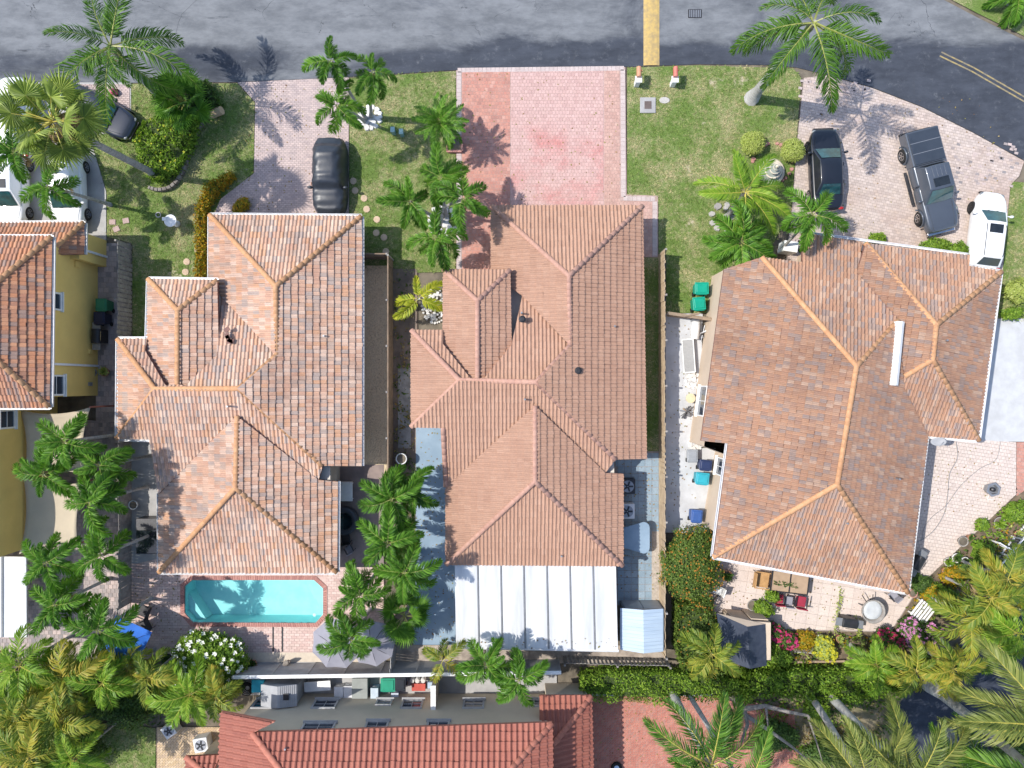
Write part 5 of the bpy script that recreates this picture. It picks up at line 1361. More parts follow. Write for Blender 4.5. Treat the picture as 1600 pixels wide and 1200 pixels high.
cvm = mk('tonneau_vinyl', (.028,.038,.055), .55, (.035,.046,.065), 2, .15, 12)
for i in range(3):
    t = MB(); t.box((-1.33-.6*i,0,1.245), (.585, hw*1.8, .05)); bevel(t.build('tonneau_panel', cvm, pk), .012)
for x in (-1.63,-2.23):
    t = MB(); t.box((x,0,1.262), (.03,hw*1.78,.03)); t.build('tonneau_seam', MAT['grey_metal'], pk)
cabin(pk, GREY, 1.28, .62, -.72, -.9, hw*.9, hw*.72, 1.08, 1.78, MAT['car_glass_dark'], 2, (.5,.02), None, MAT['car_glass'])
for y in (-.35,-.12,.12,.35):
    g_ = MB(); g_.tube([(-.05,y,1.815),(-.68,y*1.02,1.79)], .014, 5); g_.build('roof_rib', GREY, pk)
wheels(pk, (1.85,-1.85), hw+.06, .4, .28, 'chrome', R(-14)); details(pk, 5.75, hw, .86, 1.0, GREY, 1.15)
for x in (1.85,-1.85):
    for s in (-1,1):
        f = MB(); pts = [(x+.5*math.cos(a), s*(hw+.035), .42+.5*math.sin(a)) for a in [math.pi*k/8 for k in range(9)]]
        f.tube(pts, .05, 6); f.build('fender_flare', GREY, pk, True)
for s in (-1,1):
    f = MB(); f.box((.05, s*(hw+.08), .38), (1.9,.16,.06)); f.build('side_step', MAT['black_plastic'], pk)
    f = MB(); f.tube([(2.75, s*.62, 1.03), (1.35, s*.72, 1.145)], .02, 6); f.build('bonnet_crease', GREY, pk)

# car under a black cover
cv = thing('covered_car', 'car wrapped in a black fabric cover on the lilac driveway', 'car', pt(513,273,.9), R(-90.5))
rc = random.Random(3); mb = MB(); vs = []; nu, nv = 60, 32
def covh(u):   # height profile along the length, -1..1 (front is +1)
    keys = [(-1,.55),(-.93,.95),(-.8,1.08),(-.62,1.5),(-.45,1.62),(.05,1.62),(.2,1.56),(.42,1.12),(.6,1.03),(.85,.9),(.96,.75),(1,.5)]
    for (a, ha), (b, hb) in zip(keys, keys[1:]):
        if u <= b: t = (u-a)/(b-a); t = t*t*(3-2*t); return ha+(hb-ha)*t
    return .5
for i in range(nu+1):
    u = -1 + 2*i/nu; h = covh(u); taper = (1-abs(u)**6*.35)
    for j in range(nv+1):
        a = math.pi*j/nv; c, s = math.cos(a), math.sin(a)
        ex = .42
        y = .98*taper*(abs(c)**ex)*(1 if c > 0 else -1)*(1 - .16*max(0, h-1.05)*max(0, s)*2.0); z = .12 + (h-.12)*(abs(s)**.55)
        wr_ = .012*math.sin(22*u + 3*c + rc.uniform(-.3,.3)) + .014*math.sin(9*c + 14*u) + .01*math.sin(31*u - 8*s)
        k = 1 + wr_*(1.0 if .15 < s < .9 else .45)
        vs.append((2.2*u*(1 + .01*math.sin(9*a)), y*k, z*(1 + .5*wr_)))
fs = [(i*(nv+1)+j, (i+1)*(nv+1)+j, (i+1)*(nv+1)+j+1, i*(nv+1)+j+1) for i in range(nu) for j in range(nv)]
mb.add(vs, [f[::-1] for f in fs]); mb.build('cover', MAT['black_fabric'], cv, True)
for s in (-1,1):
    m = MB(); m.lathe([(.02,-.1),(.1,-.08),(.12,0),(.09,.09),(.02,.1)], 10, (.75, s*1.0, 1.0), 0, .8, 1.3); m.build('mirror_pocket', MAT['black_fabric'], cv, True)
sg = MB(); sg.box((.55,-1.0,.75), (.3,.02,.1)); sg.build('strap', plain('orange_strap', (.6,.25,.12)), cv)
for x in (1.35,-1.35):
    for s in (-1,1):
        m = MB(); m.lathe([(.1,-.1),(.3,-.1),(.3,.1),(.1,.1)], 14); link('wheel', m.mesh('wheel', MAT['rubber']), cv, mat=Matrix.Translation((x, s*.8, .3)) @ Matrix.Rotation(math.pi/2, 4, 'X'))

# ------------------------------------------------------------------ fences
def fence(label, pts, h, mat, pitch=.15, w=.149, post='wood_grey', rail=None, jit=.01, t=.02, side=1, dz=.0):
    W_ = [P(*p) for p in pts]; root = thing('fence', label, 'fence', W_[0])
    mb = MB(); mb.box((0,0,h/2), (w, t, h)); me = mb.mesh('slat', MAT[mat]); rf = random.Random(len(label))
    for A, B in zip(W_, W_[1:]):
        d = B-A; L_ = d.length; ang = math.atan2(d.y, d.x); d.normalize(); nn = Vector((-d.y, d.x, 0)); n = int(L_/pitch)
        for i in range(n):
            o = A - W_[0] + d*((i+.5)*L_/n) + nn*rf.uniform(-jit, jit)
            link('slat', me, root, mat=Matrix.Translation(o) @ Matrix.Rotation(ang, 4, 'Z') @ Matrix.Rotation(rf.uniform(-.02,.02), 4, 'X') @ Matrix.Scale(1-rf.uniform(0,.03), 4, (0,0,1)))
        k = max(1, int(L_/2.4))
        for i in range(k+1):
            p = MB(); o = A - W_[0] + d*(L_*i/k) - nn*.07*side; p.box((o.x, o.y, h/2+.04), (.1,.1,h+.08), ang); p.build('post', MAT[post], root)
        for z in (.35, h-.25):
            p = MB(); o = A - W_[0] + d*L_/2 - nn*.035*side; p.box((o.x, o.y, z), (L_,.04,.09), ang); p.build('rail', MAT[rail or post], root)
        if rail:
            p = MB(); o = A - W_[0] + d*L_/2; p.box((o.x, o.y, h+.03), (L_,.07,.04), ang); p.build('top_rail', MAT[rail], root)
    return root
MAT['fence_brown'] = mk('brown_fence_board', (.27,.19,.13), .9, (.17,.125,.09), 2.5, .4, 20)
MAT['fence_tan'] = mk('tan_fence_board', (.55,.43,.28), .85, (.4,.3,.2), 2.2, .4, 20)
fence('brown board fence with white top rail along the gravel side yard', [(568,405),(614,405),(614,750)], 1.75, 'fence_brown', rail='fence_brown')
fence('sunlit tan board fence between the tan house and the concrete path', [(1029,398),(1030,1012)], 1.75, 'fence_tan', side=-1)
fence('weathered grey board fence beside the yellow house', [(206,384),(206,560)], 1.6, 'wood_grey', .26, .2, jit=.03)
fence('thin dark board fence beside the salmon roof and the fence palms', [(204,562),(206,690),(206,940)], 1.5, 'wood_grey', .18, .172)
fence('low dark paling fence behind the white patio cover', [(880,1024),(1040,1028)], 1.3, 'wood_grey', .22, .12)
fence('grey paling fence below the pool corner, side on to the slab', [(620,985),(618,1034)], 1.9, 'fence_grey', .15, .14)
# rear fence of horizontal boards with white cap
rf_ = thing('fence', 'grey horizontal board fence with thick white cap along the rear boundary', 'fence', P(385,1037))
A, B = P(385,1037), P(872,1030); d = (B-A); L_ = d.length; ang = math.atan2(d.y, d.x); d.normalize(); nn = Vector((-d.y, d.x, 0))
npan = 9
for i in range(npan):
    c = d*(L_*(i+.5)/npan)
    for k in range(9):
        p = MB(); p.box((0,0,0), (L_/npan-.1,.025,.19)); link('board', p.mesh('board', MAT['fence_grey']), rf_, loc=(c.x, c.y, .12+.205*k), rz=ang)
for i in range(npan+1):
    c = d*(L_*i/npan); p = MB(); p.box((c.x,c.y,.98), (.1,.1,1.96), ang); p.build('post', MAT['fence_grey'], rf_)
p = MB(); c = d*L_/2; p.box((c.x,c.y,2.0), (L_+.1,.2,.08), ang); bevel(p.build('cap', MAT['white_paint'], rf_), .02)
# gate frame on the right path
gt = thing('wooden_gate', 'rough timber gate frame closing the concrete path below the green bins', 'gate', P(1041,490))
def beam(root, a, b, w, mat='wood', name='beam'):
    base = root.location; a = Vector(a)-base; b = Vector(b)-base; mb = MB(); mb.tube([a,b], w, 4); mb.build(name, MAT[mat], root)
beam(gt, P(1042,489,1.3), P(1112,499,1.3), .09); beam(gt, P(1042,493,.4), P(1108,500,.4), .06); beam(gt, P(1068,494,1.45), P(1092,490,1.4), .06)
for k in range(12):
    a = P(1042,491).lerp(P(1108,499), k/11.); mb = MB(); mb.box(a - gt.location + Vector((0,-.05,.7)), (.16,.02,1.3), R(-8)); mb.build('board', MAT['wood'], gt)
# white rail fences by the rear terrace
def railfence(label, a, b, h=1.0):
    A, B = P(*a), P(*b); r = thing('rail_fence', label, 'fence', A); D_ = B-A; n = max(2, int(D_.length/1.1)); an = math.atan2(D_.y, D_.x)
    for i in range(n+1):
        q = D_*(i/n); mb = MB(); mb.box((q.x,q.y,h/2), (.08,.08,h)); mb.build('post', MAT['gutter'], r)
    for z in (.3, h-.05):
        q = D_/2; mb = MB(); mb.box((q.x,q.y,z), (D_.length,.05,.09), an); mb.build('rail', MAT['gutter'], r)
    for i in range(int(D_.length/.16)):
        q = D_*((i+.5)/int(D_.length/.16)); mb = MB(); mb.box((q.x,q.y,h*.48), (.03,.03,h*.8), an); mb.build('picket', MAT['wood_grey'], r)
railfence('white rail fence along the small rear lawn', (1538,888), (1602,812)); railfence('short white rail fence below the terrace pots', (1545,843), (1572,858))
railfence('thin white rail between the yellow palms and bromeliads', (1510,890), (1535,912), .7)

# ------------------------------------------------------------------ patio roofs, sails, parasols
pr = thing('patio_cover', 'white ribbed aluminium patio cover behind the tan house', 'patio roof', P(836,950))
o0 = pr.location
cor = [P(709,880,2.4), P(964,884,2.4), P(967,1016,2.25), P(711,1011,2.25)]
xsn = [0,.148,.29,.43,.572,.713,.855,1.0]
for i in range(7):
    u0, u1 = xsn[i]+.006, xsn[i+1]-.006
    q = [cor[0].lerp(cor[1],u0), cor[0].lerp(cor[1],u1), cor[3].lerp(cor[2],u1), cor[3].lerp(cor[2],u0)]
    mb = MB(); mb.add([v-o0 for v in q] + [v-o0-Vector((0,0,.09)) for v in q], [(3,2,1,0),(4,5,6,7),(0,1,5,4),(1,2,6,5),(2,3,7,6),(3,0,4,7)]); bevel(mb.build('roof_panel', MAT['white_metal'], pr), .01)
for i in range(1,7):
    a, b = cor[0].lerp(cor[1],xsn[i])-o0, cor[3].lerp(cor[2],xsn[i])-o0
    mb = MB(); mb.tube([a+Vector((0,0,-.03)), b+Vector((0,0,-.03))], .05, 4); mb.build('seam', MAT['grey_metal'], pr)
mb = MB(); mb.tube([cor[3]-o0+Vector((0,-.06,-.1)), cor[2]-o0+Vector((0,-.06,-.1))], .08, 4); mb.build('gutter', MAT['gutter'], pr)
for u in (.02,.34,.66,.98):
    a = cor[3].lerp(cor[2],u)-o0; mb = MB(); mb.box((a.x, a.y+.15, (a.z-.1)/2), (.1,.1,a.z-.1)); mb.build('post', MAT['gutter'], pr)
w0 = MB(); w0.box((0,0,0),(1,1,1))
pe = thing('patio_cover', 'plain white flat patio roof at the left edge', 'patio roof', P(15,935))
cor = [P(-120,868,2.5), P(41,870,2.5), P(42,996,2.45), P(-120,996,2.45)]; o0 = pe.location
mb = MB(); mb.add([v-o0 for v in cor] + [v-o0-Vector((0,0,.12)) for v in cor], [(3,2,1,0),(4,5,6,7),(0,1,5,4),(1,2,6,5),(2,3,7,6),(3,0,4,7)]); bevel(mb.build('roof_panel', MAT['white_metal'], pe), .02)
a, b = P(3,868,2.56)-o0, P(3,996,2.51)-o0; mb = MB(); mb.tube([a,b], .035, 4); mb.build('seam', MAT['grey_metal'], pe)
for v in cor: mb = MB(); q = v-o0; mb.box((q.x*.96,q.y*.93,1.18),(.1,.1,2.36)); mb.build('post', MAT['gutter'], pe)
def sail(label, cs, sag=.35, pull=.16):
    W_ = [P(*c) for c in cs]; c0 = sum(W_, Vector())/4; r = thing('shade_sail', label, 'shade sail', (c0.x,c0.y,0)); n = 12; vs = []
    for j in range(n+1):
        for i in range(n+1):
            u, v = i/n, j/n
            uu = u + pull*(.5-u)*4*v*(1-v)*abs(2*u-1); vv = v + pull*(.5-v)*4*u*(1-u)*abs(2*v-1)
            p = W_[0].lerp(W_[1],uu).lerp(W_[3].lerp(W_[2],uu),vv); p.z -= sag*16*u*(1-u)*v*(1-v)*.6 - 0
            vs.append(p - Vector((c0.x,c0.y,0)))
    mb = MB(); mb.add(vs, [(j*(n+1)+i, j*(n+1)+i+1, (j+1)*(n+1)+i+1, (j+1)*(n+1)+i) for j in range(n) for i in range(n)]); o = mb.build('canopy', MAT['sail'], r, True)
    so = o.modifiers.new('thick','SOLIDIFY'); so.thickness = .01
    for w in W_[1:3]:
        q = w - Vector((c0.x,c0.y,0)); mb = MB(); mb.tube([(q.x,q.y,0),(q.x,q.y,w.z+.1)], .05, 8); mb.build('post', plain('rust_post', (.35,.13,.1)), r)
sail('beige shade sail between the yellow wall and the fence palms', [(30,640,3.2),(142,636,2.7),(134,742,2.7),(36,748,3.1)])
sail('lower beige shade sail with its corner near the white patio roof', [(36,745,3.1),(134,752,2.7),(122,850,2.7),(30,866,3.1)])

def parasol(label, px, py, r, h, sides, mat, rot=0., rise=.55, sx=1.):
    c = P(px, py, h); root = thing('parasol', label, 'umbrella', (c.x,c.y,0), rot)
    for k in range(sides):
        a0, a1 = 2*math.pi*k/sides, 2*math.pi*(k+1)/sides
        mb = MB(); n = 5; vs = []
        for j in range(n+1):
            t = j/n; z = h + rise*(1-t)**1.0 + .05*math.sin(math.pi*t)*-1
            for a, cut in ((a0,0),((a0+a1)/2,1),(a1,0)):
                rr_ = r*t*(math.cos(math.pi/sides)*.985 if cut else 1); vs.append((rr_*math.cos(a), rr_*math.sin(a), z - (.04*t if cut else 0)))
        mb.add(vs, [(j*3+i, (j+1)*3+i, (j+1)*3+i+1, j*3+i+1) for j in range(n) for i in range(2)]); mb.build('canopy_panel', MAT[mat], root, True)
        rb = MB(); rb.tube([(0,0,h+rise-.05),(r*.98*math.cos(a0), r*.98*math.sin(a0), h-.03)], .012, 4); rb.build('rib', MAT['dark_metal'], root)
    mb = MB(); mb.tube([(0,0,0),(0,0,h+rise+.08)], .03, 8); mb.build('pole', MAT['dark_metal'], root)
    mb = MB(); mb.lathe([(.3,0),(.3,.06),(.06,.1)], 14); mb.build('base', MAT['dark_metal'], root)
parasol('grey octagonal parasol at the corner of the pool deck', 527, 1005, 1.45, 2.2, 8, 'grey_fabric', R(20))
parasol('grey parasol half hidden by palm fronds near the paling fence', 582, 1005, 1.3, 2.1, 8, 'grey_fabric', R(10))
parasol('bright blue square parasol left of the pool deck', 196, 1003, 1.55, 2.3, 4, 'blue_fabric', R(20), .5)

# metal garden shed beside the patio cover
sh = thing('garden_shed', 'pale blue metal gable shed beside the white patio cover', 'shed', P(1003,965))
o0 = sh.location
e = [P(969,950,1.75), P(1005,953,2.05), P(1036,951,1.75), P(1036,1018,1.75), P(1006,1021,2.05), P(969,1015,1.75)]
bl = mk('pale_blue_metal', (.44,.53,.62), .5, (.36,.45,.55), 1.1, stretch=(.3,3,1))
for ids, nm in (((0,1,4,5),'roof_slope'), ((1,2,3,4),'roof_slope')):
    A_, B_, C_, D_ = (e[i]-o0 for i in ids); mb = MB(); n = 12
    for k in range(n):
        v0, v1 = k/n, (k+.93)/n
        q = [A_.lerp(D_,v0), B_.lerp(C_,v0), B_.lerp(C_,v1), A_.lerp(D_,v1)]
        mb.add([x+Vector((0,0,.02)) for x in q] + [x for x in q], [(3,2,1,0),(0,1,5,4),(2,3,7,6)])
    mb.add([A_,B_,C_,D_], [(3,2,1,0)]); mb.build(nm, bl, sh)
ft = [P2(968,938), P2(1028,938), P2(1028,1000), P2(968,1000)]
mb = MB(); mb.prism([(x-o0.x,y-o0.y) for x,y in ft], .05, 1.72); mb.build('wall', mk('shed_wall', (.2,.24,.28), .6, (.17,.2,.24), 2), sh)
mb = MB(); mb.add([e[0]-o0-Vector((0,0,.01)), e[1]-o0-Vector((0,0,.01)), e[2]-o0-Vector((0,0,.01))], [(2,1,0)]); mb.build('gable', MAT['wood_grey'], sh)
for s in (-.52,.52): mb = MB(); mb.box((P(998,938).x-o0.x+s, P(998,938).y-o0.y+.02, .9), (1.0,.04,1.6)); mb.build('door', plain('shed_door', (.26,.3,.34)), sh)
# dark tarpaulin shed on the right patio
td = thing('garden_shed', 'shed with dark tarpaulin roof and beige doors in the right rear garden', 'shed', P(1162,985)); o0 = td.location
e = [P(1120,958,2.0), P(1168,979,2.35), P(1196,975,2.0), P(1198,1040,2.0), P(1172,1045,2.35), P(1128,1030,2.0)]
tp = mk('dark_tarpaulin', (.03,.038,.06), .38, (.05,.06,.085), 2.2, .5, 5)
for ids in ((0,1,4,5),(1,2,3,4)):
    A_, B_, C_, D_ = (e[i]-o0 for i in ids); mb = MB(); n = 10; vs = []
    for j in range(n+1):
        for i in range(n+1):
            p = A_.lerp(B_, i/n).lerp(D_.lerp(C_, i/n), j/n); p.z -= .06*math.sin(math.pi*i/n)*math.sin(math.pi*j/n) + random.uniform(-.012,.012); vs.append(p)
    mb.add(vs, [(j*(n+1)+i, (j+1)*(n+1)+i, (j+1)*(n+1)+i+1, j*(n+1)+i+1) for j in range(n) for i in range(n)]); mb.build('tarpaulin', tp, td, True)
wl = [P2(1128,952), P2(1186,956), P2(1186,1012), P2(1130,1008)]
mb = MB(); mb.prism([(x-o0.x,y-o0.y) for x,y in wl], .04, 1.95); mb.build('wall', MAT['tan_wall'], td)
mb = MB(); mb.add([e[0]-o0, e[1]-o0, e[2]-o0], [(2,1,0)]); mb.build('gable', MAT['tan_wall'], td)
for s in (-.5,.5): mb = MB(); mb.box((P(1157,953).x-o0.x+s, P(1157,953).y-o0.y+.03, .95), (.95,.05,1.75), R(-4)); mb.build('door', MAT['tan_wall'], td)
# grey resin shed behind the rear fence
gs = thing('garden_shed', 'small grey resin shed between the rear fence and the beige wall', 'shed', P(452,1065)); 
mb = MB(); mb.box((0,0,.95),(1.9,1.1,1.9), R(-4)); mb.build('wall', plain('resin_grey', (.33,.34,.35), .6), gs)
mb = MB(); mb.add([(-1.0,.6,1.9),(0,.6,2.2),(1.0,.6,1.9),(1.0,-.6,1.9),(0,-.6,2.2),(-1.0,-.6,1.9)], [(5,4,1,0),(4,3,2,1),(2,0,1)[::-1],(5,3,4)]); mb.build('roof', plain('resin_roof', (.36,.37,.39), .6), gs)
for k in range(9): mb = MB(); mb.box((.15+.1*k,0,2.17-.03*k),(.02,1.18,.03)); mb.build('roof_rib', MAT['fence_grey'], gs)
mb = MB(); mb.box((.45,0,2.1),(.3,.35,.06)); mb.build('vent', MAT['dark_metal'], gs)

# ------------------------------------------------------------------ bins, boxes, pots
def bin_(label, px, py, col, z=1.05, rz=0., cat='bin', w=.6, d=.66, lidc=None, group=None, h=1.0):
    c = P(px, py, z); r = thing('wheelie_bin', label, cat, (c.x,c.y,.03), rz, group); m = plain('bin_%s' % '_'.join('%02d' % int(v*99) for v in col), col, .5)
    mb = MB(); vs = [(-w*.4,-d*.4,.05),(w*.4,-d*.4,.05),(w*.4,d*.4,.05),(-w*.4,d*.4,.05),(-w*.48,-d*.48,h-.08),(w*.48,-d*.48,h-.08),(w*.48,d*.48,h-.08),(-w*.48,d*.48,h-.08)]
    mb.add(vs, [(0,3,2,1),(4,5,6,7),(0,1,5,4),(1,2,6,5),(2,3,7,6),(3,0,4,7)]); bevel(mb.build('body', m, r), .03)
    lm = plain('lid_%s' % '_'.join('%02d' % int(v*99) for v in (lidc or col)), lidc or col, .45)
    mb = MB(); mb.box((0,0,h-.05),(w*1.06,d*1.08,.06)); mb.box((0,.01,h),(w*.82,d*.8,.05)); bevel(mb.build('lid', lm, r), .025)
    mb = MB(); mb.tube([(-w*.4,-d*.58,h-.1),(w*.4,-d*.58,h-.1)], .02, 6); mb.build('handle', lm, r)
    for s in (-1,1):
        mb = MB(); mb.lathe([(.05,-.03),(.12,-.03),(.12,.03),(.05,.03)], 12); link('wheel', mb.mesh('wheel', MAT['rubber']), r, mat=Matrix.Translation((s*w*.42,-d*.42,.12)) @ Matrix.Rotation(math.pi/2,4,'Y'))
    return r
TEAL = (.0,.30,.20)
bin_('upper of the two green wheelie bins beside the tan wall', 1097,450, TEAL, w=.75, d=.62); bin_('lower of the two green wheelie bins, nearer the timber gate', 1093,474, TEAL, w=.68, d=.68, rz=R(5))
bin_('turquoise wheelie bin by the concrete path', 1098,748, (.03,.34,.42), rz=R(-6), w=.72, d=.62); bin_('navy wheelie bin beside the turquoise one', 1103,727, (.02,.035,.1), rz=R(-6), w=.66, d=.55)
bin_('blue wheelie bin at the lower end of the concrete path', 1089,807, (.04,.10,.3), rz=R(-4))
bin_('green wheelie bin against the yellow wall', 157,476, (.03,.2,.1)); bin_('dark navy bin with white label against the yellow wall', 154,497, (.015,.02,.05))
bin_('green bin among the clutter behind the rear fence', 606,1071, (.02,.28,.17), w=.8, d=.7); bin_('dark blue lidded bin among the clutter by the red crates', 625,1070, (.03,.07,.2), lidc=(.02,.025,.035))
bin_('small grey bin leaning at the foot of the tan wall', 1082,712, (.3,.32,.34), .55, h=.55)
# motorbike-like black barbecue against the yellow wall
def grill(label, px, py, rz=0., col='black_plastic'):
    c = P(px, py, .9); r = thing('barbecue', label, 'grill', (c.x,c.y,.03), rz)
    mb = MB(); mb.box((0,0,.42),(.75,.5,.7)); mb.build('cabinet', MAT['dark_metal'], r)
    mb = MB(); vs = []; n = 8
    for x in (-.4,.4):
        for k in range(n+1): a = math.pi*k/n; vs.append((x, .28*math.cos(a), .82+.22*math.sin(a)))
    mb.add(vs, [(k, k+1, n+2+k, n+1+k) for k in range(n)] + [tuple(range(n,-1,-1)), tuple(range(n+1,2*n+2))]); mb.build('hood', MAT[col], r, False)
    for s in (-1,1): mb = MB(); mb.box((s*.6,0,.82),(.36,.45,.04)); mb.build('side_shelf', MAT['grey_metal'], r)
    mb = MB(); mb.tube([(-.25,-.3,.95),(.25,-.3,.95)], .015, 6); mb.build('handle', MAT['chrome'], r)
    for s in (-1,1): mb = MB(); mb.lathe([(.04,-.03),(.09,-.03),(.09,.03),(.04,.03)], 10); link('wheel', mb.mesh('wheel', MAT['rubber']), r, mat=Matrix.Translation((s*.34,.2,.09)) @ Matrix.Rotation(math.pi/2,4,'Y'))
grill('black barbecue against the yellow wall below the bins', 150,525, R(90)); grill('black barbecue with side shelves at the edge of the cream patio', 1328,974, R(-8)); grill('barbecue beside the east eave of the rust roof', 1435,880, R(60))
def ac(label, px, py, z=.75, rz=0., s=.85, col='grey_metal'):
    c = P(px, py, z); r = thing('air_conditioner', label, 'air conditioner', (c.x,c.y,.05), rz)
    mb = MB(); mb.box((0,0,.36),(s,s,.7)); bevel(mb.build('cabinet', MAT[col], r), .03)
    mb = MB(); mb.lathe([(s*.40,.71),(s*.40,.735),(s*.36,.735),(s*.36,.715)], 20); mb.build('fan_ring', MAT['grey_metal'], r)
    for k in range(5):
        a = k*1.2566; mb = MB(); mb.box((s*.2*math.cos(a), s*.2*math.sin(a), .725),(s*.32,.1,.012), a); mb.build('fan_blade', MAT['black_plastic'], r)
ac('air conditioner with louvred top in the shade of the tan eave', 981,760, col='dark_metal'); ac('pale air conditioner with fan grille beside the rounded blue grey table', 980,799, col='white_metal')
ac('white air conditioner on the tan brick yard by the thicket', 264,1142, .7, R(35), .7, 'white_metal'); ac('white air conditioner beside the small red roof', 314,1164, .7, R(10), .8, 'white_metal')
# rounded table of the middle patio
tb = thing('garden_table', 'rounded blue grey table on the slab patio of the tan house', 'table', (P(995,840,.8).x, P(995,840,.8).y, .05))
mb = MB(); pts = []
for cx, cy, a0 in ((.38,.55,0),(-.72,.55,90),(-.72,-.55,180),(.38,-.55,270)):
    rr_ = .35 if cx > 0 else .03
    for k in range(6): a = R(a0+18*k); pts.append((cx+rr_*math.cos(a), cy+rr_*math.sin(a)))
mb.prism(pts, .74, .8); bevel(mb.build('table_top', MAT['bluepaint'], tb), .015)
for sx, sy in ((.45,.6),(-.6,.6),(-.6,-.6),(.45,-.6)): mb = MB(); mb.tube([(sx,sy,0),(sx,sy,.75)], .04, 8); mb.build('leg', MAT['grey_metal'], tb)
def pot(label, px, py, r=.25, h=.4, col='terracotta', plant=None, rz=0, group='potted plants and urns'):
    c = P(px, py, h); o = thing('plant_pot', label, 'pot', (c.x,c.y,.04), 0, group)
    mb = MB(); mb.lathe([(r*.6,0),(r*.75,h*.4),(r*.95,h*.85),(r*1.08,h*.88),(r*1.08,h),(r*.92,h),(r*.9,h*.9)], 16); mb.build('pot', MAT[col], o, True)
    mb = MB(); mb.lathe([(r*.9,h*.86),(r*.88,h*.9),(.02,h*.92)], 14); mb.build('soil', MAT['soil'], o)
    if plant:
        mb = MB(); rq = random.Random(int(px*7+py))
        for k in range(60):
            a = rq.random()*6.28; l = r*rq.uniform(.8,2.0); e = rq.uniform(.3,1.2); d = Vector((math.cos(a)*math.cos(e), math.sin(a)*math.cos(e), math.sin(e)))
            w = Vector((-d.y,d.x,0)).normalized()*r*.14; b = Vector((0,0,h*.9)); mb.add([b-w*.4, b+w*.4, b+d*l*.6+w, b+d*l*.6-w, b+d*l*.95+Vector((0,0,-l*.2))], [(0,1,2,3),(3,2,4)], 0, rq.random())
        mb.build('leaves', MAT[plant], o)
pot('tall white urn in the dirt strip beside the blue slab', 627,717, .3,.9,'white_paint'); pot('grey pot in the palm row beside the salmon roof', 208,789, .25,.35,'white_paint'); pot('terracotta pot with plant near the yellow wall corner', 163,581,.25,.35,'terracotta','leaf_lime'); pot('grey round pot beside the yellow wall', 145,582,.22,.3,'grey_metal')
for i, (lab, x, y, r, cl, pl) in enumerate((('large dark pot at the terrace edge', 1505,846,.28,'wood_grey',None),('brown pot next to the large dark terrace pot', 1517,840,.18,'terracotta','leaf_dark'),('wide bowl planter near the right fence', 1562,817,.32,'wood_grey','leaf_hedge'),('tall pot holding an agave at the terrace edge', 1534,820,.22,'terracotta','leaf_hedge'),
    ('white ringed pot below the terrace', 1495,872,.26,'white_paint','leaf_dark'),('pink brown pot below the terrace', 1496,873.5,.12,'terracotta',None),('pale green pot row at the terrace foot', 1482,878,.24,'stone_white','leaf_hedge'),('white bowl beside the ringed pot', 1508,876,.2,'white_paint',None),('red pot by the corner of the rust roof', 1427,927,.24,'coping',None),
    ('brown pot near the dark shed', 1176,946,.3,'wood_grey',None),('dark plant pot beside the orange flowered bush', 1136,900,.3,'terracotta','leaf_dark'),('small pot on the patio edge left of the creeper', 1282,997,.2,'white_paint','leaf_croton'),('small pot on the patio edge right of the creeper', 1312,998,.2,'terracotta','leaf_lime'),
    ('dark pot under the white flowering bush', 262,1030,.3,'dark_metal','leaf_dark'),('pot near the fence below the white flowers', 394,1038,.26,'terracotta','leaf_dark'),('cream ring pot on the rear fence line', 401,1049,.16,'white_paint',None),('orange flower pot under the grey parasol', 509,1029,.2,'terracotta','petal_orange'),
    ('pot with spiky plant by the right lawn edge', 1592,835,.24,'terracotta','leaf_lime'),('pale stone pot near the round bush', 1553,872,.2,'stone_white','leaf_dark'),('small pot between bromeliads', 1478,892,.2,'terracotta','leaf_croton'),('black plant pot under the salmon eave', 368,707,.2,'dark_metal','leaf_dark'))):
    if i == 5: continue
    pot(lab, x, y, r, .35, cl, pl)

# coolers and crates behind the rear fence
def cooler(label, px, py, col, w=.45, d=.7, h=.5, rz=0., lid=None):
    c = P(px, py, h); r = thing('cooler_box', label, 'cooler', (c.x,c.y,.02), rz, 'clutter behind the rear fence')
    mb = MB(); mb.box((0,0,h*.42),(w,d,h*.84)); bevel(mb.build('body', plain('box_'+label.replace(' ','_')[:24], col, .5), r), .03)
    mb = MB(); mb.box((0,0,h*.92),(w*1.05,d*1.05,h*.15)); bevel(mb.build('lid', plain('lidc_'+label.replace(' ','_')[:22], lid or tuple(min(1,v*1.2) for v in col), .45), r), .02)
    mb = MB(); mb.tube([(-w*.3,d*.54,h*.7),(0,d*.6,h*.75),(w*.3,d*.54,h*.7)], .015, 6); mb.build('handle', MAT['grey_metal'], r)
cooler('left white cooler box behind the rear fence', 529,1084,(.62,.62,.63),.5,.75,.6); cooler('right white cooler box behind the rear fence', 544,1083,(.62,.62,.63),.5,.75,.6)
cooler('grey storage box beside the white coolers', 562,1076,(.26,.28,.27),.85,1.1,.8,0,(.3,.32,.3)); cooler('small blue cooler in front of the grey storage box', 558,1093,(.12,.24,.4),.6,.35,.5,0,(.4,.48,.55)); cooler('pale blue cooler standing left of the green bin', 585,1086,(.25,.38,.55),.42,.75,.7,0,(.5,.58,.65))
cooler('red crate beside the three white jars', 654,1074,(.42,.08,.06),.75,.4,.4); cooler('turquoise tub next to the white flowering bush', 403,1072,(.02,.42,.55),.7,.7,.6); cooler('dark green crate beside the turquoise tub', 420,1073,(.01,.14,.09),.4,.6,.6)
cooler('blue and white round box at the beige wall', 617,1087,(.1,.16,.4),.4,.3,.5,0,(.55,.6,.68)); cooler('blue box at the right end of the rear clutter', 673,1071,(.08,.16,.4),.35,.35,.4,0,(.4,.5,.62))
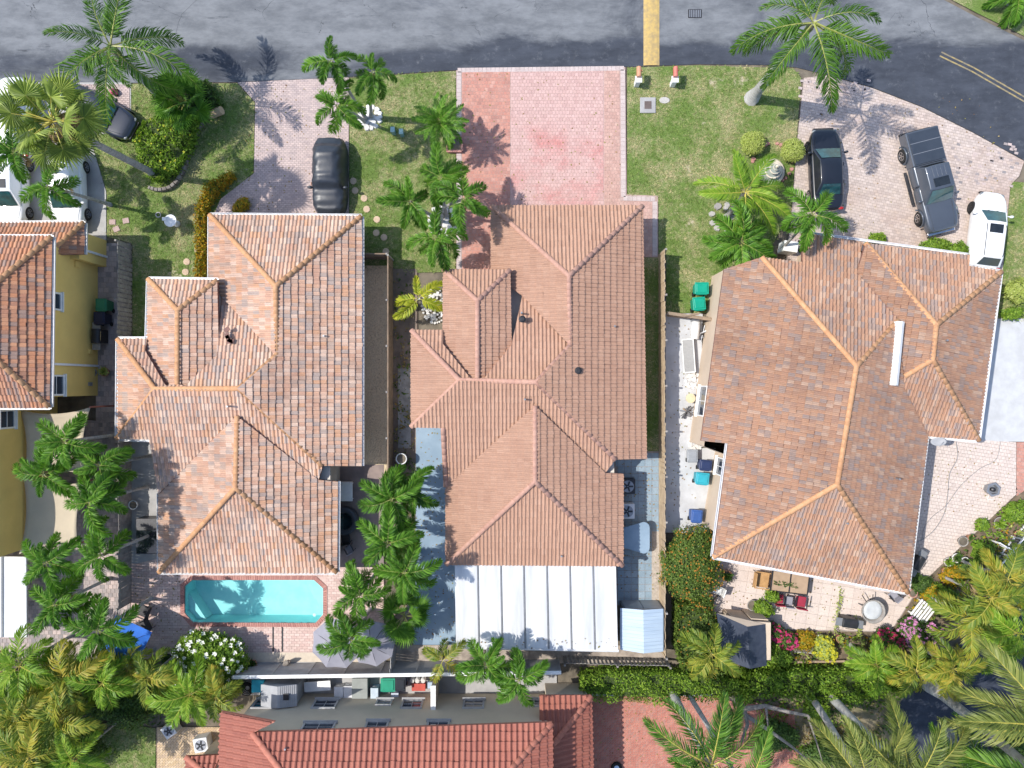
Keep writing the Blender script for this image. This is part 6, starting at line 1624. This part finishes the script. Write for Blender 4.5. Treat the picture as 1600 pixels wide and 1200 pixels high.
for i, (x, lab) in enumerate(((644,'left of three white jars in the rear clutter'),(652,'middle of three white jars in the rear clutter'),(661,'right of three white jars in the rear clutter'))):
    c = P(x,1064,.5); r = thing('jar', lab, 'jar', (c.x,c.y,.02), 0, 'white jars'); mb = MB(); mb.lathe([(.12,0),(.14,.05),(.14,.4),(.11,.45)], 14); mb.build('body', MAT['white_paint'], r, True); mb = MB(); mb.lathe([(.12,.45),(.12,.5),(.05,.51)], 14); mb.build('lid', MAT['stone_white'], r)
c = P(385,1077,.3); hr = thing('hose_reel', 'coiled black hose reel at the left end of the rear fence', 'hose', (c.x,c.y,.02))
mb = MB()
for k in range(4): mb.tube([( (.16+.07*k)*math.cos(t*.524), (.16+.07*k)*math.sin(t*.524), .1+.05*k) for t in range(13)], .035, 6)
mb.build('coil', MAT['rubber'], hr, True)
c = P(496,1072,.7); fl = thing('folding_table', 'white folding table leaning behind the rear fence', 'table', (c.x,c.y,.02), R(4)); mb = MB(); mb.box((0,0,.7),(1.5,.55,.04)); mb.build('table_top', MAT['white_paint'], fl)
for sx in (-.6,.6):
    for sy in (-.2,.2): mb = MB(); mb.tube([(sx,sy,0),(sx*.95,sy,.7)], .02, 6); mb.build('leg', MAT['grey_metal'], fl)
wp = thing('garden_wall', 'short beige wing wall crossing the passage behind the fence', 'wall', P(683,1066)); mb = MB(); mb.box((0,-.1,1.05),(.2,1.5,2.1)); mb.build('wall', MAT['tan_wall'], wp); mb = MB(); mb.box((0,-.1,2.14),(.28,1.56,.08)); mb.build('cap', MAT['white_paint'], wp)

# ------------------------------------------------------------------ patio furniture
def chair(label, px, py, rz, seat='warm', group=None, frame='dark_metal', s=1.0):
    c = P(px, py, .5); r = thing('garden_chair', label, 'chair', (c.x,c.y,.045), rz, group)
    sm = {'warm': MAT['wood_warm'], 'red': plain('red_cushion', (.33,.03,.06), .8), 'grey': MAT['grey_fabric'], 'white': MAT['white_paint'], 'dark': MAT['dark_metal']}[seat]
    mb = MB(); mb.box((0,0,.43),(.5*s,.5*s,.07)); bevel(mb.build('seat', sm, r), .03)
    mb = MB(); mb.box((0,-.27*s,.72),(.5*s,.06,.5)); bevel(mb.build('backrest', sm, r), .025)
    for sx in (-1,1):
        for sy in (-1,1): mb = MB(); mb.tube([(sx*.24*s,sy*.23*s,0),(sx*.22*s,sy*.21*s,.42)], .018, 6); mb.build('leg', MAT[frame], r)
        mb = MB(); mb.box((sx*.27*s,0,.64),(.06,.5*s,.03)); mb.build('armrest', MAT[frame] if seat != 'warm' else sm, r)
ch = chair('wooden armchair at the left end of the patio table', 1190,906, R(-98), 'warm', s=1.7)
dt = thing('dining_table', 'dark framed patio dining table with tan glass top', 'table', (P(1234,910,.74).x, P(1234,910,.74).y, .045), R(-7))
mb = MB(); mb.box((0,0,.72),(2.05,1.15,.03)); mb.build('table_top', plain('tan_glass', (.42,.3,.2), .2), dt)
fr_ = MB()
for y in (-.58,.58): fr_.box((0,y,.73),(2.15,.07,.06))
for x in (-1.05,0,1.05): fr_.box((x,0,.735),(.07,1.1,.06))
fr_.build('frame', MAT['dark_metal'], dt)
for sx in (-.95,.95):
    for sy in (-.5,.5): mb = MB(); mb.tube([(sx,sy,0),(sx,sy,.72)], .03, 6); mb.build('leg', MAT['dark_metal'], dt)
cp_ = P(1228,913,.78); ctp = thing('table_centrepiece', 'leafy centrepiece lying along the patio dining table', 'plant', (cp_.x, cp_.y, .79), R(-7)); mb = MB(); rq = random.Random(9)
for k in range(90): leaf(mb, Vector((rq.uniform(-.7,.7), rq.uniform(-.12,.12), rq.uniform(0,.08))), Vector((rq.uniform(-1,1),rq.uniform(-1,1),1)), .12, rq)
mb.build('leaves', MAT['leaf_dark'], ctp)
chair('red cushioned chair at the lower left of the patio table', 1217,936, R(-4), 'red'); chair('grey chair at the lower middle of the patio table', 1232,939, R(-7), 'grey'); chair('red cushioned chair at the lower right of the patio table', 1251,940, R(-10), 'red', s=1.2)
chair('red chair under the eave at the upper left of the patio table', 1216,893, R(176), 'red'); chair('grey chair under the eave at the upper middle of the patio table', 1233,896, R(174), 'grey'); chair('dark chair under the eave at the upper right of the patio table', 1252,900, R(172), 'dark')
pc = P(1364,955,.8); pp_ = thing('swivel_chair', 'round basket chair with pale cushion on the cream patio', 'chair', (pc.x,pc.y,.045), R(-25))
mb = MB(); mb.lathe([(.05,.35),(.4,.42),(.62,.66),(.68,.86),(.62,.86),(.55,.68),(.35,.5),(.04,.46)], 20); mb.build('basket', MAT['wood_grey'], pp_, True)
mb = MB(); mb.lathe([(.05,.5),(.42,.55),(.56,.72),(.5,.8),(.3,.78),(.04,.74)], 18, (-.05,.05,.02)); mb.build('cushion', plain('pale_cushion', (.5,.52,.53), .9), pp_, True)
for k in range(4): a = k*1.57; mb = MB(); mb.tube([(0,0,.38),(.55*math.cos(a),.55*math.sin(a),.02)], .03, 6); mb.build('leg', MAT['dark_metal'], pp_)
for a, l in ((2.6,1.1),(2.0,.95)): mb = MB(); mb.tube([(.5*math.cos(a),.5*math.sin(a),.7),(l*math.cos(a),l*math.sin(a),.75)], .025, 6); mb.build('frame_bar', MAT['dark_metal'], pp_)
chair('dark folding chair under the south eave of the rust roof', 1396,930, R(40), 'grey', s=.9); chair('white patio chair at the edge of the cream tiles near the round bush', 1122,922, R(70), 'white')
sb = thing('slatted_bench', 'white slatted bench among the rear garden shrubs', 'bench', (P(1442,956,.45).x, P(1442,956,.45).y, 0), R(52))
for k in range(6): mb = MB(); mb.box((0,-.45+.18*k,.45),(1.1,.11,.04)); mb.build('slat', MAT['white_paint'], sb)
for sx in (-.45,.45):
    for sy in (-.4,.4): mb = MB(); mb.box((sx,sy,.22),(.08,.08,.44)); mb.build('leg', MAT['white_paint'], sb)
pb = thing('planter_box', 'pale concrete planter box below the patio edge', 'planter', (P(1253,1013,.4).x, P(1253,1013,.4).y, 0), R(-4)); mb = MB(); mb.box((0,0,.2),(1.3,.55,.4)); bevel(mb.build('box', MAT['concrete'], pb), .03); mb = MB(); mb.box((0,0,.405),(1.15,.42,.02)); mb.build('soil', MAT['soil'], pb)
for lab, a, b in (('fallen timber lying below the planter box', (1225,1035,.2),(1320,1033,.25)),('short timber leaning in the shrubs left of the planter box', (1230,1012,.5),(1245,1032,.1)),('pale dead branch beside the bougainvillea', (1378,1022,.5),(1402,1045,.7))):
    A_ = P(*a); r = thing('timber', lab, 'log', A_); mb = MB(); mb.tube([(0,0,0), P(*b)-A_], .07, 6); mb.build('log', MAT['wood'], r)
for lab, p1, p2 in (('flowering vine trailing across the patio tiles', (1312,920),(1298,985)),('second vine trailing beside the black barbecue', (1336,965),(1342,1010))):
    A_ = P(*p1); r = thing('vine', lab, 'plant', A_); mb = MB(); rq = random.Random(4); B_ = P(*p2)-A_
    for k in range(160): q = B_*rq.random(); leaf(mb, q+Vector((rq.gauss(0,.09),rq.gauss(0,.06),1.3*(.25+.75*q.length/B_.length)*.4+rq.uniform(0,.1))), Vector((rq.uniform(-1,1),rq.uniform(-1,1),1)), .12, rq)
    mb.build('leaves', MAT['leaf_lime'], r); mb = MB(); mb.tube([(0,0,.05),B_*.5+Vector((.05,0,.35)),B_+Vector((0,0,.4))], .015, 5); mb.build('stem', MAT['bark'], r)
# chiminea on the terrace
cm = thing('chiminea', 'grey hexagonal fire pit on the rear terrace', 'fire pit', (P(1552,765,.5).x, P(1552,765,.5).y, .04), R(15))
mb = MB(); mb.lathe([(.3,.0),(.34,.4),(.42,.45),(.42,.5),(.3,.5),(.26,.3)], 6); mb.build('bowl', MAT['grey_metal'], cm); mb = MB(); mb.lathe([(.12,.3),(.14,.5),(.05,.55)], 8); mb.build('burner', MAT['dark_metal'], cm)
mb = MB(); mb.tube([(-.1,-.4,.02),(-.2,-.6,.02),(.1,-.7,.02)], .02, 6); mb.build('hose', MAT['white_paint'], cm)
hz = thing('garden_hose', 'thin grey hose looping across the rear terrace', 'hose', P(1494,688)); b0 = hz.location; mb = MB()
def spline(pts, n=10):
    out = []
    for i in range(len(pts)-1):
        p0, p1, p2, p3 = (Vector(pts[max(0,min(len(pts)-1,i+k))]) for k in (-1,0,1,2))
        for j in range(n): t = j/n; out.append(.5*((2*p1)+(-p0+p2)*t+(2*p0-5*p1+4*p2-p3)*t*t+(-p0+3*p1-3*p2+p3)*t**3))
    return out + [Vector(pts[-1])]
mb.tube(spline([P(x,y,.06)-b0 for x, y in ((1494,690),(1496,715),(1484,740),(1481,770),(1476,800),(1462,825),(1446,840),(1430,848))]), .018, 5); mb.build('hose', MAT['grey_metal'], hz)
mb = MB(); mb.tube(spline([P(x,y,.06)-b0 for x, y in ((1563,690),(1556,718),(1530,733),(1500,760),(1478,790),(1456,808),(1444,825),(1440,845))]), .014, 5); mb.build('hose', MAT['grey_metal'], hz)

# hot tub, bench and toys beside the salmon house
ht = thing('hot_tub', 'dark round spa hot tub between the salmon roof and the palm row', 'hot tub', P(541,812)); mb = MB(); mb.lathe([(.72,0),(.8,.1),(.8,.62),(.72,.66),(.5,.66),(.45,.4),(.02,.38)], 24); mb.build('shell', mk('spa_shell', (.05,.06,.075), .4), ht, True); mb = MB(); mb.lathe([(.47,.55),(.02,.56)], 20); mb.build('water', MAT['water'], ht)
wc_ = thing('sun_lounger', 'white plastic lounge chair under the salmon eave', 'chair', (P(541,768,.4).x, P(541,768,.4).y, .05)); mb = MB(); mb.box((0,0,.38),(.75,1.1,.06)); bevel(mb.build('seat', MAT['white_paint'], wc_), .03); mb = MB(); mb.box((0,.55,.58),(.75,.08,.45)); bevel(mb.build('backrest', MAT['white_paint'], wc_), .03)
for sx in (-.32,.32):
    for sy in (-.45,.45): mb = MB(); mb.tube([(sx,sy,0),(sx,sy,.38)], .03, 6); mb.build('leg', MAT['white_paint'], wc_)
chair('dark metal chair beside the hot tub', 540,842, R(10), 'dark'); chair('pale metal stool by the pool deck corner near the palms', 546,858, R(30), 'grey', s=.8)
bx_ = thing('storage_cabinet', 'glossy black cabinet with dark glass top beside the salmon wall', 'cabinet', (P(230,838,1.0).x, P(230,838,1.0).y, .05)); mb = MB(); mb.box((0,0,.48),(1.25,2.0,.95)); bevel(mb.build('body', MAT['black_plastic'], bx_), .03); mb = MB(); mb.box((0,-.3,.97),(1.2,1.3,.03)); mb.build('glass_top', MAT['car_glass_dark'], bx_); mb = MB(); mb.box((0,.75,.97),(1.2,.5,.04)); mb.build('panel', MAT['dark_metal'], bx_)
for lab, x, y, rz, st_ in (('black chair in the shade of the blue parasol', 225,955,1.2,'dark'),('dark chair below the blue parasol', 212,1012,.4,'dark'),('dark lounge chair at the right of the blue parasol', 226,978,2.0,'dark')): chair(lab, x, y, rz, st_, 'chairs around the blue parasol', s=1.3)
c = P(225,683,1.0)
# deck ornament beside the fence
orn = thing('garden_statue', 'brown bird shaped ornament on the pale strip by the rear fence', 'statue', P(452,1032)); mb = MB(); mb.tube([(-.35,-.25,.25),(-.1,-.05,.4),(.1,.1,.5),(.2,.2,.75)], [.02,.16,.14,.05], 8); mb.build('body', MAT['bark'], orn, True); mb = MB(); mb.tube([(0,0,0),(0,0,.35)], .03, 6); mb.build('leg', MAT['bark'], orn)

# ------------------------------------------------------------------ front garden furniture
def mailbox(label, px, py, body):
    r = thing('mailbox', label, 'mailbox', P(px, py)); mb = MB(); mb.box((0,0,.5),(.34,.34,1.0)); mb.box((0,0,1.03),(.5,.46,.07)); bevel(mb.build('pillar', MAT['white_paint'], r), .02)
    mb = MB(); vs = []; n = 8
    for y in (.1,.78):
        for k in range(n+1): a = math.pi*k/n; vs.append((.16*math.cos(a), y, 1.26+.16*math.sin(a)))
        vs += [(-.16,y,1.08),(.16,y,1.08)]
    m_ = n+3; mb.add(vs, [(k,(k+1)%m_,m_+(k+1)%m_,m_+k) for k in range(m_)] + [tuple(range(m_-1,-1,-1)), tuple(range(m_,2*m_))]); mb.build('box', body, r)
    mb = MB(); mb.box((.18,.5,1.3),(.02,.05,.2)); mb.build('flag', plain('flag_red', (.5,.05,.04)), r); r.scale = (.8,.8,.8)
mailbox('orange mailbox on a white pillar beside the red driveway', 994,133, plain('mail_orange', (.55,.27,.16))); mailbox('red mailbox on a white pillar left of the lawn middle', 1050,133, plain('mail_red', (.55,.17,.13)))
ub = thing('utility_box', 'square concrete utility cover with dark lid in the lawn', 'utility cover', P(1012,165)); mb = MB(); mb.box((0,0,.04),(.9,.9,.1)); bevel(mb.build('frame', MAT['concrete'], ub), .02); mb = MB(); mb.box((0,0,.095),(.4,.44,.02)); mb.build('lid', plain('rust_lid', (.13,.10,.09), .8), ub)
um = thing('water_meter', 'oval grey meter cover in the lawn beside the utility box', 'utility cover', P(1038,157)); mb = MB(); mb.lathe([(.3,0),(.3,.05),(.26,.06)], 18, (0,0,0), 0, 1, .62); mb.build('lid', MAT['stone'], um)
for lab, x, y in (('left of two small teal utility posts in the lawn', 616,208),('right of two small teal utility posts in the lawn', 629,211)):
    r = thing('utility_post', lab, 'utility post', P(x,y)); mb = MB(); mb.box((0,0,.3),(.2,.26,.6)); bevel(mb.build('body', plain('teal_post', (.2,.36,.36)), r), .02); mb = MB(); mb.box((0,0,.62),(.24,.3,.05)); mb.build('cap', plain('teal_cap', (.3,.46,.46)), r)
def ring(name, label, px, py, n, rad, size, mat, fill=0, cat='stone ring', hh=.12, sy=1.):
    r = thing(name, label, cat, P(px,py)); rq = random.Random(int(px))
    for k in range(n+fill):
        a = 6.283*k/n + rq.uniform(-.1,.1); d = rad if k < n else rad*math.sqrt(rq.random())*.85
        if k >= n: a = rq.random()*6.283
        mb = MB(); s = size*rq.uniform(.75,1.25); m = 7; pts = [(s*rq.uniform(.8,1.15)*math.cos(6.283*q/m), s*rq.uniform(.8,1.15)*math.sin(6.283*q/m)) for q in range(m)]
        mb.prism([(x+d*math.cos(a), y+d*sy*math.sin(a)) for x, y in pts], 0, hh*rq.uniform(.6,1.2), rnd=rq.random(), shrink=.8); mb.build('stone', MAT[mat], r)
    return r
ring('stone_bed', 'white stone bed round the three slim palms', 578,184, 14, .62, .16, 'stone_white', 26); ring('stone_bed', 'pale stone bed under the palm clump by the red driveway', 692,345, 14, .8, .15, 'stone_white', 22); ring('stone_bed', 'white pebble bed round the bottle palm', 680,478, 26, .75, .09, 'stone_white', 95, hh=.07, sy=1.3)
ring('stone_bed', 'red brick ring round the tiered fountain', 1207,255, 22, 1.15, .12, 'coping', 0); ring('stone_bed', 'grey boulders under the spreading palm', 1132,340, 9, .75, .2, 'stone', 4); ring('stone_bed', 'pile of pale river stones on the concrete path', 1083,595, 12, .42, .12, 'stone_white', 16); ring('stone_bed', 'round planter of pale pebbles beside the tan wall', 1087,692, 14, .38, .1, 'stone_white', 14)
fo = thing('fountain', 'cream three tiered garden fountain between the globe bushes', 'fountain', P(1203,270))
for z0, r_, h_ in ((0,.75,.28),(.28,.5,.32),(.62,.33,.28),(.95,.2,.2)):
    mb = MB(); mb.lathe([(r_*.35,z0),(r_*.8,z0+h_*.5),(r_,z0+h_*.85),(r_*1.02,z0+h_),(r_*.88,z0+h_),(r_*.8,z0+h_*.8),(r_*.2,z0+h_*.7)], 22); mb.build('tier', plain('cream_stone', (.68,.6,.48), .8), fo, True)
    mb = MB(); mb.lathe([(r_*.84,z0+h_*.9),(.02,z0+h_*.91)], 18); mb.build('water', plain('basin_water', (.3,.33,.3), .1), fo)
mb = MB(); mb.tube([(0,0,0),(0,0,1.2)], .09, 10); mb.lathe([(.05,1.15),(.12,1.25),(.02,1.4)], 10); mb.build('column', plain('cream_stone', (.68,.6,.48), .8), fo, True)
bb = thing('bird_bath', 'white round bird bath on the lawn beside the croton border', 'bird bath', P(277,350)); mb = MB(); mb.lathe([(.2,0),(.16,.1),(.08,.2),(.08,.7),(.2,.78),(.36,.88),(.33,.9),(.18,.82),(.02,.8)], 18); mb.build('basin', MAT['white_paint'], bb, True); mb = MB(); mb.box((-.35,.1,.85),(.22,.18,.12)); mb.build('perch', MAT['white_paint'], bb)
rg = thing('lawn_ring', 'small white ring lying on the lawn left of the bird bath', 'ring', P(248,336)); mb = MB(); mb.tube([(.14*math.cos(t*.524),.14*math.sin(t*.524),.06) for t in range(13)], .03, 6); mb.build('ring', MAT['stone_white'], rg, True)
for i, (x, y) in enumerate(((552,283),(555,298),(569,310),(573,327),(589,343),(588,364),(600,371),(603,393),(292,409),(290,425),(309,391))):
    lab = ['first stepping stone beside the covered car','second stepping stone beside the covered car','third stepping stone beside the covered car','fourth stepping stone past the covered car','last sunlit stepping stone before the roof shadow','left stepping stone in the roof shadow','right stepping stone in the roof shadow','lowest stepping stone in the roof shadow','middle stepping stone by the croton border','lowest stepping stone by the croton border','upper stepping stone by the croton border'][i]
    r = thing('stepping_stone', lab, 'stepping stone', P(x,y), i, 'round stepping stones'); mb = MB(); mb.lathe([(.2,0),(.2,.04),(.17,.05)], 9); mb.build('stone', plain('buff_stone', (.56,.42,.3), .9), r)
for i, (x, y) in enumerate(((176,347),(197,345),(182,358))):
    r = thing('paving_stone', ['left pink paving stone on the lawn by the fence','right pink paving stone on the lawn by the fence','lower pink paving stone on the lawn by the fence'][i], 'paving stone', P(x,y), .2*i); mb = MB(); mb.box((0,0,.02),(.36,.3,.05)); mb.build('stone', plain('pink_stone', (.45,.33,.3), .9), r)
ed = thing('garden_edging', 'dark curved edging of stones round the yellow green mound', 'edging', P(320,182)); b0 = ed.location
for q0, q1 in zip(*(lambda s: (s[::3], s[3::3]))(spline([P(x,y)-b0 for x, y in ((320,183),(312,205),(300,225),(294,250),(285,275),(270,293),(250,298),(235,294))], 9))):
    mb = MB(); mb.box((q0+q1)/2+Vector((0,0,.15)), ((q1-q0).length*.92,.2,.34), math.atan2((q1-q0).y,(q1-q0).x)); bevel(mb.build('stone', MAT['bark'], ed), .04)
lg = thing('cut_log', 'pale sawn log slab leaning beside the curved edging', 'log', P(338,180)); mb = MB(); mb.tube([(-.35,-.1,.15),(.0,.0,.3),(.5,.12,.45)], [.2,.25,.24], 10); mb.build('log', plain('pale_log', (.52,.38,.24), .9), lg)
bpn = thing('brick_planter', 'square brick planter at the foot of the date palm', 'planter', P(711,227)); rq = random.Random(2)
for lvl in range(3):
    for side in range(4):
        for k in range(3):
            o = Vector(((-.27+.27*k)+(.06 if lvl % 2 else 0), -.42, .06+.1*lvl)); M_ = Matrix.Rotation(side*math.pi/2,4,'Z') @ Matrix.Translation(o); mb = MB(); mb.box((0,0,0),(.25,.12,.09), rnd=rq.random()); link('brick', mb.mesh('brick', MAT['coping']), bpn, mat=M_)
mb = MB(); mb.box((0,0,.12),(.7,.7,.2)); mb.build('soil', MAT['soil'], bpn)
fm = thing('toy_ride', 'pink plastic toy beside the dark blue car', 'toy', P(181,146)); mb = MB(); mb.box((0,0,.2),(.35,.3,.25)); mb.lathe([(.12,.3),(.16,.4),(.1,.5)], 10); bevel(mb.build('body', plain('pink_plastic', (.6,.12,.2)), fm), .04); 
for s in (-1,1): mb = MB(); mb.lathe([(.03,-.03),(.1,-.03),(.1,.03),(.03,.03)], 10); link('wheel', mb.mesh('wheel', MAT['rubber']), fm, mat=Matrix.Translation((.1,s*.17,.1)) @ Matrix.Rotation(math.pi/2,4,'X'))
# clutter on the right path
wh = thing('water_heater', 'old white water heater lying on the concrete path', 'water heater', P(1084,517)); mb = MB(); mb.tube([(.05,.5,.32),(-.03,-.5,.32)], .24, 14); mb.build('tank', MAT['white_paint'], wh, True); mb = MB(); mb.box((.0,.62,.3),(.4,.2,.5)); mb.build('cap', MAT['grey_metal'], wh)
sp_ = thing('screen_panel', 'black panel in a white frame propped beside the tan wall', 'panel', P(1078,556)); M_ = Matrix.Rotation(R(4),4,'Z') @ Matrix.Rotation(R(-25),4,'Y')
mb = MB(); mb.box((0,0,.35),(.6,1.85,.03), M=M_); mb.build('panel', MAT['black_fabric'], sp_); mb = MB()
for x, y, w, d in ((-.32,0,.04,1.95),(.32,0,.04,1.95),(0,.95,.66,.05),(0,-.95,.66,.05)): mb.box((x,y,.35),(w,d,.06), M=M_)
mb.build('frame', MAT['white_paint'], sp_)
ly = thing('round_stool', 'round cream topped stool beside the tan wall window', 'stool', P(1076,622)); mb = MB(); mb.lathe([(.27,.44),(.28,.5),(.02,.51)], 18); mb.build('seat', plain('cream_seat', (.68,.56,.36)), ly)
for k in range(4): a = k*1.57+.6; mb = MB(); mb.tube([(.2*math.cos(a),.2*math.sin(a),.0),(.14*math.cos(a),.14*math.sin(a),.45)], .025, 6); mb.build('leg', MAT['wood'], ly)
for lab, x, y, sc in (('pile of scrap metal beside the old water heater', 1100,522,1.),('tangle of potted twigs below the round stool', 1073,645,.8),('scrap chair frame among the plants by the dark shed', 1108,938,1.1)):
    r = thing('scrap_pile', lab, 'scrap', P(x,y)); rq = random.Random(int(x))
    for k in range(9): mb = MB(); a = rq.random()*6; l = sc*rq.uniform(.25,.6); z = rq.uniform(.1,.6); mb.tube([(l*math.cos(a),l*math.sin(a),z*.4),(-l*math.cos(a+.4)*.6,-l*math.sin(a+.4),z)], rq.uniform(.015,.05), 5); mb.build('scrap_piece', MAT[rq.choice(['grey_metal','dark_metal','wood','white_paint'])], r)
uc = thing('utility_cabinet', 'white electrical cabinet in the notch of the rust roof', 'cabinet', (P(1236,385,1.0).x, P(1236,385,1.0).y, .03), R(-8)); mb = MB(); mb.box((0,0,.5),(.8,.6,1.0)); bevel(mb.build('body', MAT['white_paint'], uc), .03); mb = MB(); mb.box((0,.31,.5),(.6,.03,.7)); mb.build('door', MAT['gutter'], uc)
tyre = thing('spare_tyre', 'black tyre with pale hub at the bottom edge of the brick drive', 'tyre', P(963,1198)); mb = MB(); mb.lathe([(.18,0),(.3,.02),(.33,.1),(.3,.2),(.18,.22),(.16,.1)], 20); mb.build('tyre', MAT['rubber'], tyre, True); mb = MB(); mb.lathe([(.17,.06),(.15,.16),(.03,.15)], 14); mb.build('rim', MAT['chrome'], tyre)
